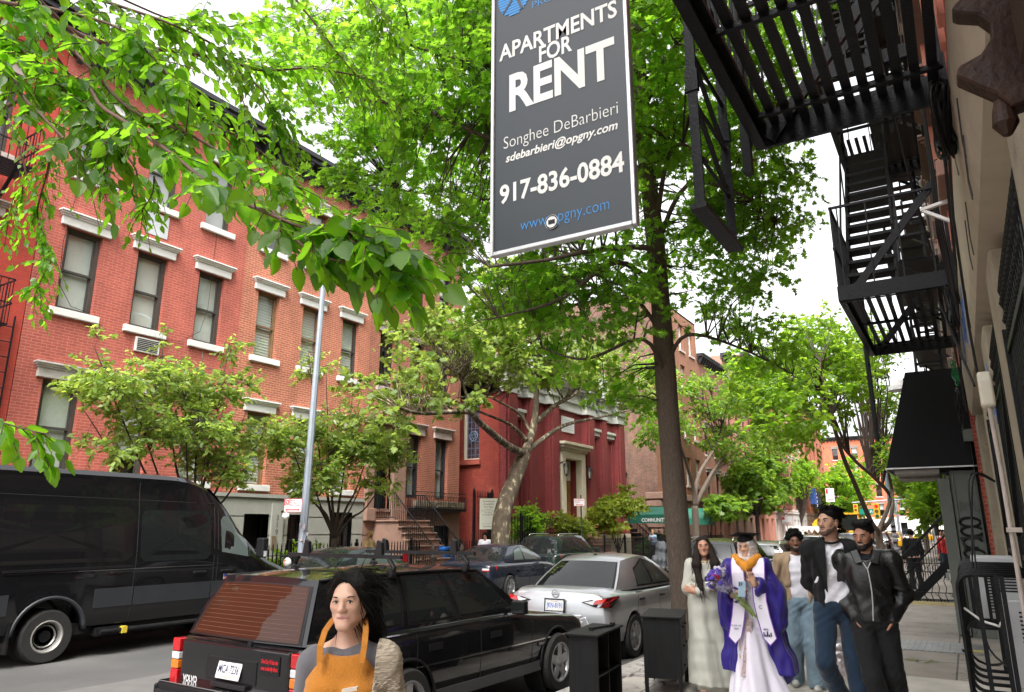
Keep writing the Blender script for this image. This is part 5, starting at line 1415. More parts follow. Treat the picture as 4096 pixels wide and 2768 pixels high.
# ---- trees further along
def far_tree(label,base,h,fork,ells,nclus,per,leaf,ls,lm,tr,stems=None,seed=3,name='street_tree',bark=None,gap=.38,droop=.2,group='street trees further along',spray=.7):
 b=Vector(base);fk=b+Vector(fork)
 lm_=[]
 for s in(stems or[]):
  lm_.append(([fk]+[Vector(p)for p in s],tr*.7,tr*.2))
 return make_tree(name,label,base,[base,tuple(b.lerp(fk,.5)),tuple(fk)],[tr*1.15,tr,tr*.9],lm_,ells,nclus,per,leaf,ls,lm,bark or M_bark,seed=seed,spray=spray,droop=droop,gap=gap,gscale=.6,group=group,limb_n=8,bare=.8)
HX=-3.6
h_=lambda x,y,X=HX:tuple(atX(x*K,y*K,X))
hb_=Vector(atX(1998*K,1250*K,HX));hb_.z=0
far_tree('honey locust with two curving stems, behind the man in the leather jacket',tuple(hb_),8,(0,.1,1.6),[px_(1870,870,-3.9,1.5,3,1.6,1.2),px_(1960,800,-3.4,1.3,3,1.4,.9),px_(1790,940,-4.3,1.2,3,1.0,.8),px_(1850,780,-4.2,1.3,3,1.0,.8),px_(2010,920,-3,.7,2.5,1.2,.5),px_(1760,860,-4.6,1.2,3,1.0,.7),px_(2000,1030,-3.1,.5,2,.6,.3)],700,9,oval_leaf(),.2,L_loc,.17,[[h_(1975,1180),h_(1945,1110),h_(1915,1040),h_(1890,960),h_(1870,900),h_(1860,820)],[h_(2020,1180),h_(2025,1120),h_(2010,1040),h_(2005,960),h_(2020,880),h_(2000,800)],[h_(2020,1130),h_(1985,1085),h_(1945,1050),h_(1905,1000),h_(1890,940)]],seed=31,name='honey_locust',bark=mat('pale_brown_bark',(.13,.095,.068),.9,var=.35,vs=12,bump=.7,bs=20,stretch=(3,3,.8)))
DX=-13.4
dt=lambda x,y,X=DX:tuple(atX(x*K,y*K,X))
db=Vector(atX(1580*K,1235*K,DX));db.z=0
far_tree('dark forked street tree just right of the oak trunk',tuple(db),8,(0,.2,3.0),[px_(1660,1000,-13,2.0,3.5,1.3,1.2),px_(1620,900,-13.4,2.2,3.5,1.6,1.2),px_(1750,1010,-12.6,1.6,3.5,1.1,.8),px_(1700,880,-13,1.8,3.5,1.5,.9),px_(1500,960,-13.6,1.4,3,1.3,.9),px_(1490,870,-13.6,1.2,3,1.3,.5)],620,8,oval_leaf(),.26,L_far,.2,[[dt(1600,1110),dt(1640,1055),dt(1700,1040)],[dt(1585,1080),dt(1625,1010),dt(1650,930),dt(1670,870)],[dt(1572,1100),dt(1540,1000),dt(1500,900)],[dt(1625,1060),dt(1690,990),dt(1760,1000)]],seed=33)
mb_=Vector(atX(1722*K,1222*K,-13.4));mb_.z=0
far_tree('round bright green maple before the pink house',tuple(mb_),7,(0,0,2.6),[px_(1715,1130,-13.2,1.9,3.0,1.2,1.2),px_(1690,1090,-13.2,1.5,2.6,1.2,.8),px_(1755,1110,-13.2,1.6,3,1.2,.8),px_(1720,1060,-13.2,1.6,2.6,1.0,.7),px_(1650,1150,-13.2,1.2,2.6,.8,.5)],480,9,five_leaf(),.3,L_far,.16,[[dt(1690,1130)],[dt(1750,1120)],[dt(1720,1080)]],seed=35,name='maple')
for i,(x,y,Y_,r,s,lb_)in enumerate(((1812,1120,88,1.3,41,'slim young tree right of the round maple'),(2085,1100,62,1.3,42,'dark trunked tree behind the grey light pole'),(1940,1165,105,1.8,43,'airy tree far down the right pavement'),(2120,1160,48,.9,44,'pale tree glimpsed under the awning edge'))):
 c_=atY(x*K,y*K,Y_);sc_=c_.y/50
 b_=(c_.x,c_.y,0)
 far_tree(lb_,b_,8,(0,0,2.2),[((c_.x,c_.y,c_.z+1.2*sc_),(r*1.2,3.2,1.9),1),((c_.x-.6,c_.y,c_.z+.2),(r,3,1.3),.7),((c_.x+.5,c_.y+2,c_.z+2.6),(r,3,1.5),.7)],300,8,oval_leaf(),.3,L_loc if i!=1 else L_far,.13,[[(c_.x-.5,c_.y,c_.z+1)],[(c_.x+.5,c_.y+.5,c_.z+1.5)],[(c_.x,c_.y,c_.z+2.5)]],seed=s)
for i,(X,Y,z,s,lb_)in enumerate(((-13.3,98,6,51,'leafy tree by the avenue corner on the left'),(-4,92,7,52,'broad tree by the avenue crossing on the right'),(-2,118,7,53,'park tree closing the street beyond the avenue'))):
 far_tree(lb_,(X,Y,0),8,(0,0,3),[((X,Y,z),(3,3.5,3),1),((X+1.5,Y+2,z+2),(2.5,3,2.2),.7)],260,8,oval_leaf(),.45,L_far if i else L_loc,.18,[[(X-1,Y,z)],[(X+1,Y,z+1)]],seed=s,spray=1.0)
 # ---- shrubs in the synagogue yard
def shrub(label,X,cells,n,leaf,ls,lm,seed,name='shrub',spray=.35):
 cs=[px_(x,y,X+dx,*r)for(x,y,dx,r)in cells]
 b=Vector(cs[0][0]);base=(b.x,b.y,0)
 lmb=[([(b.x,b.y,.5),tuple(Vector((b.x,b.y,.5)).lerp(Vector(c[0]),.5)+Vector((0,0,.1))),c[0]],.03,.008)for c in cs]
 return make_tree(name,label,base,[base,(b.x,b.y,.3),(b.x,b.y,.6)],[.05,.045,.04],lmb,cs,n,9,leaf,ls,lm,M_twig,seed=seed,spray=spray,droop=.1,gap=.36,gscale=1.2,shell=.5)
shrub('yellow green japanese maple by the synagogue steps',-14.7,[(1400,1150,0,(.9,.9,.5,1)),(1370,1165,0,(.6,.7,.4,.6)),(1420,1115,0,(.35,.5,.35,.4)),(1440,1150,.2,(.5,.7,.3,.5)),(1390,1195,.2,(.6,.7,.3,.5))],240,star_leaf(),.17,L_jm,61,'japanese_maple')
shrub('rounded bright shrub beside the leaning sycamore trunk',-14.8,[(1200,1180,0,(.6,.6,.5,1)),(1195,1205,0,(.5,.5,.4,.6)),(1215,1170,0,(.4,.5,.3,.5))],150,oval_leaf(),.13,L_loc,62)
shrub('loose green bush under the no parking sign',-14.8,[(1300,1195,0,(.6,.7,.4,1)),(1280,1185,0,(.4,.5,.3,.5)),(1320,1205,0,(.5,.5,.3,.6))],150,oval_leaf(),.14,L_jm,63)
shrub('low dark shrub behind the railings beyond the canopy',-15.2,[(1475,1240,0,(.7,.8,.3,1)),(1500,1225,0,(.5,.6,.3,.6))],90,oval_leaf(),.14,L_dark,64)
shrub('low plants behind the spiked railing near the lamp post',-15.3,[(700,1265,0,(.4,.6,.25,1)),(660,1270,0,(.3,.5,.2,.7))],60,oval_leaf(),.12,L_loc,65)
# ---- the elm whose branches hang into the top left, its trunk just out of the picture
et=thing('elm_tree','elm with large toothed leaves on branches hanging into the top left corner','tree',(-4.05,.75,0))
tb=MB();tb.tube(smooth_path([(-4.05,.75,-.05),(-4.0,.78,1.5),(-3.95,.9,3.2),(-4.2,1.2,5.2),(-4.6,1.6,7.5)],4),[.2]*4+[.17]*4+[.14]*4+[.10]*4+[.06],14);tb.build('trunk',M_bark,et,smooth=True)
erg=np.random.default_rng(77)
EP,EA,EN,ES,etw=[],[],[],[],MB()
tk=Vector((-3.97,.9,3.1));tk2=Vector((-4.15,1.15,4.9))
def elm_branch(pix,r0,r1,tw_n,tw_len,ls,root=None,hang=.3,per=7,sub=2,dens=1.0):
 pts=[atD(x*K,y*K,D)for(x,y,D)in pix]
 if root is not None:pts=[root]+pts
 sp=smooth_path(pts,6)
 etw.tube(sp,list(np.linspace(r0,r1,len(sp))),7)
 start=6 if root is not None else 0
 for k in range(int(tw_n*1.3)):
  t=erg.uniform(start,len(sp)-1.01);i=int(t);c=sp[i].lerp(sp[i+1],t-i);tan=(sp[i+1]-sp[i]).normalized()
  side=tan.cross(Vector((0,0,1))).normalized()*erg.choice([-1,1])
  d=(tan*erg.uniform(.3,1.0)+side*erg.uniform(.25,1.0)+Vector((0,0,erg.uniform(-.45-hang,.35)))).normalized()
  ln=tw_len*erg.uniform(.45,1.2)
  p1=c+d*ln*.5;p2=c+d*ln+Vector((0,0,-hang*ln*.5))
  path=smooth_path([c,p1,p2],4)
  etw.tube(path,list(np.linspace(r1*.7+.001,.0012,len(path))),4,cap=False)
  n=max(3,int(per*erg.uniform(.7,1.3)*dens))
  for j in range(n):
   u=(j+.6)/n;x=u*(len(path)-1);q=min(int(x),len(path)-2);pos=path[q].lerp(path[q+1],x-q)
   tg=(path[q+1]-path[q]).normalized();sd_=tg.cross(Vector((0,0,1)))
   sd_=sd_.normalized()if sd_.length>.05 else Vector((1,0,0))
   a=tg*.75+sd_*(1 if j%2 else-1)*erg.uniform(.5,1.0)+Vector((0,0,-erg.uniform(.1,.75)))+Vector(erg.normal(size=3)*.15)
   if j==n-1:a=tg+Vector((0,0,-.3))
   nn=Vector((0,0,1))+Vector(erg.normal(size=3)*.4)
   EP.append(pos);EA.append(a);EN.append(nn);ES.append(ls*.88*erg.uniform(.5,1.2))
elm_branch([(120,190,3.2),(240,250,2.9),(370,335,2.6),(480,420,2.4),(620,490,2.25),(720,525,2.2),(790,530,2.2),(850,555,2.15),(930,580,2.1)],.010,.003,80,.22,.095,root=tk,per=6)
elm_branch([(620,480,2.3),(690,560,2.2),(760,590,2.15),(850,600,2.1),(900,640,2.1)],.006,.002,16,.16,.095,per=5)
elm_branch([(-40,90,3.4),(90,160,3.2),(190,240,3.0),(260,330,2.9)],.012,.005,60,.26,.085,root=tk,per=7)
elm_branch([(-60,20,3.6),(100,60,3.4),(240,110,3.2),(330,130,3.1)],.014,.004,44,.30,.085,root=tk,per=7)
elm_branch([(200,150,3.4),(300,250,3.1),(420,300,2.9),(560,380,2.8),(640,420,2.7)],.01,.003,40,.24,.08,root=tk2,per=7)
elm_branch([(-50,140,3.0),(60,230,2.9),(150,320,2.8),(230,400,2.8)],.012,.003,22,.24,.085,root=tk,per=7)
elm_branch([(-40,-20,3.2),(120,20,3.1),(280,70,3.0),(400,190,2.9)],.012,.003,30,.26,.09,root=tk2,per=7)
elm_branch([(100,-40,3.8),(260,10,3.8),(400,60,3.8),(500,120,3.9),(560,250,3.9)],.012,.003,30,.28,.08,root=tk2,per=7)
elm_branch([(150,60,4.6),(280,100,4.6),(430,120,4.7),(520,140,4.8),(600,160,4.9),(700,155,5.0),(800,170,5.1),(870,190,5.2)],.018,.004,46,.34,.075,root=tk2,per=8)
elm_branch([(520,150,4.8),(590,200,4.8),(620,250,4.8),(640,300,4.9),(660,340,4.9)],.007,.002,26,.26,.075,per=8)
elm_branch([(300,200,4.4),(420,250,4.4),(520,300,4.4),(600,350,4.5),(660,400,4.5)],.012,.003,40,.32,.075,root=tk2,per=8)
elm_branch([(350,30,4.6),(450,50,4.7),(540,60,4.8),(610,40,4.9)],.008,.002,26,.3,.08,root=tk2,per=8)
elm_branch([(640,-40,5.0),(720,60,5.0),(790,150,5.1),(860,220,5.2),(900,270,5.2)],.008,.002,20,.26,.075,per=7)
elm_branch([(820,-30,5.0),(860,30,5.0),(890,90,5.1)],.006,.002,10,.25,.075,per=7)
elm_branch([(270,330,3.6),(310,390,3.6),(300,440,3.6),(330,450,3.6)],.006,.002,10,.16,.07,per=6)
elm_branch([(350,400,3.4),(345,440,3.4),(320,480,3.4)],.005,.002,9,.14,.055,per=6,hang=.6)
elm_branch([(180,210,5.6),(155,270,5.6),(120,340,5.6),(105,400,5.6),(85,480,5.6),(100,540,5.6),(110,590,5.6),(70,690,5.6)],.013,.002,66,.26,.068,root=tk2,per=7,hang=.5)
elm_branch([(20,270,5.6),(60,400,5.6),(30,450,5.6),(10,560,5.6)],.008,.002,20,.24,.068,per=6,hang=.5)
elm_branch([(-60,945,2.4),(-10,955,2.4),(60,975,2.4),(110,985,2.4)],.004,.0015,9,.14,.085,per=5)
etw.build('branch',M_twigr,et,smooth=True,recalc=False)
folded_leaves('crown',np.array([tuple(p)for p in EP]),np.array([tuple(p)for p in EA]),np.array([tuple(p)for p in EN]),np.array(ES),L_elm,et,erg)
# ====== VEHICLES
def paint(name,col,rough=.16,metal=.0,coat=.8,var=.06):return mat(name,col,rough,metal,var,2,coat=coat,rvar=.05,bump=.012,bs=3,spec=.15)
P_black=paint('black_car_paint',(.007,.007,.008))
P_silver=paint('silver_car_paint',(.44,.45,.47),.33,.55)
P_navy=paint('dark_blue_car_paint',(.016,.021,.034),.25,.2)
P_dkgreen=paint('dark_green_car_paint',(.012,.022,.02),.25,.1)
P_grey=paint('grey_car_paint',(.16,.165,.17),.3,.4)
P_white=paint('white_car_paint',(.6,.6,.6),.3)
P_yellow=paint('taxi_yellow_paint',(.62,.33,.012),.35)
M_cglass=mat('car_glass',(.010,.013,.013),.04,0,.1,2,spec=.8,rvar=.02)
def car_glass(name,dc,base=.045,mul=.5):
 m=bpy.data.materials.new(name);m.use_nodes=True
 t=m.node_tree;N,L=t.nodes,t.links;N.clear()
 out=N.new('ShaderNodeOutputMaterial');tr=N.new('ShaderNodeBsdfDiffuse');gl=N.new('ShaderNodeBsdfGlossy');mx=N.new('ShaderNodeMixShader')
 tr.inputs['Color'].default_value=dc+(1,);gl.inputs['Roughness'].default_value=.015
 lw=N.new('ShaderNodeLayerWeight');lw.inputs['Blend'].default_value=.5
 pw=N.new('ShaderNodeMath');pw.operation='POWER';pw.inputs[1].default_value=3;L.new(lw.outputs['Facing'],pw.inputs[0])
 ad=N.new('ShaderNodeMath');ad.operation='MULTIPLY_ADD';ad.inputs[1].default_value=mul;ad.inputs[2].default_value=base;ad.use_clamp=True
 L.new(pw.outputs[0],ad.inputs[0]);L.new(ad.outputs[0],mx.inputs[0])
 nz=N.new('ShaderNodeTexNoise');nz.inputs['Scale'].default_value=2.5;nz.inputs['Detail'].default_value=1;g=N.new('ShaderNodeTexCoord');L.new(g.outputs['Object'],nz.inputs['Vector'])
 bp=N.new('ShaderNodeBump');bp.inputs['Strength'].default_value=.06;bp.inputs['Distance'].default_value=.05;L.new(nz.outputs[0],bp.inputs['Height']);L.new(bp.outputs[0],gl.inputs['Normal'])
 L.new(tr.outputs[0],mx.inputs[1]);L.new(gl.outputs[0],mx.inputs[2]);L.new(mx.outputs[0],out.inputs['Surface'])
 return m
M_cglass=car_glass('tinted_car_glass',(.012,.014,.014))
M_paleglass=car_glass('pale_opaque_glass',(.085,.105,.10))  # opaque pane; light seen through the glass is put into its diffuse colour
M_brglass=car_glass('brown_tinted_glass',(.040,.014,.008),.03,.25)
M_chrome=mat('chrome',(.62,.62,.63),.15,1.0,.05)
M_badge=mat('badge_silver',(.5,.5,.5),.4,var=.03)
M_rub=mat('tyre_rubber',(.017,.016,.015),.85,var=.3,vs=20,bump=.2)
M_alloy=mat('alloy_rim',(.36,.36,.37),.35,.7,.1)
M_red=mat('red_lamp',(.42,.008,.012),.12,var=.15,vs=30,coat=.6)
M_amber=mat('amber_lamp',(.65,.16,.01),.15,var=.15,vs=30,coat=.6)
M_clear=mat('clear_lamp',(.55,.55,.55),.12,var=.1,vs=40,coat=.6)
M_dkred=mat('dark_red_lamp',(.12,.006,.008),.12,coat=.6)
M_plate=mat('plate_white',(.66,.66,.64),.5,var=.04)
M_navyl=mat('plate_navy_ink',(.015,.02,.08),.5)
M_bluel=mat('plate_blue_ink',(.02,.10,.45),.5)
def cr(xs,ys,q):
 """smooth monotone-ish interpolation"""
 xs=np.asarray(xs,float);ys=np.asarray(ys,float);q=np.asarray(q,float)
 m=np.gradient(ys,xs)
 d=np.diff(ys)/np.diff(xs)
 for i in range(len(d)):
  if abs(d[i])<1e-9:m[i]=m[i+1]=0
  else:
   a,b=m[i]/d[i],m[i+1]/d[i]
   if a<0:m[i]=0
   if b<0:m[i+1]=0
   s=a*a+b*b
   if s>9:t=3/math.sqrt(s);m[i]=t*a*d[i];m[i+1]=t*b*d[i]
 i=np.clip(np.searchsorted(xs,q)-1,0,len(xs)-2)
 h=xs[i+1]-xs[i];t=np.clip((q-xs[i])/h,0,1)
 return(2*t**3-3*t**2+1)*ys[i]+(t**3-2*t**2+t)*h*m[i]+(-2*t**3+3*t**2)*ys[i+1]+(t**3-t**2)*h*m[i+1]
def cut(o,cutters,fresh):
 """boolean cut, baked straight into the mesh"""
 cs=[]
 for mb in cutters:
  me=bpy.data.meshes.new('c');me.from_pydata(mb.v,[],mb.f);me.update()
  bm=bmesh.new();bm.from_mesh(me);bmesh.ops.recalc_face_normals(bm,faces=bm.faces);bm.to_mesh(me);bm.free()
  c=bpy.data.objects.new('c',me);tmp.collection.objects.link(c);cs.append(c)
  md=o.modifiers.new('b','BOOLEAN');md.operation='DIFFERENCE';md.object=c;md.solver='EXACT'
 return cs
tmp=bpy.data.scenes.new('workbench')
def bake_cut(me,cutters):
 o=bpy.data.objects.new('t',me);tmp.collection.objects.link(o)
 cs=cut(o,cutters,None)
 vl=tmp.view_layers[0];vl.update()
 dg=vl.depsgraph
 ev=o.evaluated_get(dg)
 nm=bpy.data.meshes.new_from_object(ev)
 for c in cs+[o]:bpy.data.objects.remove(c)
 return nm
def wheel(car,x,y,r,w,side,style='5',rimc=None,rr=.68):
 """side=+1: outer face towards +x"""
 o=.0
 rw=r*rr
 tb=MB()
 prof=[(rw,-w/2),(r*.93,-w/2),(r*.985,-w*.40),(r,-w*.3),(r,w*.3),(r*.985,w*.40),(r*.93,w/2),(rw,w/2)]
 tb.lathe([(a,b*side)for a,b in prof],(x,y,r),28,axis='x',cap=False)
 for k in(-.15,.15):tb.lathe([(r+.001,k*w-.004),(r+.001,k*w+.004)],(x,y,r),28,axis='x',cap=False)
 t=tb.build('wheel',M_rub,car,world=False,angle=40)
 rb=MB()
 rb.lathe([(rw+.004,w*.5*side),(rw-.012,w*.52*side),(rw-.03,w*.42*side),(rw-.04,w*.1*side)],(x,y,r),28,axis='x',cap=False)
 rb.lathe([(rw-.03,w*.12*side),(.02,w*.12*side)],(x,y,r),24,axis='x')
 n={'5':5,'6':6,'10':10,'steel':0,'cover':7}[style]
 if n:
  for i in range(n):
   a=2*math.pi*i/n+.3
   hw={5:.055,6:.04,10:.018,7:.055}[n]*r/.32
   ca,sa=math.cos(a),math.sin(a)
   Pf=lambda u,v:(x,y+ca*u-sa*v,r+sa*u+ca*v)
   q=[Pf(r*.12,-hw),Pf(rw-.015,-hw*.75),Pf(rw-.015,hw*.75),Pf(r*.12,hw)]
   xo=w*.46*side;xi=w*.2*side
   rb.hexa([(x+xi,p[1],p[2])for p in q]+[(x+xo*(.92 if j in(0,3)else 1),p[1],p[2])for j,p in enumerate(q)])
  rb.lathe([(r*.16,w*.2*side),(r*.16,w*.46*side),(r*.12,w*.5*side),(.01,w*.5*side)],(x,y,r),16,axis='x')
 else:
  rb.lathe([(rw-.05,w*.05*side),(r*.42,w*.2*side),(r*.30,w*.0*side),(.01,w*.02*side)],(x,y,r),24,axis='x')
  for i in range(14):
   a=2*math.pi*i/14;rb.lathe([(r*.05,w*.10*side),(r*.05,w*.21*side)],(x,y+math.cos(a)*r*.52,r+math.sin(a)*r*.52),8,axis='x')
 rb.build('rim',rimc or M_alloy,t,world=False,angle=35)
 if style in('5','steel','6','10','cover'):
  db=MB();db.lathe([(rw-.02,w*(.13 if style!='steel' else .03)*side),(.0101,w*(.125 if style!='steel' else .025)*side)],(x,y,r),20,axis='x')
  if style=='steel':
   db=MB();db.lathe([(r*.25,.0),(r*.22,w*.22*side),(.01,w*.24*side)],(x,y,r),16,axis='x')
   for i in range(6):a=2*math.pi*i/6;db.lathe([(r*.035,w*.0*side),(r*.035,w*.16*side)],(x,y+math.cos(a)*r*.34,r+math.sin(a)*r*.34),6,axis='x')
   for i in range(14):a=2*math.pi*i/14;db.lathe([(r*.042,w*.05*side),(r*.042,w*.213*side)],(x,y+math.cos(a)*r*.52,r+math.sin(a)*r*.52),8,axis='x')
  db.build('hub',M_blk,t,world=False)
 return t
class Car:
 def __init__(s,name,label,X,Y,head,body,cab,pt,k=1.0,group=None,wheels=None,r=.32,ww=.2,style='5',trimc=None,cat='car',roofc=None,rr=.68):
  s.t=thing(name,label,cat,(X,Y,-.15),-head,group)
  s.t.scale=(k,k,k)
  s.body,s.cab,s.pt=body,cab,pt
  y=[b[0]for b in body];n=64
  q=np.linspace(y[0],y[-1],n)
  q=np.sort(np.concatenate([q,np.array(y)]))
  q=q[np.concatenate([[True],np.diff(q)>1e-4])]
  f=[cr(y,[b[i]for b in body],q)for i in range(1,6)]
  s.fy,s.f=q,f
  secs=[]
  for i in range(len(q)):
   zb,zs,hw,zt,ht=(a[i]for a in f)
   h=[(0,zb),(hw*.78,zb),(hw*.95,zb+.05),(hw*.985,zb+.16),(hw,zb+(zs-zb)*.5),(hw*.992,zs-.10),(hw*.968,zs-.02),(hw*.93,zs+.006),(ht,zt-.012),(ht*.55,zt),(0,zt+.004)]
   ring=[(x,q[i],z)for x,z in h]+[(-x,q[i],z)for x,z in h[1:-1][::-1]]
   secs.append(ring)
  mb=MB();mb.loft(secs)
  me=bpy.data.meshes.new('body');me.from_pydata(mb.v,[],mb.f)
  bm=bmesh.new();bm.from_mesh(me);bmesh.ops.recalc_face_normals(bm,faces=bm.faces);bm.to_mesh(me);bm.free()
  cutters=[]
  for(wx,wy)in wheels:
   c=MB();c.lathe([(r+.055,0),(r+.055,.32)],((wx-.2)if wx>0 else(wx-.12),wy,r),26,axis='x');cutters.append(c)
  me=bake_cut(me,cutters)
  me.polygons.foreach_set('use_smooth',[True]*len(me.polygons));sharp_by_angle(me,R(38))
  for _ in range(len(me.materials)):me.materials.pop()
  me.name='body'
  s.b=link_mesh('body',me,pt,s.t,world=False)
  for(wx,wy)in wheels:
   sd=1 if wx>0 else-1;arch=MB()
   arch.lathe([(r+.05,(.02 if sd>0 else-.02)),(r+.05,-.22*sd)],(wx,wy,r),22,axis='x',cap=False)
   arch.lathe([(r+.05,-.22*sd),(.01,-.221*sd)],(wx,wy,r),22,axis='x',cap=False)
   arch.build('wheel_housing',M_dark,s.t,world=False,recalc=False)
  for(wx,wy)in wheels:
   wheel(s.t,wx-(.5*ww if wx>0 else-.5*ww)*.2,wy,r,ww,1 if wx>0 else-1,style,rr=rr)
  if cab:s.cabin(roofc or pt)
 def side_at(s,y,z):
  i=int(np.argmin(np.abs(s.fy-y)));zb,zs,hw=s.f[0][i],s.f[1][i],s.f[2][i]
  ks=[(zb+.16,.985),(zb+(zs-zb)*.5,1),(zs-.10,.992),(zs-.02,.968),(zs+.006,.93)]
  return hw*float(np.interp(z,[a for a,_ in ks],[b for _,b in ks]))
 def G(s,face,a,t,off=0.0):
  c=s.cab
  (yr,wr,zr),(yf,wf,zf)=c['belt'];(yrt,wrt,zrt),(yft,wft,zft)=c['roof']
  bulge=c.get('bulge',.035)*4*t*(1-t)*.8
  if face in('R','L'):
   sg=1 if face=='R' else-1
   b=np.array([wr+(wf-wr)*a,yr+(yf-yr)*a,zr+(zf-zr)*a]);r_=np.array([wrt+(wft-wrt)*a,yrt+(yft-yrt)*a,zrt+(zft-zrt)*a])
   wb=c.get('sidebow',.03)*4*a*(1-a)
   p=b+(r_-b)*t;p[0]+=bulge+wb;p[0]+=off
   p[2]+=c.get('arc',.02)*4*a*(1-a)*t
   p[0]*=sg
   return tuple(p)
  if face in('B','F'):
   if face=='B':(yb,w,z),(yt,w2,z2),sgn=c['belt'][0],c['roof'][0],-1
   else:(yb,w,z),(yt,w2,z2),sgn=c['belt'][1],c['roof'][1],1
   x=(2*a-1);bow=c.get('bow',.12)*(1-x*x)
   W=w+(w2-w)*t+bulge
   cv=c.get('endbulge',.03)*4*t*(1-t)
   n=np.array([0,sgn*.8,.6])*off
   return(x*W,yb+(yt-yb)*t+sgn*(bow+cv)+n[1],z+(z2-z)*t+n[2]+.02*(1-x*x)*t)
 def patch(s,mb,face,poly,off,n=8):
  """poly: bottom-left, bottom-right, top-right, top-left in (a,t)"""
  (a0,t0),(a1,t1),(a2,t2),(a3,t3)=poly
  for i in range(n):
   for j in range(n):
    q=[]
    for(u,v)in((i,j),(i+1,j),(i+1,j+1),(i,j+1)):
     u/=n;v/=n
     a=(a0*(1-u)+a1*u)*(1-v)+(a3*(1-u)+a2*u)*v;t=(t0*(1-u)+t1*u)*(1-v)+(t3*(1-u)+t2*u)*v
     q.append(s.G(face,a,t,off))
    mb.add(q,[(0,1,2,3)])
  return mb
 def cabin(s,pt):
  mb=MB()
  for f in 'RLBF':s.patch(mb,f,((0,0),(1,0),(1,1),(0,1)),0,12)
  n=12
  rim=lambda a,x:None
  for i in range(n):
   for j in range(n):
    q=[]
    for(u,v)in((i,j),(i+1,j),(i+1,j+1),(i,j+1)):
     u/=n;v/=n
     l,r_=np.array(s.G('L',v,1)),np.array(s.G('R',v,1))
     p=l+(r_-l)*u
     x=2*u-1
     b0,f0=s.G('B',u,1)[1]-s.cab['roof'][0][0],s.G('F',u,1)[1]-s.cab['roof'][1][0]
     p[1]+=b0*(1-v)+f0*v
     p[2]+=.045*(1-x*x)*(min(1,4*v*(1-v)+.45))
     q.append(tuple(p))
    mb.add(q,[(0,1,2,3)])
  me=bpy.data.meshes.new('cabin');me.from_pydata(mb.v,[],mb.f)
  bm=bmesh.new();bm.from_mesh(me);bmesh.ops.remove_doubles(bm,verts=bm.verts,dist=.004);bmesh.ops.recalc_face_normals(bm,faces=bm.faces);bm.to_mesh(me);bm.free()
  me.polygons.foreach_set('use_smooth',[True]*len(me.polygons));sharp_by_angle(me,R(30))
  s.cb=link_mesh('cabin',me,pt,s.t,world=False)
 def windows(s,sides,rear,front,trim=True,gs=None,gr=None):
  for f in 'RL':
   for poly in sides:
    if trim:
     (a0,t0),(a1,t1),(a2,t2),(a3,t3)=poly;e=.012;h=.05
     s.patch(MB(),f,poly,.002)
     tm=s.patch(MB(),f,((a0-e,t0-h),(a1+e,t1-h),(a2+e,t2+h),(a3-e,t3+h)),.003);tr=tm.build('window_trim',M_blk,s.t,world=False,smooth=True)
    g=s.patch(MB(),f,poly,.007).build('side_window',gs or M_cglass,s.t,world=False,smooth=True)
  for f,poly,nm in(('B',rear,'rear_window'),('F',front,'windscreen')):
   if poly:
    (a0,t0),(a1,t1),(a2,t2),(a3,t3)=poly;e=.02
    s.patch(MB(),f,((a0-e,t0-e),(a1+e,t1-e),(a2+e,t2+e),(a3-e,t3+e)),.003,10).build('window_trim',M_blk,s.t,world=False,smooth=True)
    s.patch(MB(),f,poly,.007,12).build(nm,(gr if f=='B' else None)or M_cglass,s.t,world=False,smooth=True)
 def part(s,name,mb,m,parent=None,**k):return mb.build(name,m,parent or s.t,world=False,**k)
 def skin(s,name,pts,m,side=1,off=.004,th=.012,**k):
  """a thin plate on the body side, given as (y,z) outline"""
  mb=MB();n=len(pts)
  o=[(side*(s.side_at(y,z)+off),y,z)for y,z in pts];i_=[(side*(s.side_at(y,z)+off-th),y,z)for y,z in pts]
  mb.add(o+i_,[list(range(n)),list(range(n,2*n))[::-1]]+[[j,(j+1)%n,n+(j+1)%n,n+j]for j in range(n)])
  return s.part(name,mb,m,**k)
 def strip(s,name,y0,y1,z0,z1,h,m,side=1,off=.006,n=24):
  mb=MB();secs=[]
  for i in range(n+1):
   y=y0+(y1-y0)*i/n;z=z0+(z1-z0)*i/n;x=s.side_at(y,z)
   secs.append([(side*(x-.01),y,z-h/2),(side*(x+off),y,z-h/2),(side*(x+off),y,z+h/2),(side*(x-.01),y,z+h/2)])
  mb.loft(secs);return s.part(name,mb,m)
 def seam(s,pts,side=1,w=.006):
  mb=MB()
  for(a,b)in zip(pts[:-1],pts[1:]):
   n=6
   for i in range(n):
    t0,t1=i/n,(i+1)/n
    p=(a[0]+(b[0]-a[0])*t0,a[1]+(b[1]-a[1])*t0);q=(a[0]+(b[0]-a[0])*t1,a[1]+(b[1]-a[1])*t1)
    mb.bar((side*(s.side_at(*p)+.0005),*p),(side*(s.side_at(*q)+.0005),*q),w,.004,up=(1,0,0))
  return s.part('door_seam',mb,M_dark)
 def handle(s,y,z,m=None,side=1,w=.16):
  mb=MB();x=s.side_at(y,z);mb.box((side*(x-.01)if side>0 else-x-.03,y-w/2,z-.018),(side*(x+.03)if side>0 else-x+.01,y+w/2,z+.018))
  return s.part('door_handle',mb,m or M_blk,bevel=.008)
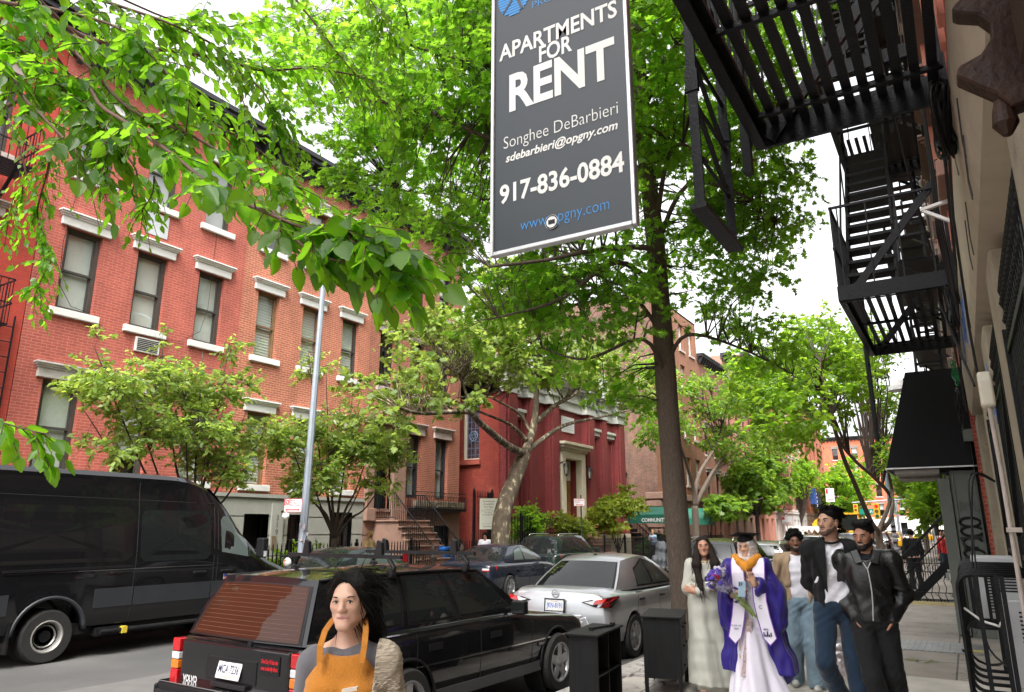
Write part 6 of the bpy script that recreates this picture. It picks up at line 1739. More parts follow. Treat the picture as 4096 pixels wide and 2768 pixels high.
 def mirror(s,y,z,m,side=1,w=.18,h=.13):
  x=s.side_at(y,z-.05);mb=MB()
  mb.bar((side*(x-.04),y,z-.03),(side*(x+.08),y-.02,z),.05,.04)
  x0,x1=sorted((side*(x+.06),side*(x+.06+w)));mb.box((x0,y-.07,z-h/2),(x1,y+.03,z+h/2))
  o=s.part('mirror',mb,m,bevel=.02,seg=3)
  g=MB();g.box((x0+.015,y-.074,z-h/2+.015),(x1-.015,y-.0705,z+h/2-.015));g.build('mirror_glass',M_cglass,o,world=False)
  return o
 def rear_y(s,z):return s.fy[0]
 def plate(s,y,z,tilt,lines,m=None,frame=None,w=.305,h=.152):
  """lines: (text, x0, x1, z0, height, bold, material)"""
  o=Vector((0,y,z));up=Vector((0,math.sin(tilt),math.cos(tilt)));nn=Vector((0,-math.cos(tilt),math.sin(tilt)))
  fn=lambda a,b,d=0:o+Vector((1,0,0))*a+up*b+nn*d
  mb=MB();mb.prism([(-w/2,-h/2),(w/2,-h/2),(w/2,h/2),(-w/2,h/2)],fn,0,.006)
  p=s.part('number_plate',mb,m or M_plate,bevel=.004,seg=1)
  if frame:
   fb=MB();e=.018
   for(a,b,c,d_)in((-w/2-e,w/2+e,-h/2-2.2*e,-h/2),(-w/2-e,w/2+e,h/2,h/2+e),(-w/2-e,-w/2,-h/2,h/2),(w/2,w/2+e,-h/2,h/2)):fb.prism([(a,c),(b,c),(b,d_),(a,d_)],fn,-.002,.009)
   fb.build('plate_frame',frame,p,world=False)
  for(tx,x0,x1,z0,hh,bo,mm)in lines:
   tb=MB();text_to(tb,tx,lambda a,b:fn(a,b,.0098 if(frame and z0<-h/2)else .0075),x0,z0,w=x1-x0,h=hh,bold=bo);tb.build('lettering',mm,p,world=False,recalc=False)
  return p
  # ---- the black estate car (near kerb)
vb_=[(0.10,.42,.86,.78,.88,.70),(0.14,.34,.90,.82,.92,.72),(0.5,.30,.925,.845,.94,.74),(1.3,.28,.935,.855,.95,.76),(2.6,.28,.935,.855,.95,.76),(3.15,.28,.915,.855,.93,.76),(3.5,.28,.87,.85,.905,.70),(4.2,.29,.80,.835,.83,.68),(4.58,.32,.73,.82,.75,.66),(4.63,.40,.70,.80,.72,.64)]
vw=[(.81,1.27),(-.81,1.27),(.81,3.92),(-.81,3.92)]
vc=Car('estate_car','black boxy estate car with roof bars behind the woman in the apron',-5.55,4.35,R(2.0),vb_,dict(belt=((.17,.765,.93),(3.35,.75,.915)),roof=((.40,.61,1.41),(2.62,.60,1.40)),bulge=.02,bow=.045,endbulge=.015,sidebow=.02,arc=.02),P_black,k=1.05,wheels=vw,r=.315,ww=.2,style='5')
vc.windows([((.055,.14),(.345,.14),(.40,.9),(.12,.9)),((.385,.14),(.60,.14),(.66,.9),(.44,.9)),((.635,.14),(.93,.14),(.955,.9),(.70,.9))],((.05,.03),(.95,.03),(.945,.87),(.055,.87)),((.04,.08),(.96,.08),(.95,.92),(.05,.92)),gr=M_brglass)
for sd in(1,-1):
 for(z0,z1,m,nm)in((.79,.895,M_red,'tail_lamp'),(.725,.785,M_clear,'reversing_lamp'),(.65,.72,M_amber,'indicator'),(.54,.645,M_red,'tail_lamp')):
  a,b=sorted((sd*.725,sd*.828));q=MB();q.box((a,.06,z0),(b,.22,z1));vc.part(nm,q,m,bevel=.008)
tg_=MB();tg_.box((-.70,.07,.50),(.70,.2,.90));vc.part('tailgate',tg_,P_black,bevel=.02,seg=3)
rs_=MB();rs_.box((-.33,.062,.62),(.33,.075,.80));vc.part('plate_recess',rs_,M_blk,bevel=.01)
hb_=MB();hb_.box((-.2,.03,.575),(.24,.08,.615));vc.part('tailgate_handle',hb_,M_blk,bevel=.01)
lc_=MB();lc_.lathe([(.018,.0),(.018,-.012)],(.3,.072,.56),12,axis='y');vc.part('lock',lc_,M_chrome)
bp_=MB()
for(z0,z1,yo)in((.36,.50,-.06),(.42,.56,-.03)):bp_.box((-.86,yo,z0),(.86,.2,z1))
bp_.box((-.88,-.05,.38),(-.84,.8,.54));bp_.box((.84,-.05,.38),(.88,.8,.54))
vc.part('bumper',bp_,M_blk,bevel=.025,seg=3)
bl_=MB();bl_.box((-.82,-.035,.561),(.82,.16,.568));vc.part('bumper_trim',bl_,M_chrome)
vc.plate(.055,.715,R(14),[('NEW YORK',-.07,.07,.048,.02,.01,M_navyl),('MCA 7236',-.13,.13,-.03,.062,.015,M_navyl),('EXCELSIOR',-.06,.06,-.066,.016,.005,M_amber)])
tb_=MB();text_to(tb_,'VOLVO',lambda a,b:Vector((a,.067,b)),-.64,.565,w=.2,h=.05,bold=.05);vc.part('badge',tb_,M_badge,recalc=False)
tb_=MB();text_to(tb_,'240',lambda a,b:Vector((a,.067,b)),.44,.525,w=.16,h=.045,bold=.01);vc.part('badge',tb_,M_badge,recalc=False)
st_=MB();st_.box((.36,.063,.72),(.60,.069,.86));sk=vc.part('bumper_sticker',st_,M_blk)
tb_=MB()
for i,l_ in enumerate(('One Day I\'ll kiss the','ones inside My Brain')):text_to(tb_,l_,lambda a,b:Vector((a,.0615,b)),.38,.80-.05*i,w=.2,h=.03,bold=.02,slant=.15)
tb_.build('lettering',mat('red_ink',(.6,.01,.02),.5),sk,world=False,recalc=False)
wp_=MB();wp_.bar((.16,.14,.915),(-.18,.20,1.0),.018);wp_.bar((-.42,.21,.995),(.05,.205,.965),.012);wp_.lathe([(.025,0),(.025,-.03)],(.16,.135,.915),8,axis='y');vc.part('wiper',wp_,M_blk)
for sd in(1,-1):
 vc.strip('side_trim',.3,4.5,.62,.60,.014,M_chrome,sd);vc.strip('belt_trim',.35,3.2,.915,.915,.012,M_chrome,sd)
 vc.strip('sill_trim',1.65,3.55,.33,.33,.10,mat('grey_sill',(.06,.06,.062),.5),sd)
 vc.seam([(1.40,.40),(1.40,.9)],sd);vc.seam([(2.38,.34),(2.38,.92)],sd);vc.seam([(3.36,.34),(3.36,.9)],sd);vc.seam([(1.40,.40),(1.75,.34),(3.36,.34)],sd)
 for(a,z)in((1.56,.76),(2.55,.76)):vc.skin('door_handle',[(a,z-.03),(a+.2,z-.03),(a+.2,z+.03),(a,z+.03)],M_blk,sd,.008)
 for wy in(1.27,3.92):
  ar_=MB();ar_.tube([(sd*(vc.side_at(wy+.39*math.cos(t),.6)+.002),wy+.385*math.cos(t),.315+.385*math.sin(t))for t in np.linspace(0,math.pi,18)],.014,6);vc.part('arch_trim',ar_,M_blk,smooth=True)
 vc.mirror(2.98,1.0,M_blk,sd,.17,.14)
 a,b=sorted((sd*.50,sd*.80));q=MB();q.box((a,4.60,.52),(b,4.66,.68));vc.part('headlamp',q,M_clear,bevel=.01)
tb_=MB();tb_.box((vc.side_at(3.5,.55)+.001,3.47,.54),(vc.side_at(3.5,.55)+.008,3.68,.58));vc.part('badge',tb_,M_blk)
tb_=MB();text_to(tb_,'VOLVO',lambda a,b:Vector((vc.side_at(3.5,.55)+.010,a,b)),3.49,.55,w=.15,h=.022,bold=.03);vc.part('badge',tb_,M_chrome,recalc=False)
fb_=MB();fb_.box((-.86,4.55,.36),(.86,4.74,.52));vc.part('bumper',fb_,M_blk,bevel=.03,seg=3)
gr_=MB();gr_.box((-.46,4.60,.52),(.46,4.655,.70));vc.part('radiator_grille',gr_,M_chrome,bevel=.01)
vc.part('rain_gutter',MB().tube([vc.G('R',a,1.0,.01)for a in np.linspace(0,1,12)],.012,6),M_blk,smooth=True);vc.part('rain_gutter',MB().tube([vc.G('L',a,1.0,.01)for a in np.linspace(0,1,12)],.012,6),M_blk,smooth=True)
for yy in(1.22,2.35):
 rk=MB();rk.box((-.78,yy-.016,1.555),(.78,yy+.016,1.59))
 for sd in(1,-1):
  rk.tube([(sd*.66,yy,1.41),(sd*.68,yy+.01,1.48),(sd*.62,yy,1.56)],.022,6);rk.lathe([(.04,-.03),(.04,.03)],(sd*.66,yy,1.43),8,axis='y')
  rk.prism([(sd*.5-.05,1.57),(sd*.5+.05,1.57),(sd*.5+.035,1.70),(sd*.5-.02,1.72)],lambda a,b,d,yy=yy:Vector((a,yy+d,b)),-.02,.02)
 vc.part('roof_bar',rk,M_blk)
hg=MB()
for i in range(12):
 t=.08+i*.068
 hg.tube([vc.G('B',a,t,.0085)for a in np.linspace(.07,.93,9)],.0012,3,cap=False)
vc.part('heater_grid',hg,mat('heater_lines',(.16,.08,.04),.5))
# ---- the silver saloon ahead of it
sbd=[(0.03,.30,.90,.78,.955,.62),(0.05,.27,.91,.81,.99,.63),(.14,.26,.93,.84,1.03,.66),(.45,.24,.935,.86,1.045,.68),(.9,.22,.93,.87,1.0,.70),(1.6,.21,.93,.87,.96,.72),(3.0,.21,.92,.87,.95,.72),(3.5,.22,.90,.865,.97,.70),(4.1,.24,.80,.84,.86,.62),(4.4,.28,.70,.76,.74,.5),(4.5,.35,.6,.6,.64,.4)]
sw_=[(.80,1.0),(-.80,1.0),(.80,3.62),(-.80,3.62)]
sc_=Car('saloon_car','silver saloon car parked at the near kerb, between the estate car and the oak trunk',-5.44,10.09,R(-.6),sbd,dict(belt=((.62,.72,.98),(3.55,.73,.95)),roof=((1.30,.53,1.40),(2.45,.56,1.425)),bulge=.03,bow=.10,endbulge=.03,sidebow=.05,arc=.045),P_silver,wheels=sw_,r=.315,ww=.195,style='cover')
sc_.windows([((.285,.12),(.505,.12),(.53,.90),(.26,.62)),((.535,.12),(.86,.12),(.86,.72),(.565,.9))],((.04,.06),(.96,.06),(.95,.93),(.05,.93)),((.05,.08),(.95,.08),(.94,.92),(.06,.92)),gs=M_paleglass)
def wrap_lamp(c,name,pts,m,sd,off=.006):
 mb=MB();n=len(pts);o=[(sd*(x+.012+off),y-off-.008,z)for x,y,z in pts];i_=[(sd*(x-.03),y+.06,z)for x,y,z in pts]
 mb.add(o+i_,[list(range(n)),list(range(n,2*n))[::-1]]+[[j,(j+1)%n,n+(j+1)%n,n+j]for j in range(n)]);return c.part(name,mb,m)
for sd in(1,-1):
 q=[(.42,.03,.86),(.62,.03,.80),(.78,.035,.79),(.845,.16,.79),(.865,.42,.94),(.80,.09,.93),(.62,.055,.91)]
 wrap_lamp(sc_,'lamp_housing',[(x*1.005,y-.006,z)for x,y,z in q],M_blk,sd)
 wrap_lamp(sc_,'tail_lamp',[(.60,.02,.83),(.76,.022,.865),(.83,.13,.875),(.862,.36,.935),(.80,.07,.925),(.66,.035,.90)],M_red,sd,.014)
 wrap_lamp(sc_,'indicator',[(.70,.02,.80),(.80,.05,.80),(.835,.14,.81),(.83,.14,.86),(.76,.02,.85)],M_dkred,sd,.016)
 wrap_lamp(sc_,'reversing_lamp',[(.46,.025,.862),(.60,.02,.83),(.64,.03,.895)],M_clear,sd,.014)
 sc_.seam([(1.12,.62),(1.42,.36),(1.42,.30)],sd);sc_.seam([(1.12,.62),(1.25,.90)],sd);sc_.seam([(2.18,.28),(2.14,.92)],sd);sc_.seam([(3.18,.28),(3.2,.9)],sd);sc_.seam([(1.42,.3),(3.18,.28)],sd)
 for a in(1.34,2.28):sc_.handle(a,.83,M_blk,sd,.18)
 sc_.mirror(3.0,1.02,M_blk,sd,.2,.15)
 sc_.strip('sill_trim',1.4,3.2,.27,.27,.06,P_silver,sd,.02)
 sc_.skin('quarter_trim',[(1.22,.93),(1.5,.925),(1.5,.935),(1.22,.94)],M_blk,sd)
sc_.plate(-.012,.80,R(6),[('JKN-8191',-.13,.13,-.035,.07,.012,M_bluel),('GUNTER AUTOMOTIVE',-.145,.145,-.109,.022,.02,M_plate),('First in Flight',-.06,.06,.05,.014,.0,M_red)],frame=M_blk)
tb_=MB();text_to(tb_,'VERSA',lambda a,b:Vector((a,-.002+.0,b)),-.66,.945,w=.2,h=.035,bold=.02,slant=.2)
tb_.v=[(x,.05+(z-.945)*.4-.018,z)for x,y,z in tb_.v];sc_.part('badge',tb_,M_chrome,recalc=False)
eb=MB();eb.lathe([(.058,-.004),(.062,-.012),(.048,-.012),(.046,-.004)],(0,.03,.965),22,axis='y',cap=False);eb.box((-.062,.012,.955),(.062,.024,.976));sc_.part('badge',eb,M_chrome)
bs2=MB();bs2.box((-.42,.012,.36),(.42,.05,.68));bs2.prism([(-.66,.34),(-.42,.34),(-.36,.62),(-.50,.66)],lambda a,b,d:Vector((a,d,b)),.01,.06);bs2.prism([(.66,.34),(.42,.34),(.36,.62),(.50,.66)],lambda a,b,d:Vector((a,d,b)),.01,.06)
sc_.part('bumper',bs2,P_silver,bevel=.015,seg=2)
an=MB();an.prism([(-.05,1.46),(.05,1.46),(.03,1.50),(-.02,1.50)],lambda a,b,d:Vector((d,1.5+a,b)),-.02,.02);sc_.part('antenna',an,M_blk)
# ---- simpler cars along both kerbs (still body, cabin, glass, wheels, lamps)
def saloon(name,label,X,Y,head,pt,L=4.75,W=1.83,H=1.44,r=.33,style='5',group=None,cat='car',k=1.0):
 f=L/4.75;w=W/2
 bd=[(0.02,.34,.90,w*.86,.95,w*.65),(.05,.30,.92,w*.92,.98,w*.7),(.2,.26,.95,w*.97,1.03,w*.76),(.7*f,.24,.95,w,1.04,w*.78),(1.2*f,.22,.95,w,1.0,w*.8),(3.2*f,.22,.93,w,.96,w*.8),(3.7*f,.23,.90,w*.985,.96,w*.78),(4.3*f,.25,.80,w*.95,.84,w*.7),(4.65*f,.3,.68,w*.82,.72,w*.55),(4.75*f,.38,.6,w*.65,.62,w*.45)]
 wh=[(w-.05,1.03*f),(-w+.05,1.03*f),(w-.05,3.78*f),(-w+.05,3.78*f)]
 c=Car(name,label,X,Y,head,bd,dict(belt=((.75*f,w*.84,1.0),(3.65*f,w*.84,.95)),roof=((1.55*f,w*.62,H-.05),(2.55*f,w*.64,H-.035)),bulge=.035,bow=.11,endbulge=.03,sidebow=.04,arc=.03),pt,wheels=wh,r=r,ww=.21,style=style,group=group,cat=cat,k=k)
 c.windows([((.25,.13),(.47,.13),(.50,.9),(.24,.72)),((.50,.13),(.85,.13),(.86,.74),(.53,.9))],((.05,.06),(.95,.06),(.94,.93),(.06,.93)),((.05,.08),(.95,.08),(.94,.92),(.06,.92)),gs=M_paleglass)
 for sd in(1,-1):
  wrap_lamp(c,'tail_lamp',[(w*.62,.02,.80),(w*.85,.03,.80),(w*.955,.3,.82),(w*.95,.34,.93),(w*.86,.08,.94),(w*.64,.05,.93)],M_red,sd,.01)
  wrap_lamp(c,'reversing_lamp',[(w*.63,.02,.83),(w*.84,.03,.83),(w*.84,.05,.87),(w*.63,.03,.87)],M_clear,sd,.016)
  c.seam([(1.3*f,.5),(1.5*f,.32),(3.3*f,.3),(3.32*f,.88)],sd);c.seam([(2.28*f,.3),(2.26*f,.9)],sd)
  for a in(1.5*f,2.45*f):c.handle(a,.80,pt,sd)
  c.strip('side_trim',.55,3.4*f,.875,.855,.014,M_chrome,sd);c.mirror(3.1*f,1.02,pt,sd,.19,.13)
  hl=MB();a,b=sorted((sd*w*.5,sd*w*.78));hl.box((a,4.45*f,.62),(b,4.62*f,.73));c.part('headlamp',hl,M_clear,bevel=.02)
 bt=MB();bt.box((-w*.45,.015,.80),(w*.45,.04,.83));c.part('boot_trim',bt,M_chrome)
 c.plate(.0,.68,R(4),[('8201 KT',-.12,.12,-.03,.06,.01,M_navyl)][:0])
 return c
ac_=saloon('saloon_car','dark blue saloon with silver alloy wheels on the far kerb, before the sycamore',-11.75,16.59,R(-4.5),P_navy,style='5')
tb_=MB();text_to(tb_,'TL',lambda a,b:Vector((a,.012,b)),.36,.90,w=.07,h=.04,bold=.01);ac_.part('badge',tb_,M_chrome,recalc=False)
saloon('saloon_car','dark green black saloon on the far kerb, only its roof seen over the estate car',-12.5,10.9,R(0),P_dkgreen,H=1.47)
def suv(name,label,X,Y,head,pt,L=4.6,W=1.86,H=1.68,r=.36,group=None,rails=True,k=1.0,boxy=0.0,cat='car',hb=None):
 f=L/4.6;w=W/2
 bd=[(0,.45,.98,w*.84,.98,w*.72),(.06,.34,1.04,w*.94,1.06,w*.78),(.3,.28,1.06,w*.985,1.09,w*.8),(1.0,.26,1.06,w,1.08,w*.8),(3.2*f,.26,1.04,w,1.06,w*.8),(3.5*f,.27,1.02,w*.99,1.06,w*.78),(4.1*f,.3,.95,w*.96,.99,w*.72),(4.5*f,.36,.82,w*.86,.86,w*.6),(4.6*f,.44,.74,w*.7,.76,w*.5)]
 wh=[(w-.05,.92*f),(-w+.05,.92*f),(w-.05,3.66*f),(-w+.05,3.66*f)]
 c=Car(name,label,X,Y,head,bd,dict(belt=((.16,w*.86,1.05),(3.45*f,w*.84,1.05)),roof=((.58-.2*boxy,w*.66,H-.06),(2.55*f,w*.66,H-.04)),bulge=.03,bow=.08,endbulge=.03,sidebow=.03,arc=.03),pt,wheels=wh,r=r,ww=.23,group=group,k=k,cat=cat)
 c.windows([((.10,.13),(.29,.13),(.34,.86),(.19,.86)),((.325,.13),(.57,.13),(.62,.88),(.375,.88)),((.605,.13),(.88,.13),(.90,.8),(.655,.88))],((.06,.03),(.94,.03),(.93,.88),(.07,.88)),((.05,.08),(.95,.08),(.94,.92),(.06,.92)))
 for sd in(1,-1):
  wrap_lamp(c,'tail_lamp',[(w*.5,.02,.93),(w*.84,.03,.92),(w*.96,.3,.95),(w*.95,.36,1.05),(w*.84,.09,1.04),(w*.5,.05,1.02)],M_red,sd,.012)
  c.seam([(1.35*f,.55),(1.5*f,.4),(3.2*f,.38),(3.25*f,1.0)],sd);c.seam([(2.22*f,.38),(2.2*f,1.0)],sd)
  for a in(1.45*f,2.4*f):c.handle(a,.93,pt,sd)
  c.mirror(3.05*f,1.14,pt,sd,.2,.15);c.strip('sill_trim',.2,4.2*f,.36,.36,.14,M_blk,sd,.012)
  hl=MB();a,b=sorted((sd*w*.45,sd*w*.78));hl.box((a,4.32*f,.78),(b,4.5*f,.88));c.part('headlamp',hl,M_clear,bevel=.02)
  if rails:rl=MB();rl.tube([(sd*w*.60,y,H+(.035 if 0<i<4 else-.03))for i,y in enumerate((.75,.85,1.6,2.3,2.45))],.016,6);c.part('roof_rail',rl,M_chrome if name!='estate' else M_blk,smooth=True)
 bp=MB();bp.box((-w*.9,-.02,.42),(w*.9,.1,.62));c.part('bumper',bp,M_blk,bevel=.03)
 wpr=MB();wpr.bar((-.3,.2,1.13),(.08,.18,1.1),.02);c.part('wiper',wpr,M_blk)
 return c
vwc=suv('suv_car','dark green black sport utility car with roof rails on the far kerb, before the synagogue',-12.6,21.9,R(-2),P_dkgreen)
pl2=MB();pl2.box((-.56,-.006,.86),(-.28,.02,.98));vwc.part('number_plate',pl2,mat('tan_plate',(.5,.42,.25),.5))
eb=MB();eb.lathe([(.055,-.004),(.06,-.012),(.05,-.012),(.048,-.004)],(0,.0,.95),20,axis='y',cap=False)
for a,b in(((-.035,.985),(-.012,.915)),((-.012,.915),(0,.945)),((0,.945),(.012,.915)),((.012,.915),(.035,.985))):eb.bar((a[0],-.008,a[1]),(b[0],-.008,b[1]),.008)
vwc.part('badge',eb,M_chrome)
Gk='cars parked along the near kerb beyond the oak'
s1_=suv('suv_car','black sport utility car with red tail lamps, behind the graduate and the curly haired man',-5.15,16.3,R(0),P_black,H=1.66,group=Gk)
s2_=suv('estate_car','grey green estate car with roof bars, seen between the two women',-5.3,21.9,R(0),P_grey,L=4.7,H=1.52,group=Gk,boxy=1)
def dupcar(c,X,Y,label,k=None,head=0.0):
 d=dup(c.t,(X,Y,-.15),-head,label)
 if k:d.scale=(k,k,k)
 return d
dupcar(s1_,-5.1,27.6,'dark sport utility car with roof rails, behind the tall man\'s shoulder')
dupcar(s2_,-5.2,33.2,'grey estate car parked further on, above the curly haired man\'s head')
dupcar(s1_,-5.1,39.0,'dark car with roof rack seen left of the leather jacket man\'s face')
dupcar(s2_,-5.1,45.0,'small grey estate between the leather jacket man and the locust trunk')
dupcar(s1_,-5.1,51.5,'far dark car right beside the locust trunk')
tx_=saloon('taxi','yellow taxi far down the street near the crossing',-6.0,74,R(0),P_yellow,H=1.5,cat='taxi')
dup(tx_.t,(-2.0,112+6,-.15),R(90),'yellow taxi crossing on the avenue')
wv=suv('suv_car','pale car far off by the avenue crossing',-6.6,84,R(0),P_white,group='cars far down the street')
dupcar(wv,-11.9,62,'white car double parked before the market tent')
# ---- the black high-roofed van on the far kerb
VX=-11.7
vt=thing('van','large black high roofed van with grey lower band, parked on the far kerb at left','van',(VX-1.0,6.05,-.15))
Z=lambda px,py:atX(px,py,VX)
hw0=1.0
vs_=[(-1.75,.55,2.70,.96,1.5,.80),(-1.7,.45,2.80,.99,1.5,.82),(-1.2,.42,2.84,1.0,1.5,.83),(1.6,.42,2.83,1.0,1.5,.83),(2.2,.42,2.78,1.0,1.5,.81),(2.62,.42,2.62,1.0,1.5,.78),(2.95,.42,2.34,1.0,1.5,.78),(3.35,.42,1.92,1.0,1.42,.76),(3.72,.42,1.50,.99,1.30,.74),(3.95,.42,1.36,.985,1.18,.72),(4.35,.40,1.20,.95,1.04,.68),(4.65,.42,1.00,.86,.9,.6),(4.72,.5,.85,.75,.78,.5)]
yy_=[a[0]for a in vs_];q=np.sort(np.concatenate([np.linspace(yy_[0],yy_[-1],70),yy_[1:-1]]));q=q[np.concatenate([[True],np.diff(q)>1e-4])]
vf=[cr(yy_,[a[i]for a in vs_],q)for i in range(1,6)]
def van_sec(i,grow=0):
 zb,zr,hw,zl,ht=(a[i]for a in vf)
 up=max(0.0,min(1.0,(zr-zl)/.5))
 h=[(0,zb),(hw*.85,zb),(hw*.97,zb+.04),(hw,zb+.2),(hw,zl-.2),(hw*.995,zl),(hw-(.06*up)-.01,zl+(zr-zl)*.45),(hw-.13*up-.02,zl+(zr-zl)*.80),(ht+.03,zl+(zr-zl)*.93),(ht-.05,zl+(zr-zl)*.985),(ht*.5,zr+.02*up),(0,zr+.03*up)]
 return[(x,q[i],z)for x,z in h]+[(-x,q[i],z)for x,z in h[1:-1][::-1]]
mbv=MB();mbv.loft([van_sec(i)for i in range(len(q))])
me=bpy.data.meshes.new('body');me.from_pydata(mbv.v,[],mbv.f)
bm=bmesh.new();bm.from_mesh(me);bmesh.ops.recalc_face_normals(bm,faces=bm.faces);bm.to_mesh(me);bm.free()
cs=[]
VR=.375
for sx in(.62,-1.1):
 for wy in(0,3.66):c=MB();c.lathe([(VR+.13,0),(VR+.13,.5)],(sx,wy,VR+.03),30,axis='x');cs.append(c)
me=bake_cut(me,cs)
me.polygons.foreach_set('use_smooth',[True]*len(me.polygons));sharp_by_angle(me,R(32))
for _ in range(len(me.materials)):me.materials.pop()
link_mesh('body',me,P_black,vt,world=False)
def van_x(y,z):
 i=int(np.argmin(np.abs(q-y)));s_=van_sec(i)[:12]
 zs_=[p[2]for p in s_[2:]];xs_=[p[0]for p in s_[2:]]
 return float(np.interp(z,zs_,xs_))
def van_skin(name,pts,m,sd=1,off=.004,th=.012,n=1,par=None,**k):
 pp=[]
 for a,b in zip(pts,pts[1:]+pts[:1]):
  for j in range(4):pp.append((a[0]+(b[0]-a[0])*j/4,a[1]+(b[1]-a[1])*j/4))
 mb=MB();n=len(pp);o=[(sd*(van_x(y,z)+off),y,z)for y,z in pp];i_=[(sd*(van_x(y,z)+off-th),y,z)for y,z in pp]
 cy_=sum(p[0]for p in pp)/n;cz_=sum(p[1]for p in pp)/n;ctr=(sd*(van_x(cy_,cz_)+off),cy_,cz_)
 mb.add(o+i_+[ctr],[[j,(j+1)%n,2*n]for j in range(n)]+[[j,(j+1)%n,n+(j+1)%n,n+j]for j in range(n)])
 return mb.build(name,m,par or vt,world=False,**k)
M_band=mat('grey_van_cladding',(.024,.026,.031),.45,var=.1,vs=4,bump=.1,bs=80)
for sd in(1,-1):
 def rnd(y0,y1,z0,z1,r=.08):return[(y0+r,z0),(y1-r,z0),(y1,z0+r),(y1,z1-r),(y1-r,z1),(y0+r,z1),(y0,z1-r),(y0,z0+r)]
 van_skin('side_window',rnd(1.28,2.62,1.38,2.22),M_cglass,sd,.006,smooth=False)
 van_skin('side_panel',rnd(-1.4,1.16,1.40,2.26,.1),mat('black_gloss_panel',(.008,.008,.009),.08,coat=1),sd,.004)
 van_skin('door_window',[(2.86,1.50),(3.45,1.40),(3.45,2.0),(3.35,2.12),(2.92,2.14),(2.84,2.06)],M_paleglass,sd,.006)
 van_skin('quarter_window',[(3.50,1.40),(3.80,1.36),(3.82,1.46),(3.50,1.97)],M_paleglass,sd,.006)
 for(y0,y1)in((-1.7,-.62),(.60,1.22),(1.24,2.66),(2.68,3.0)):van_skin('cladding',[(y0,.72),(y1,.72),(y1,1.0),(y0,1.0)],M_band,sd,.014,.02)
 ar_=MB();ar_.loft([[(sd*(1.0+.012),r_*math.cos(t),VR+.03+r_*math.sin(t))if e else(sd*.9,r_*math.cos(t),VR+.03+r_*math.sin(t))for(r_,e)in((VR+.12,0),(VR+.12,1),(VR+.165,1),(VR+.165,0))]for t in np.linspace(.05,math.pi-.05,20)]);ar_.build('arch_trim',M_band,vt,world=False,smooth=True)
 sm=MB()
 for pts in([(1.2,.5),(1.22,1.38),(1.22,2.66)],[(2.70,.5),(2.70,2.3)],[(2.78,.5),(2.78,2.25)],[(3.9,.7),(3.9,1.25)],[(-1.7,2.42),(2.7,2.36)]):
  for a,b in zip(pts[:-1],pts[1:]):
   for j in range(8):
    p_=[(a[0]+(b[0]-a[0])*t,a[1]+(b[1]-a[1])*t)for t in(j/8,(j+1)/8)]
    sm.bar((sd*(van_x(*p_[0])+.0012),*p_[0]),(sd*(van_x(*p_[1])+.0012),*p_[1]),.010,.004,up=(1,0,0))
 sm.build('door_seam',M_dark,vt,world=False)
 tr=MB();a,b=sorted((sd*.99,sd*1.02));tr.box((a,-.75,1.30),(b,1.18,1.335));tr.build('slide_rail',M_blk,vt,world=False)
 tr=MB();a,b=sorted((sd*1.0,sd*1.006));tr.box((a,-1.7,1.275),(b,2.68,1.283));tr.build('body_crease',M_chrome,vt,world=False)
 for yh in(2.42,2.98):hd_=MB();a,b=sorted((sd*.995,sd*1.04));hd_.box((a,yh-.13,1.14),(b,yh+.13,1.19));hd_.build('door_handle',M_blk,vt,world=False,bevel=.015)
 if sd>0:
  fg=MB();fg.box((1.003,2.93,1.02),(1.007,3.07,1.115));fo=fg.build('flag_sticker',M_plate,vt,world=False)
  fr_=MB()
  for k in range(4):fr_.box((1.0072,2.935,1.025+k*.024),(1.0085,3.065,1.037+k*.024))
  fr_.build('red_stripe',M_red,fo,world=False);fb2=MB();fb2.box((1.0086,2.935,1.065),(1.0098,2.995,1.112));fb2.build('blue_field',M_bluel,fo,world=False)
  mr_=MB();mr_.bar((.98,3.62,1.5),(1.14,3.56,1.52),.06);mr_.box((1.10,3.52,1.38),(1.30,3.66,1.74));mo=mr_.build('mirror',M_blk,vt,world=False,bevel=.03,seg=3)
  mm=MB();mm.box((1.301,3.55,1.40),(1.305,3.62,1.50));mm.build('indicator',M_clear,mo,world=False)
 sb2=MB();sb2.tube([(sd*1.03,.75,.36),(sd*1.03,2.75,.36)],.035,8);sb2.box((min(sd*.7,sd*1.0),.7,.3),(max(sd*.7,sd*1.0),1.1,.42));so2=sb2.build('step_bar',M_blk,vt,world=False)
 for yb in(1.12,2.72):cb2=MB();a,b=sorted((sd*.98,sd*1.08));cb2.box((a,yb-.04,.31),(b,yb+.04,.41));cb2.build('end_cap',mat('yellow_cap',(.55,.42,.04),.5),so2,world=False)
 mf=MB();a,b=sorted((sd*.7,sd*1.01));mf.box((a,-.56,.2),(b,-.53,.62));mf.build('mud_flap',M_blk,vt,world=False)
 for wx in(.86,.60):wheel(vt,sd*wx,0,VR,.24,sd,'steel',mat('dull_steel_rim',(.34,.33,.31),.45,.5,.2),rr=.60)
 wheel(vt,sd*.87,3.66,VR,.24,sd,'steel',MATS['dull_steel_rim'],rr=.60)
ws_=MB()
for a,b in zip(np.linspace(2.66,3.85,10)[:-1],np.linspace(2.66,3.85,10)[1:]):
 za,zb2=[float(np.interp(t,q,vf[1]))+.036 for t in(a,b)];wa,wb2=[float(np.interp(t,q,vf[4]))*.93 for t in(a,b)]
 ws_.quad((-wa,a,za),(wa,a,za),(wb2,b,zb2),(-wb2,b,zb2))
ws_.build('windscreen',M_cglass,vt,world=False)
un=MB();un.box((-.85,-1.6,.34),(.85,4.2,.5));un.build('chassis',M_dark,vt,world=False)
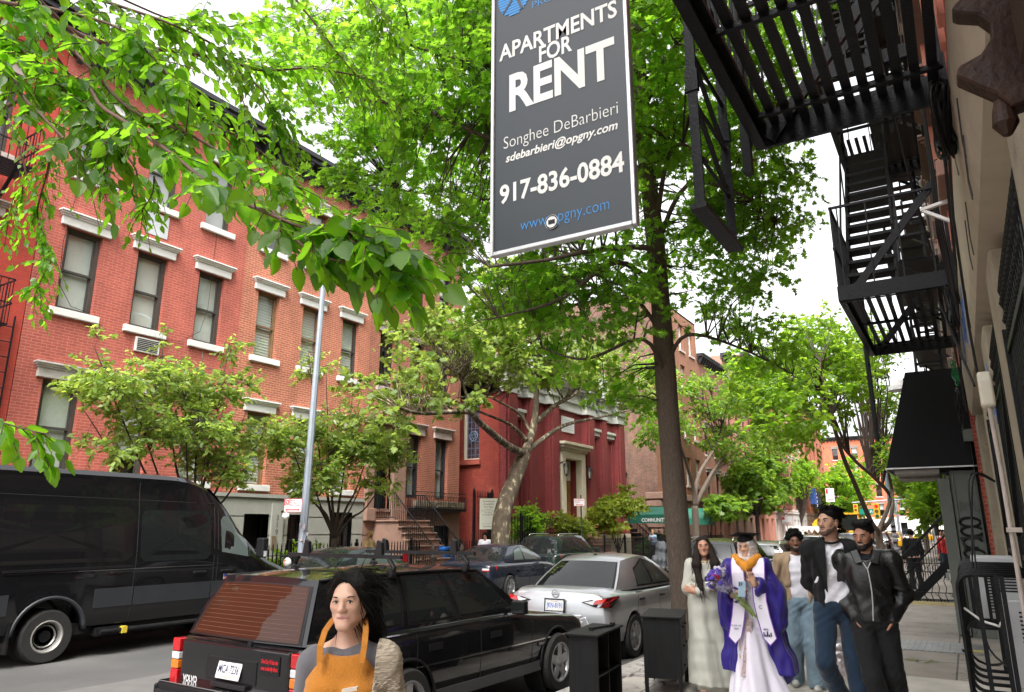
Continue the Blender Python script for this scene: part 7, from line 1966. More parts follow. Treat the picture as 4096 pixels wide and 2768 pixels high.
# ====== PEOPLE: one continuous body surface each, clothes as further surfaces
class SDF:
 def __init__(s):s.p=[]
 def cap(s,a,b,r0,r1=None,k=.02,op='u',sy=1.0):
  a=np.array(a,float);b=np.array(b,float);r1=r0 if r1 is None else r1;m=max(r0,r1)*max(1,sy)+.002
  lo=np.minimum(a,b)-m;hi=np.maximum(a,b)+m
  def f(X):
   A=a.copy();B=b.copy();Y=X
   if sy!=1.0:
    Y=X.copy();Y[...,1]=Y[...,1]/sy;A[1]/=sy;B[1]/=sy
   d=B-A;q=Y-A;t=np.clip((q@d)/(d@d+1e-12),0,1)
   return(np.linalg.norm(q-t[...,None]*d,axis=-1)-(r0+(r1-r0)*t))*min(1,sy)
  s.p.append((f,lo,hi,k,op));return s
 def ell(s,c,r,k=.02,op='u',M=None):
  c=np.array(c,float);r=np.array(r,float);m=r.max()if M is not None else r
  lo=c-m;hi=c+m
  def f(X):
   q=X-c
   if M is not None:q=q@M
   a=np.linalg.norm(q/r,axis=-1);b=np.linalg.norm(q/(r*r),axis=-1)+1e-9
   return a*(a-1)/b
  s.p.append((f,lo,hi,k,op));return s
 def fn(s,f,lo,hi,k=.01,op='u'):s.p.append((f,np.array(lo,float),np.array(hi,float),k,op));return s
 def box(s,c,h,k=.01,op='u',r=.004,M=None):
  c=np.array(c,float);h=np.array(h,float);m=np.full(3,np.linalg.norm(h))if M is not None else h
  def f(X):
   q=X-c
   if M is not None:q=q@M
   q=np.abs(q)-(h-r)
   return np.linalg.norm(np.maximum(q,0),axis=-1)+np.minimum(q.max(-1),0)-r
  s.p.append((f,c-m,c+m,k,op));return s
 def mesh(s,h,disp=None,name='body',clip=None):
  un=[p for p in s.p if p[4]=='u']
  lo=np.min([p[1]for p in un],0)-.05;hi=np.max([p[2]for p in un],0)+.05
  n=np.ceil((hi-lo)/h).astype(int)+1
  ax=[lo[i]+h*np.arange(n[i])for i in range(3)]
  F=np.full(n,.5,np.float32)
  for f,a,b,k,op in s.p:
   pad=.05+k
   i0=np.clip(np.floor((a-pad-lo)/h).astype(int),0,n);i1=np.clip(np.ceil((b+pad-lo)/h).astype(int)+1,0,n)
   if np.any(i1<=i0):continue
   G=np.stack(np.meshgrid(ax[0][i0[0]:i1[0]],ax[1][i0[1]:i1[1]],ax[2][i0[2]:i1[2]],indexing='ij'),-1)
   d=f(G).astype(np.float32);sl=tuple(slice(i0[j],i1[j])for j in range(3));c=F[sl]
   if op=='u':
    hh=np.maximum(k-np.abs(c-d),0)/k;F[sl]=np.minimum(c,d)-hh*hh*k*.25
   elif op=='s':
    hh=np.maximum(k-np.abs(c+d),0)/k;F[sl]=np.maximum(c,-d)+hh*hh*k*.25
  if disp is not None or clip is not None:
   band=np.abs(F)<.06
   idx=np.argwhere(band);P=lo+idx*h
   if disp is not None:F[band]+=disp(P).astype(np.float32)
   if clip is not None:F[band]=np.maximum(F[band],clip(P).astype(np.float32))
  return surface_nets(F,lo,h)
def surface_nets(F,lo,h):
 ins=F<0
 nx,ny,nz=F.shape
 c=[ins[i:nx-1+i,j:ny-1+j,k:nz-1+k]for i in(0,1)for j in(0,1)for k in(0,1)]
 sm=sum(x.astype(np.int8)for x in c)
 act=(sm>0)&(sm<8)
 ids=np.full(act.shape,-1,np.int64);cells=np.argwhere(act);ids[act]=np.arange(len(cells))
 acc=np.zeros((len(cells),3));cnt=np.zeros(len(cells))
 offs=[(i,j,k)for i in(0,1)for j in(0,1)for k in(0,1)]
 vals={o:F[cells[:,0]+o[0],cells[:,1]+o[1],cells[:,2]+o[2]]for o in offs}
 for a in offs:
  for d in range(3):
   if a[d]==0:
    b=list(a);b[d]=1;b=tuple(b);va,vb=vals[a],vals[b];m=(va<0)!=(vb<0)
    t=va[m]/(va[m]-vb[m]);p=np.tile(np.array(a,float),(m.sum(),1));p[:,d]+=t
    acc[m]+=p;cnt[m]+=1
 V=lo+(cells+acc/cnt[:,None])*h
 Q=[]
 for d in range(3):
  e1,e2=[(1,2),(2,0),(0,1)][d]
  s0=[slice(None)]*3;s1=[slice(None)]*3;s0[d]=slice(0,-1);s1[d]=slice(1,None)
  x=ins[tuple(s0)]!=ins[tuple(s1)]
  ed=np.argwhere(x);flip=ins[tuple(s0)][x]
  ok=(ed[:,e1]>0)&(ed[:,e2]>0)&(ed[:,e1]<F.shape[e1]-1)&(ed[:,e2]<F.shape[e2]-1)
  ed=ed[ok];flip=flip[ok]
  def cid(a,b):
   q=ed.copy();q[:,e1]-=a;q[:,e2]-=b;return ids[q[:,0],q[:,1],q[:,2]]
  q=np.stack([cid(1,1),cid(0,1),cid(0,0),cid(1,0)],1)
  q[~flip]=q[~flip][:,::-1]
  Q.append(q)
 return V,np.concatenate(Q)
def np_mesh(name,V,Q,m,parent,smooth=True,attr=None):
 me=bpy.data.meshes.new(name)
 me.vertices.add(len(V));me.vertices.foreach_set('co',np.asarray(V,np.float32).ravel())
 me.loops.add(len(Q)*4);me.loops.foreach_set('vertex_index',Q.astype(np.int32).ravel())
 me.polygons.add(len(Q));me.polygons.foreach_set('loop_start',np.arange(0,len(Q)*4,4,dtype=np.int32));me.polygons.foreach_set('loop_total',np.full(len(Q),4,np.int32))
 me.polygons.foreach_set('use_smooth',np.ones(len(Q),bool));me.update();me.validate()
 return link_mesh(name,me,m,parent,world=False)
def skin_mat(name,c):
 if name in MATS:return MATS[name]
 m,t,b,out=_nt(name);N,L=t.nodes,t.links
 g=N.new('ShaderNodeTexCoord');n1=N.new('ShaderNodeTexNoise');n1.inputs['Scale'].default_value=18;n1.inputs['Detail'].default_value=4;L.new(g.outputs['Object'],n1.inputs['Vector'])
 rp=N.new('ShaderNodeValToRGB');rp.color_ramp.elements[0].position=.3;rp.color_ramp.elements[1].position=.7
 rp.color_ramp.elements[0].color=(c[0]*.92,c[1]*.82,c[2]*.80,1);rp.color_ramp.elements[1].color=(c[0]*1.05,c[1]*1.05,c[2]*1.05,1)
 L.new(n1.outputs[0],rp.inputs[0]);L.new(rp.outputs[0],b.inputs['Base Color']);b.inputs['Roughness'].default_value=.48
 b.inputs['Subsurface Weight'].default_value=.12;b.inputs['Subsurface Radius'].default_value=(.012,.005,.003);b.inputs['Subsurface Scale'].default_value=.5
 MATS[name]=m;return m
def cloth(name,c,rough=.85,var=.08,bump=.25,bs=160,sheen=.2,spec=.25):
 m=mat(name,c,rough,0,var,5,bump=bump,bs=bs,spec=spec)
 m.node_tree.nodes['Principled BSDF'].inputs['Sheen Weight'].default_value=sheen
 return m
M_eye=mat('eye_white',(.55,.53,.50),.15,var=.02);M_iris=mat('eye_iris',(.012,.008,.006),.08,var=.1)
M_hair=mat('black_hair',(.006,.005,.0045),.55,var=.35,vs=30,bump=.5,bs=90,stretch=(3,3,.4),spec=.15)
M_hairb=mat('dark_brown_hair',(.013,.007,.005),.45,var=.4,vs=30,bump=.5,bs=90,stretch=(4,4,.3),spec=.25)
M_brow=mat('brow_hair',(.012,.008,.006),.8)
M_teeth=mat('teeth',(.6,.57,.5),.3)
def rotm(yaw=0,pitch=0,roll=0):
 cy_,sy_=math.cos(yaw),math.sin(yaw);cp_,sp_=math.cos(pitch),math.sin(pitch);cr_,sr_=math.cos(roll),math.sin(roll)
 Rz=np.array([[cy_,-sy_,0],[sy_,cy_,0],[0,0,1]]);Rx=np.array([[1,0,0],[0,cp_,-sp_],[0,sp_,cp_]]);Ry=np.array([[cr_,0,sr_],[0,1,0],[-sr_,0,cr_]])
 return Rz@Rx@Ry
def wob(amp,f,seed=0):
 g=np.random.default_rng(seed);W=[(g.normal(size=3)*f*s,g.uniform(0,6.28),a)for s,a in((1,1),(1.7,.6),(2.9,.35))]
 def d(P):
  q=P+.03*np.sin(P[:,[1,2,0]]*f*.8+seed);r=0
  for w,ph,a in W:r=r+a*np.sin(q@w+ph)
  return amp*r/1.5
 return d
class Person:
 """local frame: y forward, x to the person's own right, z up; H body height"""
 def __init__(s,label,X,Y,rz,H,skin,pose=None,head=(0,0,0),sexf=0.0,name='person',face=True):
  s.t=thing(name,label,'person',(X,Y,0),rz);s.H=H;s.k=H/1.75;k=s.k;s.face=face
  s.skin=skin;s.sf=sexf
  j=dict(hipR=(.09,0,.92),hipL=(-.09,0,.92),kneeR=(.10,.02,.50),kneeL=(-.10,.02,.50),ankR=(.105,-.02,.085),ankL=(-.105,-.02,.085),shR=(.185-.02*sexf,-.01,1.415),shL=(-.185+.02*sexf,-.01,1.415),elR=(.235,-.03,1.12),elL=(-.235,-.03,1.12),wrR=(.245,.05,.88),wrL=(-.245,.05,.88),neck=(0,-.015,1.46),head=(0,.012,1.632))
  j.update(pose or{})
  s.j={a:np.array(b,float)*k for a,b in j.items()}
  s.Rh=rotm(*[R(a)for a in head]);s.hc=s.j['head'];s.hs=k*(.225/.225)*(1.0-.03*sexf)
 def hp(s,p):return s.hc+s.Rh@(np.array(p,float)*s.hs)
 def head_prims(s,S,g=0.0,face=True,jaw=1.0):
  h=s.hs;e=lambda c,r,**k:S.ell(s.hp(c),np.array(r)*h+g,M=s.Rh,**k);c=lambda a,b,r0,r1,**k:S.cap(s.hp(a),s.hp(b),r0*h+g,r1*h+g,**k)
  e((0,-.014,.028),(.074,.093,.085),k=.02);e((0,.022,-.03),(.063,.064,.080),k=.03)
  for sd in(1,-1):c((sd*.051*jaw,.0,-.052),(sd*.014,.066,-.098),.022,.018,k=.03)
  c((-.010,.070,-.100),(.010,.070,-.100),.017,.017,k=.02)
  if not face:return
  for sd in(1,-1):
   e((sd*.042,.056,-.020),(.022,.024,.024),k=.02)
  c((-.034,.077,.014),(.034,.077,.014),.011,.011,k=.02)
  for sd in(1,-1):
   e((sd*.031,.101,-.004),(.021,.02,.013),k=.012,op='s')
   e((sd*.031,.0745,-.003),(.0155,.0135,.0125),k=.004)
  c((0,.081,.006),(0,.099,-.030),.0065,.0105,k=.012);e((0,.100,-.034),(.0115,.010,.009),k=.008)
  for sd in(1,-1):e((sd*.0125,.094,-.038),(.0075,.009,.007),k=.006)
  c((-.020,.079,-.064),(.020,.079,-.064),.0055,.0055,k=.012);c((-.015,.081,-.074),(.015,.081,-.074),.006,.006,k=.010)
  for sd in(1,-1):e((sd*.077,-.006,-.010),(.009,.020,.031),k=.006)
 def hand(s,S,wr,d,nrm,side,curl=.5,sp=.5,point=None):
  k=s.k;d=np.array(d,float);d/=np.linalg.norm(d);n=np.array(nrm,float);n-=d*(n@d);n/=np.linalg.norm(n);w=np.cross(d,n)*side;wr=np.array(wr)
  M=np.stack([w,d,n],1)
  S.ell(wr+d*.052*k,np.array([.040,.054,.016])*k,k=.012,M=M);S.cap(wr-d*.02*k,wr+d*.03*k,.024*k,.026*k,k=.02)
  for i,(o,l)in enumerate(((.029,.068),(.0095,.078),(-.0095,.072),(-.028,.056))):
   b=wr+d*.088*k+w*o*k;dd=d+w*o*sp*6;dd/=np.linalg.norm(dd);cu=curl if point!=i else .02
   p=b
   for q in range(3):
    a=cu*(q+.5)*.75;v=dd*math.cos(a)+n*math.sin(a);e=p+v*l*(.45,.32,.26)[q]*k
    S.cap(p,e,(.0092,.0084,.0076)[q]*k,(.0086,.0078,.0068)[q]*k,k=.003);p=e
  b=wr+d*.028*k+w*.034*k;m=b+(w*.62+d*.7+n*.35)*.036*k;e=m+(w*.2+d*.85+n*.5*(1+curl))*.03*k
  S.cap(b,m,.0125*k,.0105*k,k=.008);S.cap(m,e,.0105*k,.0085*k,k=.003)
 def body(s,h=.007,hands=None,extra=None):
  S=SDF();k=s.k;j=s.j;f=s.sf
  S.ell(np.array([0,-.005,1.30])*k,np.array([.150-.012*f,.102,.165])*k,k=.04);S.ell(np.array([0,0,1.12])*k,np.array([.135-.018*f,.095,.15])*k,k=.05);S.ell(np.array([0,-.012,.955])*k,np.array([.155+.008*f,.11,.12])*k,k=.05)
  if f:
   for sd in(1,-1):S.ell(np.array([sd*.075,.075,1.27])*k,np.array([.062,.055,.062])*k,k=.03)
  S.cap(j['neck']+np.array([0,-.01,-.06])*k,s.hp((0,-.022,-.05)),.060*k,(.054-.008*f)*k,k=.03)
  for a in 'RL':
   S.cap(j['neck']+np.array([0,-.01,-.02])*k,j['sh'+a],.052*k,.052*k,k=.03)
   S.cap(j['sh'+a],j['el'+a],.050*k,.039*k,k=.02);S.cap(j['el'+a],j['wr'+a],.040*k,.026*k,k=.015)
   S.cap(j['hip'+a],j['knee'+a],.085*k,.056*k,k=.03);S.cap(j['knee'+a],j['ank'+a],.056*k,.036*k,k=.02)
   an=j['ank'+a];S.cap(an+np.array([0,-.03,-.05])*k,an+np.array([0,.13,-.062])*k,.034*k,.026*k,k=.02)
   hd=(hands or{}).get(a)
   if hd is None:dd=j['wr'+a]-j['el'+a];hd=(dd,(0 if abs(dd[2])>.1 else 0,1 if abs(dd[2])>.1 else 0,-.3 if abs(dd[2])>.1 else-1),.35,.2,None)
   s.hand(S,j['wr'+a],hd[0],hd[1],1 if a=='R' else-1,hd[2],hd[3],hd[4])
  s.head_prims(S)
  if extra:extra(S)
  V,Q=S.mesh(h);s.bd=np_mesh('body',V,Q,s.skin,s.t)
  if s.face:s.features()
  return s
 def add(s,name,S,m,h=.012,disp=None,parent=None,clip=None):
  V,Q=S.mesh(h,disp,clip=clip)
  return np_mesh(name,V,Q,m,parent or s.t)
 def mb(s,name,b,m,parent=None,**k):return b.build(name,m,parent or s.t,world=False,**k)
 def features(s,lip=(.30,.10,.08),smile=0.0,brow=1.0):
  pass
 def eyes(s,lipc,smile=0.0,gaze=(0,0),brow=.0042,teeth=False,lid=.5,lipw=.021):
  h=s.hs;W,I,B=MB(),MB(),MB()
  for sd in(1,-1):
   c=np.array([sd*.031,.0755,-.003])
   for i in range(9):
    pass
   U=SDF().ell(s.hp(c),np.array([.0135,.0130,.0075-.0025*lid])*h,M=s.Rh,k=.001)
   V,Q=U.mesh(.002);np_mesh('eye',V,Q,M_eye,s.t)
   U=SDF().ell(s.hp(c+np.array([gaze[0]*.004,.0092,gaze[1]*.002])),np.array([.0062,.0050,.0062-.0015*lid])*h,M=s.Rh,k=.001)
   V,Q=U.mesh(.0014);np_mesh('iris',V,Q,M_iris,s.t)
   I.tube([s.hp((sd*(.031+x),.0885-.25*abs(x)-6*x*x,-.003+.0065-24*x*x))for x in np.linspace(-.0155,.0165,8)],[.0010,.0016,.0019,.0020,.0020,.0019,.0016,.001],5)
   B.tube([s.hp((sd*(.031+x),.0895-.15*abs(x)-5*(x+.003)**2-(.25*max(0,x)),.0185+.16*x-10*x*x))for x in np.linspace(-.019,.022,9)],[brow*.5,brow*.9,brow,brow,brow,brow*.9,brow*.8,brow*.6,brow*.3],5)
  s.mb('eyelash',I,M_brow,smooth=True);s.mb('eyebrow',B,M_brow,smooth=True)
  up=smile*.010
  L1=MB();L1.tube([s.hp((x,.0872-5*x*x,-.0640+up*(x/lipw)**2+.0015*math.cos(x*300)))for x in np.linspace(-lipw,lipw,9)],[.0008,.002,.003,.0036,.0033,.0036,.003,.002,.0008],6)
  gap=.003 if teeth else 0
  L2=MB();L2.tube([s.hp((x,.0872-5*x*x,-.0720-gap*(1-(x/lipw)**2)+(up+.003)*(x/lipw)**2))for x in np.linspace(-lipw*.95,lipw*.95,9)],[.0008,.002,.0034,.0042,.0044,.0042,.0034,.002,.0008],6)
  lm=mat('lip_%d'%(int(lipc[0]*1000)),lipc,.4,var=.05)
  s.mb('lip',L1,lm,smooth=True);s.mb('lip',L2,lm,smooth=True)
  M_=MB();M_.tube([s.hp((x,.0886-5*x*x,-.0680+up*(x/lipw)**2-gap*.4*(1-(x/lipw)**2)))for x in np.linspace(-lipw,lipw,9)],[.0008]+[.0016+gap*.45]*7+[.0008],6)
  s.mb('teeth' if teeth else 'mouth_line',M_,M_teeth if teeth else mat('mouth_dark',(.06,.02,.02),.6),smooth=True)
 def beard(s,m,full=True,off=.0035):
  S=SDF();s.head_prims(S,g=off,face=False)
  for a,b,r in(((-.016,.083,-.056),(.016,.083,-.056),.006),):S.cap(s.hp(a),s.hp(b),r*s.hs+off,k=.01)
  S.ell(s.hp((0,.10,-.066)),np.array([.024,.04,.0085])*s.hs,op='s',M=s.Rh,k=.006)
  def clip(P):
   q=(P-s.hc)@s.Rh/s.hs
   ax_=np.abs(q[:,0]);lim=np.where(ax_<.026,-.050,np.where(ax_<.058,-.058-.3*(.058-ax_),-.058+2.6*(ax_-.058)))
   cheek=q[:,2]-lim
   back=.0-q[:,1]if full else .055-q[:,1]
   return np.maximum(cheek,back)*s.hs
  s.add('beard',S,m,.004,wob(.0012,160,3),clip=clip)
 def locks(s,o,n,L,flow,m,r=.0022,lift=.25,seed=1,zmin=-1):
  me=o.data;g=np.random.default_rng(seed);nv=len(me.vertices);co=np.empty(nv*3,np.float32);me.vertices.foreach_get('co',co);co=co.reshape(-1,3);no=np.array([v.vector for v in me.vertex_normals])
  b=MB()
  for i in g.integers(0,nv,n):
   q=(co[i]-s.hc)@s.Rh
   if q[2]<zmin:continue
   f=s.Rh@np.array(flow(q),float)+g.normal(size=3)*.22;nn=no[i];f=f-nn*(f@nn)*.9;f/=np.linalg.norm(f)+1e-6
   l=L*g.uniform(.5,1.3);p_=co[i]-nn*.004;pts=[p_]
   for k in range(1,5):
    p_=p_+(f+nn*lift*math.cos(k*.8))*l/4+np.array((0,0,-.02))*l*k/4;pts.append(p_)
   b.tube(pts,[r,r,r*.9,r*.6,r*.15],4,cap=False)
  return s.mb('hair_strand',b,m,o,smooth=True,recalc=False)
 def torso(s,S,g,z0,sleeves=None,k=.04,shoulder=0.0,flare=0.0):
  """garment volume: the trunk grown by g, cut off at z0"""
  q=s.k;f=s.sf;j=s.j
  S.ell(np.array([0,-.005,1.30])*q,np.array([.152-.012*f,.104,.175])*q+g,k=k);S.cap(np.array([0,0,1.24])*q,np.array([0,-.004,z0+.06])*q,(.135-.02*f)*q+g,(.14-.006*f)*q+g+flare,k=k,sy=.72)
  if f:
   for sd in(1,-1):S.ell(np.array([sd*.075,.075,1.27])*q,np.array([.062,.055,.062])*q+g*.8,k=.03)
  for a in 'RL':
   S.cap(j['neck']+np.array([0,-.015,-.045])*q,j['sh'+a]+np.array([0,0,-.005])*q,.05*q+g,.052*q+g+shoulder,k=.03)
   if sleeves:
    r0,r1,r2,end=sleeves
    S.cap(j['sh'+a],j['el'+a],.052*q+r0,.042*q+r1,k=.025)
    if end>0:S.cap(j['el'+a],j['el'+a]+(j['wr'+a]-j['el'+a])*end,.042*q+r1,.028*q+r2,k=.02)
  return S
 def trousers(s,m,g=.012,hem=.02,top=1.0,wide=0.0,h=.011,d=None,name='trousers',shoe=None):
  S=SDF();q=s.k;j=s.j
  S.ell(np.array([0,-.012,.95])*q,np.array([.158,.115,.12])*q+g*.8,k=.03)
  for a in 'RL':
   S.cap(j['hip'+a],j['knee'+a],.086*q+g,.058*q+g+wide,k=.03);S.cap(j['knee'+a],j['ank'+a]+np.array([0,0,-.02]),.058*q+g+wide,.046*q+g+wide+.006,k=.02)
  w1=wob(.006,22,5)
  kn=[(j['knee'+a],j['ank'+a])for a in 'RL']
  def disp(P):
   r=w1(P)
   for kk,an in kn:
    dk=np.linalg.norm(P-kk,axis=1);da=np.linalg.norm(P-an-np.array([0,0,.06]),axis=1)
    r=r+.0035*np.exp(-(dk/.12)**2)*np.sin(P[:,2]*80+P[:,0]*90+P[:,1]*40)+.005*np.exp(-(da/.10)**2)*np.sin(P[:,2]*120+P[:,0]*60+P[:,1]*40)
   r=r+.004*np.exp(-((P[:,2]-.88*s.k)/.09)**2)*np.sin(P[:,0]*60+P[:,2]*90)
   return r
  return s.add(name,S,m,h,disp,clip=lambda P:np.maximum(P[:,2]-top*s.k,hem-P[:,2]))
 def shoes(s,m,sole=None,g=.0):
  for a in 'RL':
   an=s.j['ank'+a];S=SDF();q=s.k
   S.cap(an+np.array([0,-.035,-.045])*q,an+np.array([0,.155,-.058])*q,.040*q+g,.034*q+g,k=.02);S.cap(an+np.array([0,0,-.03])*q,an+np.array([0,-.01,.02])*q,.042*q+g,.044*q+g,k=.03);S.ell(an+np.array([0,.15,-.055])*q,np.array([.044,.05,.032])*q+g,k=.02)
   o=s.add('shoe',S,m,.008,clip=lambda P,z=an[2]-.082*q:z-P[:,2])
   sb_=MB();z=an[2]-.083*q
   sb_.prism([(.045*math.cos(t)*q+(0),(.06+.125*math.sin(t))*q)for t in np.linspace(0,6.283,21)[:-1]],lambda x,y,d,an=an:Vector((an[0]+x,an[1]+y,d)),z-.002,z+.022);s.mb('sole',sb_,sole or M_plate,o)
def front_open(S,x0,w,z0,z1,tilt=0.0):
 """cut an open front strip between two slanted edges"""
 def f(P):
  t=(P[...,2]-z0)/(z1-z0)
  half=w[0]+(w[1]-w[0])*t
  return np.maximum(np.abs(P[...,0]-x0-tilt*t)-half,-P[...,1]+.0)
 S.fn(f,(-.6,-.05,z0-.2),(.6,.6,z1+.1),k=.008,op='s')
Sk1,Sk2,Sk3,Sk4,Sk5,Sk6=[skin_mat('skin_%d'%i,c)for i,c in enumerate(((.47,.25,.165),(.56,.34,.235),(.22,.105,.06),(.53,.32,.22),(.41,.21,.13),(.58,.37,.27)))]
M_sage=cloth('sage_satin',(.45,.45,.39),.5,.05,.06,60,.1,spec=.4);M_tee=cloth('white_tee',(.78,.77,.83));M_gown=cloth('royal_blue_gown',(.024,.012,.20),.5,.12,.05,40,.15,.35)
M_dress=cloth('white_dress',(.76,.72,.82),.55,.04,.05);M_hijab=cloth('white_hijab',(.62,.58,.58),.55);M_tan=cloth('tan_jacket',(.38,.27,.17));M_ljean=cloth('light_jeans',(.22,.31,.38),var=.25);M_jean=cloth('dark_jeans',(.012,.028,.055),var=.3)
M_blz=cloth('black_blazer',(.010,.010,.011),sheen=.05);M_trs=cloth('black_trousers',(.013,.013,.014),sheen=.05);M_orange=cloth('orange_hood',(.62,.24,.012),.5);M_purple=cloth('purple_border',(.20,.07,.42));M_cap=cloth('black_cap',(.009,.009,.010),sheen=.05)
M_lea=mat('black_leather',(.009,.009,.010),.30,0,.2,6,bump=.25,bs=70,spec=.5)
M_shoe=mat('black_shoe',(.012,.012,.012),.4);M_snk=mat('white_sneaker',(.5,.5,.47),.5,var=.2,vs=20);M_gold=mat('gold',(.6,.38,.10),.25,1.0,.05)
M_ink=mat('black_ink',(.02,.02,.03),.6)
def hair_cap(p,m,g=.012,face=(0,.085,-.03),fr=(.060,.07,.095),extra=None,h=.006,amp=.004,f=90,low=-.09,top=1.0,side=None):
 S=SDF();hs_=p.hs
 S.ell(p.hp((0,-.020,.034)),np.array([.077,.094,.088*top])*hs_+g,M=p.Rh,k=.02)
 if extra:extra(S)
 S.ell(p.hp(face),np.array(fr)*hs_,op='s',M=p.Rh,k=.012)
 return p.add('hair',S,m,h,wob(amp,f,7),clip=(lambda P:(np.where(((P-p.hc)@p.Rh)[:,1]>-.025,low if side is None else side,low)-((P-p.hc)@p.Rh)[:,2]))if low is not None else None)
def folds(n,z0,z1,a,sd=0,tw=3.0,base=.005):
 w=wob(base,16,sd)
 def d(P):
  th=np.arctan2(P[:,1],P[:,0]);t=np.clip((z0-P[:,2])/(z0-z1),0,1)
  return w(P)+a*t*np.sin(n*th+tw*P[:,2]+sd)+.4*a*t*np.sin(2.3*n*th+5*P[:,2]+2*sd)
 return d
 # ---- woman in the sage dress, arms crossed
p=Person('woman in sage satin long dress, arms crossed, long dark hair over her shoulders',-2.66,8.6,R(192),1.68,Sk1,dict(elR=(.215,.03,1.14),wrR=(-.06,.19,1.165),elL=(-.215,.03,1.12),wrL=(.10,.215,1.125),ankR=(.08,.10,.085),kneeR=(.09,.08,.5),ankL=(-.13,-.14,.12),kneeL=(-.10,.02,.5)),head=(6,5,4),sexf=1)
p.body(.006,hands=dict(R=((-1,.05,.12),(0,-1,0),.35,.3,None),L=((1,-.15,.25),(0,-1,.1),.5,.3,None)))
p.eyes((.32,.09,.085),gaze=(0,-.3),lid=.4)
S=SDF();p.torso(S,.014,.85,sleeves=(.018,.024,.016,.93));S.cap((0,-.005,.98),(-.03,-.02,.10),.172,.245,k=.06,sy=.8);S.ell((0,-.012,.92),(.20,.166,.2),k=.05);S.cap((.085,.04,.95),(.085,.085,.35),.118,.125,k=.05);S.cap((.05,.05,.6),(.07,.08,.1),.12,.16,k=.06);S.ell((0,.08,1.50),(.085,.07,.075),op='s',k=.02)
p.add('dress',S,M_sage,.010,folds(5,1.0,.05,.014,2,base=.007),clip=lambda P:.09-P[:,2]+.10*P[:,0])
def ex(S):
 for sd in(1,-1):
  S.cap(p.hp((sd*.074,.0,.0)),p.hp((sd*.112,.075,-.22)),.036,.05,k=.03);S.cap(p.hp((sd*.112,.075,-.22)),p.hp((sd*.095,.16,-.50)),.05,.030,k=.03);S.cap(p.hp((sd*.05,-.06,-.02)),p.hp((sd*.09,-.10,-.42)),.06,.06,k=.03)
o_=hair_cap(p,M_hairb,.006,(.004,.085,-.020),(.066,.075,.094),ex,low=None,f=60);p.locks(o_,420,.16,lambda q:(q[0]*2,.15 if q[2]<0 else-.2,-1),M_hairb,.0028,.1,3)
for sd in(1,-1):
 e=MB();e.tube([p.hp((sd*.082,.008+.014*math.cos(t),-.062+.02*math.sin(t)))for t in np.linspace(0,6.283,15)],.0035,6);p.mb('earring',e,M_gold,smooth=True)
nk=MB();nk.tube([(x,.075+.045*math.cos(x*18),1.395+5*x*x)for x in np.linspace(-.07,.07,9)],.0018,4);nk.box((-.014,.118,1.385),(.014,.122,1.397));p.mb('necklace',nk,M_gold)
for a in 'RL':
 an=p.j['ank'+a];s_=MB();s_.prism([(.036*math.cos(t),.05+.12*math.sin(t))for t in np.linspace(0,6.283,17)[:-1]],lambda x,y,d:Vector((an[0]+x,an[1]+y,an[2]+d)),-.098,-.082);s_.tube([(an[0]+.034*math.cos(t),an[1]+.10,an[2]-.065+.035*math.sin(t))for t in np.linspace(0,3.14,9)],.006,5);s_.tube([(an[0]+.04*math.cos(t),an[1]+.042*math.sin(t),an[2]+.005)for t in np.linspace(0,6.28,13)],.005,5);p.mb('sandal',s_,mat('tan_strap',(.45,.28,.2),.5))
 # ---- the graduate
p=Person('graduate woman in royal blue gown and black mortarboard cap, white headscarf and white dress',-2.06,8.15,R(190),1.70,Sk2,dict(elR=(.225,.02,1.09),wrR=(.135,.235,1.14),elL=(-.265,.02,1.12),wrL=(-.07,.24,1.26),ankR=(.06,.16,.085),kneeR=(.08,.14,.5),ankL=(-.14,-.2,.14),kneeL=(-.10,-.02,.5)),head=(-14,-3,3),sexf=1)
p.body(.0055,hands=dict(R=((-1,.25,.12),(0,-.2,1),.75,.2,None),L=((.28,.12,1),(.3,1,0),1.25,.25,0)))
p.eyes((.36,.12,.10),smile=.9,gaze=(.6,0),teeth=True,lipw=.024)
S=SDF();S.ell(p.hp((0,-.016,.03)),np.array([.082,.102,.094]),M=p.Rh,k=.02);S.ell(p.hp((0,.0,-.05)),(.080,.085,.085),M=p.Rh,k=.04);S.cap(p.hp((0,-.01,-.09)),(0,.01,1.44),.072,.105,k=.05,sy=.9);S.cap(p.hp((-.05,-.05,0)),p.hp((-.05,-.07,-.2)),.06,.07,k=.04);S.ell(p.hp((0,.09,-.022)),(.056,.06,.083),op='s',M=p.Rh,k=.012)
p.add('headscarf',S,M_hijab,.006,wob(.004,45,3))
S=SDF();S.ell(p.hp((0,-.02,.055)),np.array([.088,.104,.075]),M=p.Rh,k=.01);cp_=p.add('cap',S,M_cap,.006,clip=lambda P:.062-((P-p.hc)@p.Rh)[:,2]-.2*((P-p.hc)@p.Rh)[:,1])
bq=MB();Rb=p.Rh@rotm(R(38),0,0)@rotm(0,R(8),R(-6));bc=p.hp((0,-.015,.128))
bq.hexa([bc+Rb@np.array(q)for z in(-.005,.005)for q in((-.128,-.128,z),(.128,-.128,z),(.128,.128,z),(-.128,.128,z))]);p.mb('mortarboard',bq,M_cap,cp_,bevel=.002,seg=1)
ts=MB();a_=bc+Rb@np.array((0,0,.008));b_=bc+Rb@np.array((-.125,-.09,.006));ts.tube([a_,b_,b_+np.array((0,0,-.13))],.005,5);p.mb('tassel',ts,M_cap,cp_)
S=SDF();p.torso(S,.012,.85);S.cap((0,0,1.0),(.0,.02,.04),.15,.26,k=.06,sy=.8);S.cap((0,.1,.7),(-.02,.20,.0),.11,.20,k=.06);S.cap((-.1,.05,.5),(-.22,.12,.0),.1,.18,k=.06)
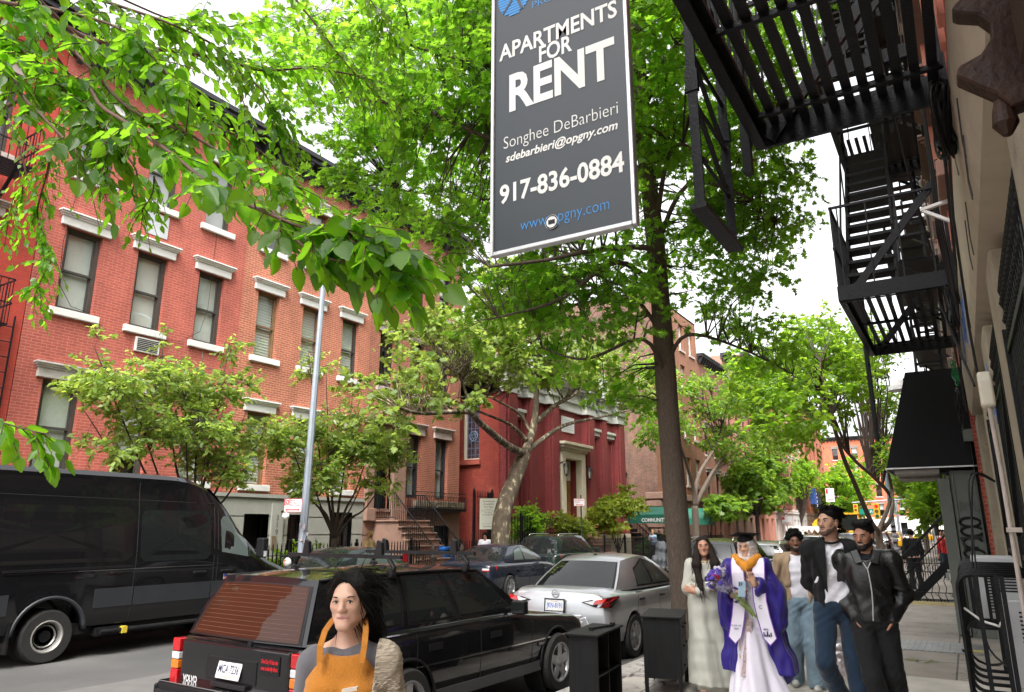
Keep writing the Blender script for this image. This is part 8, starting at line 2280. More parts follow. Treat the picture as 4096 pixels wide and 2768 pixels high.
p.add('dress',S,M_dress,.010,folds(7,1.0,0,.02,5,base=.004),clip=lambda P:.012-P[:,2])
sq=MB()
for t in np.linspace(0,1,15)[:-1]:
 f_=lambda u:(.0+.09*u,.17+.10*u,.88-.55*u)
 a,b=f_(t),f_(t+1/14);sq.quad((a[0]-.03,a[1]+.012,a[2]),(a[0]+.03,a[1]+.012,a[2]),(b[0]+.03,b[1]+.012,b[2]),(b[0]-.03,b[1]+.012,b[2]))
p.mb('sequin_band',sq,mat('rose_sequins',(.5,.38,.38),.4,.4,.5,60,bump=.6,bs=150))
S=SDF();p.torso(S,.034,.9,k=.05,shoulder=.012);S.cap((0,-.02,1.28),(0,-.06,.40),.175,.31,k=.06,sy=.78);S.cap((-.1,-.02,1.0),(-.24,-.02,.36),.12,.2,k=.06)
for a,w in(('R',.11),('L',.12)):
 S.cap(p.j['sh'+a],p.j['el'+a]+np.array([0,0,.02]),.075,.11,k=.04);S.cap(p.j['el'+a],p.j['el'+a]+(p.j['wr'+a]-p.j['el'+a])*.82,.105,.085,k=.03);S.cap(p.j['el'+a]+np.array([0,.03,-.03]),p.j['el'+a]+np.array([-.02 if a=='L' else .02,.03,-.24]),w,w*.8,k=.05)
 e=p.j['wr'+a];S.cap(e-(p.j['el'+a]-e)*-.1,e+(e-p.j['el'+a])*.3,.055,.075,k=.01,op='s')
front_open(S,0,(.17,.045),.3,1.42);S.ell((0,.10,1.50),(.075,.08,.10),op='s',k=.02)
p.add('gown',S,M_gown,.010,folds(9,1.45,.3,.022,4,2,base=.010),clip=lambda P:.34-P[:,2]-.15*P[:,0]*0)
S=SDF()
for sd in(1,-1):S.cap((sd*.0,.175,1.375),(sd*.06,.13,1.425),.042,.04,k=.03);S.cap((sd*.06,.13,1.425),(sd*.115,.03,1.465),.04,.042,k=.02);S.cap((sd*.115,.03,1.465),(0,-.11,1.46),.042,.045,k=.02)
p.add('hood',S,M_orange,.008,wob(.004,40,2))
path=[(1.47,.075,.085),(1.42,.135,.09),(1.32,.190,.088),(1.2,.205,.085),(1.05,.212,.085),(.9,.222,.09),(.78,.232,.095),(.70,.24,.10)]
for sd in(1,-1):
 off=-.035 if sd>0 else .0;st=MB();bd=MB()
 pts=[(sd*x+(.0 if sd>0 else-.03)+sd*max(0,1.0-z)*.18,y,z)for z,y,x in path]
 for a,b in zip(pts[:-1],pts[1:]):
  st.quad((a[0]-.058,a[1],a[2]),(a[0]+.058,a[1],a[2]),(b[0]+.058,b[1],b[2]),(b[0]-.058,b[1],b[2]))
  for e in(-1,1):bd.quad((a[0]+e*.058,a[1]+.001,a[2]),(a[0]+e*.068,a[1]-.002,a[2]),(b[0]+e*.068,b[1]-.002,b[2]),(b[0]+e*.058,b[1]+.001,b[2]))
 l=pts[-1];st.add([(l[0]-.058,l[1],l[2]),(l[0]+.058,l[1],l[2]),(l[0],l[1]+.01,l[2]-.06)],[(0,1,2)])
 for e in(-1,1):bd.quad((l[0]+e*.058,l[1]+.001,l[2]),(l[0]+e*.068,l[1],l[2]),(l[0],l[1]+.012,l[2]-.073),(l[0],l[1]+.011,l[2]-.06))
 so_=p.mb('stole',st,M_dress,recalc=False);p.mb('border',bd,M_purple,so_,recalc=False)
 tx=MB();q_=lambda x,y,yy=pts[-2][1]+.016:Vector((-x,yy,y))
 if sd<0:
  for ch,z in(('N',1.235),('C',.975)):text_to(tx,ch,lambda x,y,z=z:Vector((-x-pts[3][0]*0,.222 if z>1.1 else .224,y)),-pts[3][0],z,h=.036,center=True)
  text_to(tx,'MSA',q_,-pts[-2][0]-.01,.775,h=.018,bold=.03,center=True)
  for k in range(5):x=pts[-2][0]+.034-k*.017;tx.box((x-.006,pts[-2][1]+.012,.715),(x+.006,pts[-2][1]+.015,.735+.02*(k%2==0)+.012*(k==2)))
 else:
  for k in range(2):text_to(tx,('CLASS OF','2024')[k]if k==0 else '2024',q_,-pts[-2][0],.80-k*.03,h=.016,bold=.02,center=True)
 p.mb('lettering',tx,M_navyl,so_,recalc=False)
GX,GY,GR=-2.06,8.15,R(190)
def gl(x,y,z):c_,s_=math.cos(GR),math.sin(GR);return Vector((GX+c_*x-s_*y,GY+s_*x+c_*y,z))
bo=thing('bouquet','purple and white flowers with a red rose in clear wrap','bouquet',tuple(gl(.24,.32,1.2)))
g_=np.random.default_rng(9);w=MB();c0=np.array((.13,.30,1.12));ax=np.array((.62,.12,.62));ax/=np.linalg.norm(ax);e1=np.cross(ax,(0,0,1));e1/=np.linalg.norm(e1);e2=np.cross(ax,e1)
for k in range(9):
 for a in range(18):
  pass
rings=[[gl(*(c0+ax*(.0+t*.26)+(e1*math.cos(a)+e2*math.sin(a))*(.025+.13*t)*(1+.16*math.sin(5*a+9*t)+g_.normal()*.05)))for a in np.linspace(0,6.283,23)[:-1]]for t in np.linspace(0,1,8)]
w.loft(rings,cap=False);w.build('wrapping',glass_mat('clear_wrap',(.78,.76,.84),.16,.12),bo,recalc=False)
fl={'purple_flower':(.09,.05,.42,46),'white_flower':(.62,.58,.66,16),'rose':(.38,.012,.02,3),'dark_tissue':(.01,.01,.014,10)}
for nm,(r_,gg,b_,n)in fl.items():
 f=MB()
 for k in range(n):
  a=g_.uniform(0,6.28);rr=math.sqrt(g_.uniform(0,1))*.125
  if nm=='rose':a,rr=2.6+k*.35,.05+.02*k
  if nm=='dark_tissue':a,rr=2.2+g_.normal()*.5,.09
  q=c0+ax*g_.uniform(.17,.29)+(e1*math.cos(a)+e2*math.sin(a))*rr
  for m_ in range(3 if nm=='rose' else 2):f.lathe([(.002,-.014),(.02,-.004),(.026 if nm=='rose' else .017,.012),(.008,.02)],gl(*(q+g_.normal(size=3)*.008)),7)
 f.build(nm,mat(nm,(r_,gg,b_),.6,var=.35,vs=30),bo)
sm=MB()
for k in range(12):a=c0+g_.normal(size=3)*.008;sm.tube([gl(*a),gl(*(a-ax*.13+g_.normal(size=3)*.01)),gl(*(a-ax*.27+np.array((0,0,-.03))+g_.normal(size=3)*.018))],.0045,5)
sm.build('stem',mat('flower_stem',(.22,.30,.08),.5),bo)
ph=thing('phone','pale blue phone held against the bouquet stems by the graduate','phone',tuple(gl(.04,.34,1.1)))
b=MB();fr_=lambda x,z,d:gl(.045+x-.10*z,.325+d,1.17+z);b.prism([(-.037,-.076),(.037,-.076),(.037,.076),(-.037,.076)],fr_,-.004,.004);b.build('case',mat('pale_blue_case',(.30,.42,.52),.35),ph,bevel=.003)
b=MB();b.prism([(-.005,.03),(.034,.03),(.034,.07),(-.005,.07)],fr_,.004,.007)
b.build('camera_bump',mat('blue_bump',(.2,.3,.38),.3),ph,bevel=.002,seg=1)
b=MB()
for x,z in((.024,.06),(.024,.04),(.006,.05)):b.prism([(x+.007*math.cos(t),z+.007*math.sin(t))for t in np.linspace(0,6.283,11)[:-1]],fr_,.007,.009)
b.build('lens',M_dark,ph)
# ---- curly haired man behind
p=Person('curly haired man in open tan jacket, white tee and light blue jeans',-1.79,9.4,R(190),1.74,Sk3,dict(elR=(.27,-.06,1.13),wrR=(.26,.0,.88),ankR=(.13,-.1,.10),ankL=(-.10,.06,.085),kneeL=(-.1,.05,.5)),head=(4,0,2))
p.body(.008);p.eyes((.16,.06,.05),smile=.9,teeth=True,lipw=.024);p.beard(mat('stubble_dark',(.02,.012,.009),.9),True,.002)
def ex(S):
 g=np.random.default_rng(4)
 for k in range(70):
  d=g.normal(size=3);d[2]=abs(d[2]);d/=np.linalg.norm(d);S.ell(p.hp(np.array([0,-.018,.035])+d*np.array([.088,.104,.102])),np.full(3,g.uniform(.014,.024)),k=.006)
o_=hair_cap(p,M_hair,.008,(0,.09,-.030),(.070,.062,.092),ex,low=-.05,amp=.003,f=110,h=.006,side=-.005);p.locks(o_,420,.035,lambda q:(math.sin(q[0]*300),math.cos(q[1]*260),math.sin(q[2]*280)),M_hair,.003,.6,5)
S=SDF();p.torso(S,.016,.9);S.ell((0,.06,1.505),(.07,.07,.055),op='s',k=.02);p.add('tee',S,M_tee,.011,wob(.006,22,6),clip=lambda P:.90-P[:,2])
S=SDF();p.torso(S,.036,.9,sleeves=(.026,.024,.022,.97));front_open(S,.0,(.10,.075),.85,1.5);S.ell((0,.07,1.53),(.075,.09,.07),op='s',k=.02)
p.add('jacket',S,M_tan,.010,wob(.009,20,8),clip=lambda P:.885-P[:,2])
p.trousers(M_ljean,.016,wide=.03);p.shoes(M_snk,M_plate)
# ---- tall man in the black blazer
p=Person('tall man in black blazer, white tee and dark jeans, looking to one side',-1.13,7.62,R(190),1.97,Sk4,dict(shR=(.165,-.01,1.40),shL=(-.165,-.01,1.40),elR=(.20,-.12,1.13),wrR=(.08,-.21,.98),elL=(-.205,-.12,1.13),wrL=(-.10,-.22,.96),kneeR=(.135,.14,.53),ankR=(.0,-.16,.17),kneeL=(-.085,.05,.5),ankL=(-.12,.06,.085)),head=(-38,2,0))
p.body(.008);p.eyes((.34,.16,.13),gaze=(.2,0),brow=.0055);p.beard(mat('stubble_brown',(.12,.07,.048),.8),True,.0008)
def ex(S):
 g=np.random.default_rng(5)
 for k in range(26):
  a=g.uniform(-1,1);S.cap(p.hp((a*.06,.06-.05*abs(a),.10+g.uniform(0,.02))),p.hp((a*.085,-.08-g.uniform(0,.03),.07+g.uniform(-.03,.03))),.018,.016,k=.008)
 for k in range(12):a=g.uniform(-1,1);S.ell(p.hp((a*.06,-.10,-.03+g.uniform(-.06,.05))),np.full(3,.022),k=.008)
o_=hair_cap(p,M_hair,.004,(0,.095,-.026),(.072,.064,.096),ex,low=-.10,amp=.004,f=80,side=-.012);p.locks(o_,420,.06,lambda q:(q[0]*6,-1,.6 if q[1]>0 else-.6),M_hair,.003,.5,6)
S=SDF();p.torso(S,.016,.9);S.ell((0,.06,1.50*p.k),(.068,.07,.045),op='s',k=.02);p.add('tee',S,M_tee,.011,lambda P,w=wob(.007,20,9):w(P)+.006*np.sin(P[:,2]*45+P[:,0]*55),clip=lambda P:1.02-P[:,2]-.15*P[:,0])
cl_=MB();cl_.tube([(.075*math.sin(t),.012+.082*math.cos(t),1.668-.03*math.cos(t))for t in np.linspace(-2.4,2.4,21)],.011,6);p.mb('collar',cl_,M_blz,smooth=True)
S=SDF();p.torso(S,.034,.92,sleeves=(.024,.022,.02,.98),shoulder=.006);front_open(S,-.02,(.125,.075),1.0,1.62,.0);S.ell((0,.08,1.55*p.k),(.085,.09,.06),op='s',k=.02)
p.add('blazer',S,M_blz,.011,wob(.007,18,3),clip=lambda P:.96-P[:,2]+.06*np.abs(P[:,0]))
lp=MB()
for sd,x0 in((1,.055),(-1,-.10)):lp.add([(x0,.17,1.60),(x0+sd*.10,.145,1.58),(x0+sd*.115,.19,1.45),(x0+sd*.03,.205,1.22),(x0+sd*.015,.2,1.2)],[(0,1,2,3,4)])
p.mb('lapel',lp,M_blz,recalc=False)
p.trousers(M_jean,.012,wide=.006);p.shoes(M_shoe,M_dark)
bg=SDF();bg.cap((.0,0,1.0),(0,0,.55),.05,.17,k=.03,sy=.6);V,Q=bg.mesh(.01,wob(.016,26,3));V=V+np.array((-1.32,8.6,-.08));t_=thing('carrier_bag','crumpled white plastic bag hanging behind the tall man\'s legs','bag',(-1.32,8.6,.4));o_=np_mesh('bag',V-np.array((-1.32,8.6,.4)),Q,glass_mat('thin_white_plastic',(.72,.66,.68),.3,.35),t_)
# ---- man in the black leather jacket
p=Person('bearded man in zipped black leather jacket, hands in the pockets of black trousers',-.83,7.55,R(186),1.84,Sk5,dict(elR=(.262,-.09,1.14),wrR=(.138,.04,.95),elL=(-.262,-.09,1.14),wrL=(-.138,.04,.94),kneeR=(.05,.10,.5),ankR=(-.03,.06,.085),kneeL=(-.11,-.02,.5),ankL=(-.14,-.10,.10)),head=(-26,-10,-2))
p.body(.008,hands=dict(R=((-.12,.0,-1),(-1,0,0),.1,.02,None),L=((.12,.0,-1),(1,0,0),.1,.02,None)));p.eyes((.26,.10,.085),smile=.8,teeth=True,gaze=(.3,-.5),lid=.8,brow=.0055,lipw=.024);p.beard(mat('beard_black',(.012,.009,.007),.8,bump=.4,bs=120),True,.004)
def ex(S):
 g=np.random.default_rng(8)
 for k in range(22):a=g.uniform(-1,1);S.cap(p.hp((a*.055,.07-.03*abs(a),.098)),p.hp((a*.07+.01,-.06,.108+g.uniform(-.01,.012))),.014,.014,k=.01)
o_=hair_cap(p,M_hair,.003,(0,.095,-.026),(.072,.062,.096),ex,low=-.065,amp=.0025,f=100,side=-.008);p.locks(o_,360,.045,lambda q:(.5,-1,.3 if q[1]>0 else-.6),M_hair,.0026,.3,7)
S=SDF();p.torso(S,.014,1.2);S.ell((0,.06,1.52*p.k),(.06,.07,.045),op='s',k=.02);p.add('tee',S,mat('navy_tee',(.008,.010,.016),.9),.011,clip=lambda P:1.25-P[:,2])
S=SDF();p.torso(S,.040,.93,sleeves=(.030,.032,.026,.97),shoulder=.008);S.cap((0,0,1.06),(0,0,1.0),.165,.155,k=.02,sy=.74);S.ell((0,.09,1.575),(.06,.09,.085),op='s',k=.02)
for a in 'RL':pass
el=[p.j['el'+a]for a in 'RL']
def dj(P,w=wob(.008,20,12)):
 r=w(P)
 for e in el:d_=np.linalg.norm(P-e,axis=1);r=r+.008*np.exp(-(d_/.14)**2)*np.sin(P[:,2]*100+P[:,1]*50)
 return r+.003*np.exp(-((P[:,2]-1.12)/.1)**2)*np.sin(P[:,2]*60+P[:,0]*50)
jk=p.add('jacket',S,M_lea,.010,dj,clip=lambda P:.965-P[:,2])
zp=MB();zy=lambda z:.150+.022*math.sin((z-1.0)*4.4)
zp.tube([(-.005+.01*math.sin(z*9),zy(z)+.008,z)for z in np.linspace(.985,1.42,12)],.0055,5);zp.tube([(0,zy(1.42)+.008,1.42),(.028,.145,1.47),(.055,.105,1.51)],.005,5);zp.tube([(0,zy(1.42)+.008,1.42),(-.028,.145,1.47),(-.055,.105,1.51)],.005,5);p.mb('zip',zp,M_badge,jk)
co=MB()
for sd in(1,-1):co.hexa([(sd*x,y,z)for x,y,z in((.03,.15,1.475),(.095,.145,1.46),(.125,.06,1.555),(.065,.05,1.575),(.03,.162,1.48),(.095,.157,1.465),(.13,.065,1.57),(.065,.06,1.59))])
p.mb('collar',co,M_lea,jk,bevel=.006)
p.trousers(M_trs,.014,wide=.012,top=1.06);p.shoes(M_shoe,M_dark)
# ---- woman in the apron, close to the camera
p=Person('woman in orange apron over a grey top, cream knit cardigan slipping off, nearest the camera',-2.13,2.24,R(213),1.61,Sk6,dict(shR=(.142,-.01,1.385),shL=(-.142,-.01,1.385),elR=(.20,-.03,1.10),wrR=(.20,.10,.90),elL=(-.22,-.05,1.10),wrL=(-.24,.06,.88),ankL=(-.12,.12,.085),ankR=(.1,-.12,.1)),head=(-10,1,2),sexf=1)
p.body(.005);p.eyes((.42,.15,.13),gaze=(-.6,0),lid=.55,brow=.0028,smile=-.1,lipw=.026)
def ex(S):
 S.cap(p.hp((-.03,-.06,.05)),p.hp((-.05,-.10,-.09)),.07,.05,k=.04);S.cap(p.hp((-.045,-.10,-.08)),p.hp((-.05,-.10,-.25)),.045,.024,k=.02);S.cap(p.hp((-.062,.035,.075)),p.hp((-.078,-.01,-.03)),.028,.02,k=.02);S.cap(p.hp((.03,.05,.105)),p.hp((.074,.03,.03)),.02,.014,k=.02)
o_=hair_cap(p,M_hair,.010,(.006,.092,-.014),(.075,.072,.102),ex,low=-.27,amp=.003,f=70,h=.005);p.locks(o_,700,.12,lambda q:(-.6 if q[0]<.02 else .5,-.8,-.5 if q[2]>.03 else-1),M_hair,.0020,.10,8)
S=SDF();p.torso(S,.008,.9,sleeves=(.010,.012,.012,.8));S.ell((.015,.05,1.43),(.145,.13,.10),op='s',k=.01);tee_=p.add('top',S,cloth('grey_top',(.115,.112,.125)),.007,wob(.004,24,4),clip=lambda P:.92-P[:,2])
S=SDF();p.torso(S,.022,.5,flare=.03);p.add('apron',S,cloth('orange_apron',(.46,.175,.022),bump=.35),.007,wob(.005,18,9),clip=lambda P:np.maximum(np.maximum(np.abs(P[:,0]-.0)-np.clip(.082+(1.30-P[:,2])*.75,.07,.155),.035-P[:,1]),np.maximum(P[:,2]-1.305-.25*P[:,0]**2*8,.55-P[:,2])))
ap=MB()
for sd in(1,-1):[ap.bar(a,b,.022,.006,up=(0,1,.6))for a,b in zip(((sd*.078,.128,1.29),(sd*.083,.112,1.345),(sd*.078,.065,1.395),(sd*.062,.0,1.43)),((sd*.083,.112,1.345),(sd*.078,.065,1.395),(sd*.062,.0,1.43),(sd*.04,-.055,1.44)))]
p.mb('apron_strap',ap,MATS['orange_apron'])
nb=MB();nb.prism([(-.075,1.205),(-.02,1.196),(-.02,1.208),(-.075,1.217)],lambda x,z,d:Vector((x,.1605+.25*0+d,z)),.0,.02);p.mb('name_patch',nb,mat('patch_white',(.6,.52,.45),.8))
knit=mat('cream_knit',(.60,.51,.40),.95,var=.3,vs=40,bump=1.0,bs=45,stretch=(.5,.5,5))
S=SDF();p.torso(S,.026,.6,sleeves=(.022,.026,.026,.95),flare=.02)
p.add('cardigan',S,knit,.006,lambda P,w=wob(.006,20,5):w(P)+.0035*np.sin(P[:,2]*330)*np.cos(P[:,0]*150+P[:,1]*150),clip=lambda P:np.where(P[:,0]<0,np.maximum(P[:,0]+.118+.10*(P[:,1]>0)*np.clip(P[:,2]-1.2,0,1)*0,P[:,2]-1.40-(.0)),np.maximum(P[:,2]-1.13,.10-P[:,0])))
p.trousers(M_trs,.01,top=1.0);p.shoes(M_shoe)
# ---- people further off
def extra_person(label,X,Y,rz,H,skin,hair,top,legs,pony=False,pose=None,head=(0,0,0),group=None,apron=None,long=False):
 p=Person(label,X,Y,rz,H,skin,pose,head,1,face=False);p.body(.012)
 S=SDF();p.torso(S,.03,.88,sleeves=(.025,.025,.02,.95));S.ell((0,.06,1.49*p.k),(.06,.07,.05),op='s');t=p.add('sweater',S,top,.016,wob(.008,20,2),clip=lambda P:.88-P[:,2])
 p.trousers(legs,.012,top=.95,h=.016);p.shoes(M_snk)
 def ex(S):
  if pony:S.cap(p.hp((0,-.08,.10)),p.hp((0,-.13,.0)),.035,.03)
  if long:
   for sd in(1,-1):S.cap(p.hp((sd*.07,-.02,.02)),p.hp((sd*.09,-.01,-.24)),.045,.035,k=.03)
 hair_cap(p,hair,.012,extra=ex,h=.01,low=None if long else-.09);p.eyes((.3,.12,.1));return p,t
M_blond=mat('blond_hair',(.30,.17,.07),.5,var=.3,vs=25)
q,t_=extra_person('woman in pale blue sweatshirt and black trousers, looking at her phone by the railings',-14.62,38.4,R(165),1.64,Sk6,M_blond,cloth('pale_blue_sweat',(.30,.42,.56)),M_trs,True,dict(elR=(.22,.03,1.12),wrR=(.08,.24,1.2),elL=(-.22,.02,1.1),wrL=(-.05,.2,1.15)),(0,-18,0))
pt_=MB();pt_.lathe([(.09,0),(.09,.01)],(0,.155,1.14),12,axis='y');q.mb('print',pt_,mat('print_red',(.5,.02,.02),.7),t_);pt_=MB();pt_.box((-.1,.16,1.04),(.1,.172,1.08));q.mb('print',pt_,M_bluel,t_)
extra_person('blond woman in a sand coloured coat walking behind the dark green car',-14.35,atX(838*K,1230*K,-14.35).y,R(100),1.68,Sk6,M_blond,cloth('sand_coat',(.45,.31,.14)),M_trs,long=True)
extra_person('dark haired woman bent over behind the dark blue saloon, by the sycamore trunk',-14.3,atX(1101*K,1232*K,-14.3).y,R(200),1.62,Sk1,M_hair,M_tee,M_jean,head=(0,-25,0),long=True)
extra_person('person in black standing beyond the iron stoop',-1.45,24.5,R(20),1.74,Sk4,M_hair,M_blz,M_trs)
for i,(x,y,c,l)in enumerate(((-.75,30.5,(.5,.02,.02),'person in red far along the pavement behind the stoop rails'),(-.35,31.5,(.05,.12,.5),'person in blue far along the pavement behind the stoop rails'),(-1.0,36,(.55,.5,.45),'person in a pale top far along the pavement'))):extra_person(l,x,y,R(170+20*i),1.7,Sk4,M_hair,cloth('far_top_%d'%i,c),M_jean)
# ====== STREET FURNITURE AND SMALL THINGS
M_galv=mat('galvanised_grey',(.30,.34,.40),.5,.3,.1,3,bump=.05);M_signw=mat('sign_white',(.70,.70,.70),.45,var=.04,dirt=((.5,.48,.45),5,.68));M_signr=mat('sign_red',(.50,.015,.03),.45,var=.05)
def plate_sign(par,c,w,h,F,lines,circ=None,arrow=None,back=M_galv,red=None):
 """c centre; F(u,z,d) facing frame; lines (text,x,z,w,h)"""
 mb=MB();mb.prism([(-w/2,-h/2),(w/2,-h/2),(w/2,h/2),(-w/2,h/2)],F,0,.006);s_=mb.build('sign_plate',M_signw,par,bevel=.004,seg=1)
 r_=MB();e=.012
 for(a,b,c_,d_)in((-w/2,w/2,-h/2,-h/2+e),(-w/2,w/2,h/2-e,h/2),(-w/2,-w/2+e,-h/2,h/2),(w/2-e,w/2,-h/2,h/2)):r_.prism([(a,c_),(b,c_),(b,d_),(a,d_)],F,.006,.008)
 if red:a,b,c_,d_=red;r_.prism([(a,c_),(b,c_),(b,d_),(a,d_)],F,.006,.0075)
 for(tx,x,z,ww,hh)in lines:text_to(r_,tx,lambda u,v:F(u,v,.0085),x,z,w=ww,h=hh,bold=.02)
 if arrow:x0,x1,z=arrow;r_.prism([(x0,z),(x0+.04,z+.03),(x0+.04,z+.012),(x1-.04,z+.012),(x1-.04,z+.03),(x1,z),(x1-.04,z-.03),(x1-.04,z-.012),(x0+.04,z-.012),(x0+.04,z-.03)],F,.006,.009)
 r_.build('lettering',M_signr,s_,recalc=False)
 if circ:
  x,z,r0=circ;k=MB();text_to(k,'P',lambda u,v:F(u,v,.0095),x,z-r0*.5,h=r0,bold=.04,center=True)
  ring=[F(x+r0*math.cos(t),z+r0*math.sin(t),.010)for t in np.linspace(0,6.283,21)];k.tube(ring,r0*.12,4);k.bar(F(x-r0*.7,z+r0*.7,.011),F(x+r0*.7,z-r0*.7,.011),r0*.2,.004);k.build('symbol',M_signw,s_,recalc=False)
 return s_
lx,ly=-13.42,12.42
ly=atX(1289/1.0703,1300+1000/1.0703,-13.42).y
lp_=thing('lamp_post','tall pale grey street lamp post with stickers at its foot, left of centre','lamp post',(lx,ly,0))
top_=atX(1293,1139,lx)
m=MB();m.tube([(lx,ly,0),(lx,ly,1.2),(top_.x,top_.y,top_.z)],[.11,.10,.062],8);m.tube(smooth_path([top_,top_+Vector((.1,.02,.25)),top_+Vector((.9,.05,.55)),top_+Vector((2.2,.05,.7))]),.035,8);m.tube([top_+Vector((0,0,-.08)),top_+Vector((0,0,.1))],.072,8);m.build('post',M_galv,lp_)
m=MB();m.lathe([(.02,.06),(.12,.04),(.16,-.02),(.12,-.06)],tuple(top_+Vector((2.35,.05,.68))),10);m.build('lamp_head',M_galv,lp_)
m=MB();gst=random.Random(3)
for k in range(16):z=gst.uniform(.6,2.0);a=gst.uniform(-1.6,0.6);m.box((lx+.095*math.cos(a)-.03,ly+.105*math.sin(a)-.01,z),(lx+.11*math.cos(a)+.03,ly+.105*math.sin(a)+.01,z+gst.uniform(.04,.12)))
m.build('sticker',mat('torn_stickers',(.5,.42,.46),.6,var=.5,vs=15),lp_)
sc0=atX(1179,2022,lx);dirn=Vector((0.35,-.94,0)).normalized();rt_=Vector((.94,.35,0)).normalized()
SF=lambda u,z,d:sc0+dirn*(.08+d)+rt_*u+Vector((0,0,z))
ns=thing('parking_sign','white and red street cleaning sign on the grey lamp post','sign',tuple(sc0))
plate_sign(ns,sc0,.46,.31,SF,[('Monday',-.07,.095,.13,.03),('Thursday',-.07,.045,.15,.03),('9am - 10:30am',-.07,-.01,.26,.03)],(-.14,.07,.06),(-.18,.18,-.10),red=(-.215,-.075,.005,.135))
c2=atX(1315*K,1140*K,-13.6);gp=thing('no_parking_sign','no parking anytime sign on a dark green pole before the synagogue door','sign',(c2.x,c2.y,0))
m=MB();m.tube([(c2.x+.06,c2.y+.02,0),(c2.x+.06,c2.y+.02,c2.z+.3)],.032,8);m.build('pole',mat('dark_green_pole',(.012,.035,.025),.5),gp)
plate_sign(gp,c2,.46,.31,lambda u,z,d:c2+dirn*(.06+d)+rt_*u+Vector((0,0,z)),[('NO PARKING',-.18,.06,.36,.045),('Anytime',-.18,-.01,.2,.04)],None,(-.15,.15,-.10))
def fence(label,pts,h,step=.13,spear=True,post=2.4,name='iron_railing',group='iron railings on the far pavement',rails=(.12,.86)):
 t=thing(name,label,'railing',pts[0]+(0,),group=group);b=MB();pb=MB()
 for(x0,y0),(x1,y1)in zip(pts[:-1],pts[1:]):
  L=math.hypot(x1-x0,y1-y0);n=int(L/step)
  for r in rails:b.bar((x0,y0,h*r),(x1,y1,h*r),.035,.018)
  for i in range(n+1):
   x,y=x0+(x1-x0)*i/n,y0+(y1-y0)*i/n;b.bar((x,y,.08),(x,y,h),.024)
   if spear:b.lathe([(.008,0),(.022,.035),(.001,.12)],(x,y,h),4)
  for i in range(int(L/post)+1):
   k=i*post/L;x,y=x0+(x1-x0)*k,y0+(y1-y0)*k;pb.box((x-.035,y-.035,0),(x+.035,y+.035,h+.1));pb.lathe([(.02,0),(.045,.04),(.02,.09)],(x,y,h+.1),8)
 b.build('bar',M_iron,t);pb.build('post',M_iron,t);return t
fence('spiked black railing before the grey basements, behind the lamp post',[(-14.7,6.0),(-14.7,18.4)],1.28)
fence('spiked black railing beside the brownstone stoop, with a small red notice',[(-14.7,20.6),(-14.7,23.7)],1.25)
fence('long black railing before the synagogue garden',[(-14.3,26.6),(-14.3,40.2)],1.3,spear=False)
fence('black railing past the green canopy, behind the woman in pale blue',[(-14.6,41.8),(-14.6,52)],1.3,spear=False)
fence('tall black iron gate beside the synagogue, behind the townhouse sale sign',[(-16.3,23.7),(-16.3,25.0)],3.1,.11,True,1.3,'iron_gate',None,(.04,.4,.7,.96))
fence('tall black railing by the leaning sycamore',[(-15.4,23.75),(-14.4,24.1),(-14.3,26.4)],2.2,.11,False,1.2,'iron_gate',None,(.05,.5,.95))
rn=MB();rn.box((-14.69,17.6,.75),(-14.66,17.82,1.1));props(rn.build('red_notice',M_signr),'small red warning notice tied to the railing left of the stoop','notice')
fc=atX(1109*K,1166*K,-14.9);fs_=thing('sale_sign','cream board reading Townhouse Available For Sale beside the sycamore','sign',(fc.x,fc.y,0))
FF=lambda u,z,d:fc+dirn*d+rt_*u+Vector((0,0,z))
m=MB();m.prism([(-.33,-.55),(.33,-.55),(.33,.55),(-.33,.55)],FF,0,.03);bo_=m.build('board',mat('cream_board',(.60,.60,.50),.6,var=.04),fs_);m=MB();m.bar(FF(0,-fc.z,-.05),FF(0,.75,-.05),.1);m.build('post',M_iron,fs_)
m=MB()
for tx,z,w_,h_,sl in(('Townhouse',.42,.46,.06,.2),('Available',.32,.40,.06,.2),('For Sale',.22,.34,.06,.2),('By Appointment Only',.15,.3,.02,0),('Tom Wexler',.02,.30,.04,0),('212.448.7474',-.06,.44,.045,0),('GARFIELD',-.48,.4,.05,0)):text_to(m,tx,lambda u,v:FF(u,v,.032),0,z,w=w_,h=h_,slant=sl,center=True)
for z in(.10,-.36):m.prism([(-.28,z),(.28,z),(.28,z+.006),(-.28,z+.006)],FF,.03,.033)
m.build('lettering',M_ink,bo_,recalc=False)
def bin_(label,x,y,m_,h=.95,z0=0):
 t=thing('wheelie_bin',label,'bin',(x,y,z0));b=MB();b.loft([[(x+sx*w,y+sy*w,z0+z)for sx,sy in((-1,-1),(1,-1),(1,1),(-1,1))]for z,w in((0,.24),(h-.1,.31))]);b.build('bin_body',m_,t,bevel=.02);l=MB();l.box((x-.34,y-.34,z0+h-.1),(x+.34,y+.34,z0+h));l.bar((x-.3,y+.36,z0+h-.06),(x+.3,y+.36,z0+h-.06),.04);l.build('lid',m_,t,bevel=.02)
bb_=atX(1005*K,1245*K,-15.3);bin_('blue plastic bin beside the brownstone stoop',bb_.x,bb_.y,mat('blue_plastic',(.02,.14,.48),.45),1.15)
gb_=atX(1212*K,1228*K,-14.9);bin_('green plastic bin behind the synagogue railing',gb_.x,gb_.y,mat('green_plastic',(.01,.17,.06),.45),1.2)
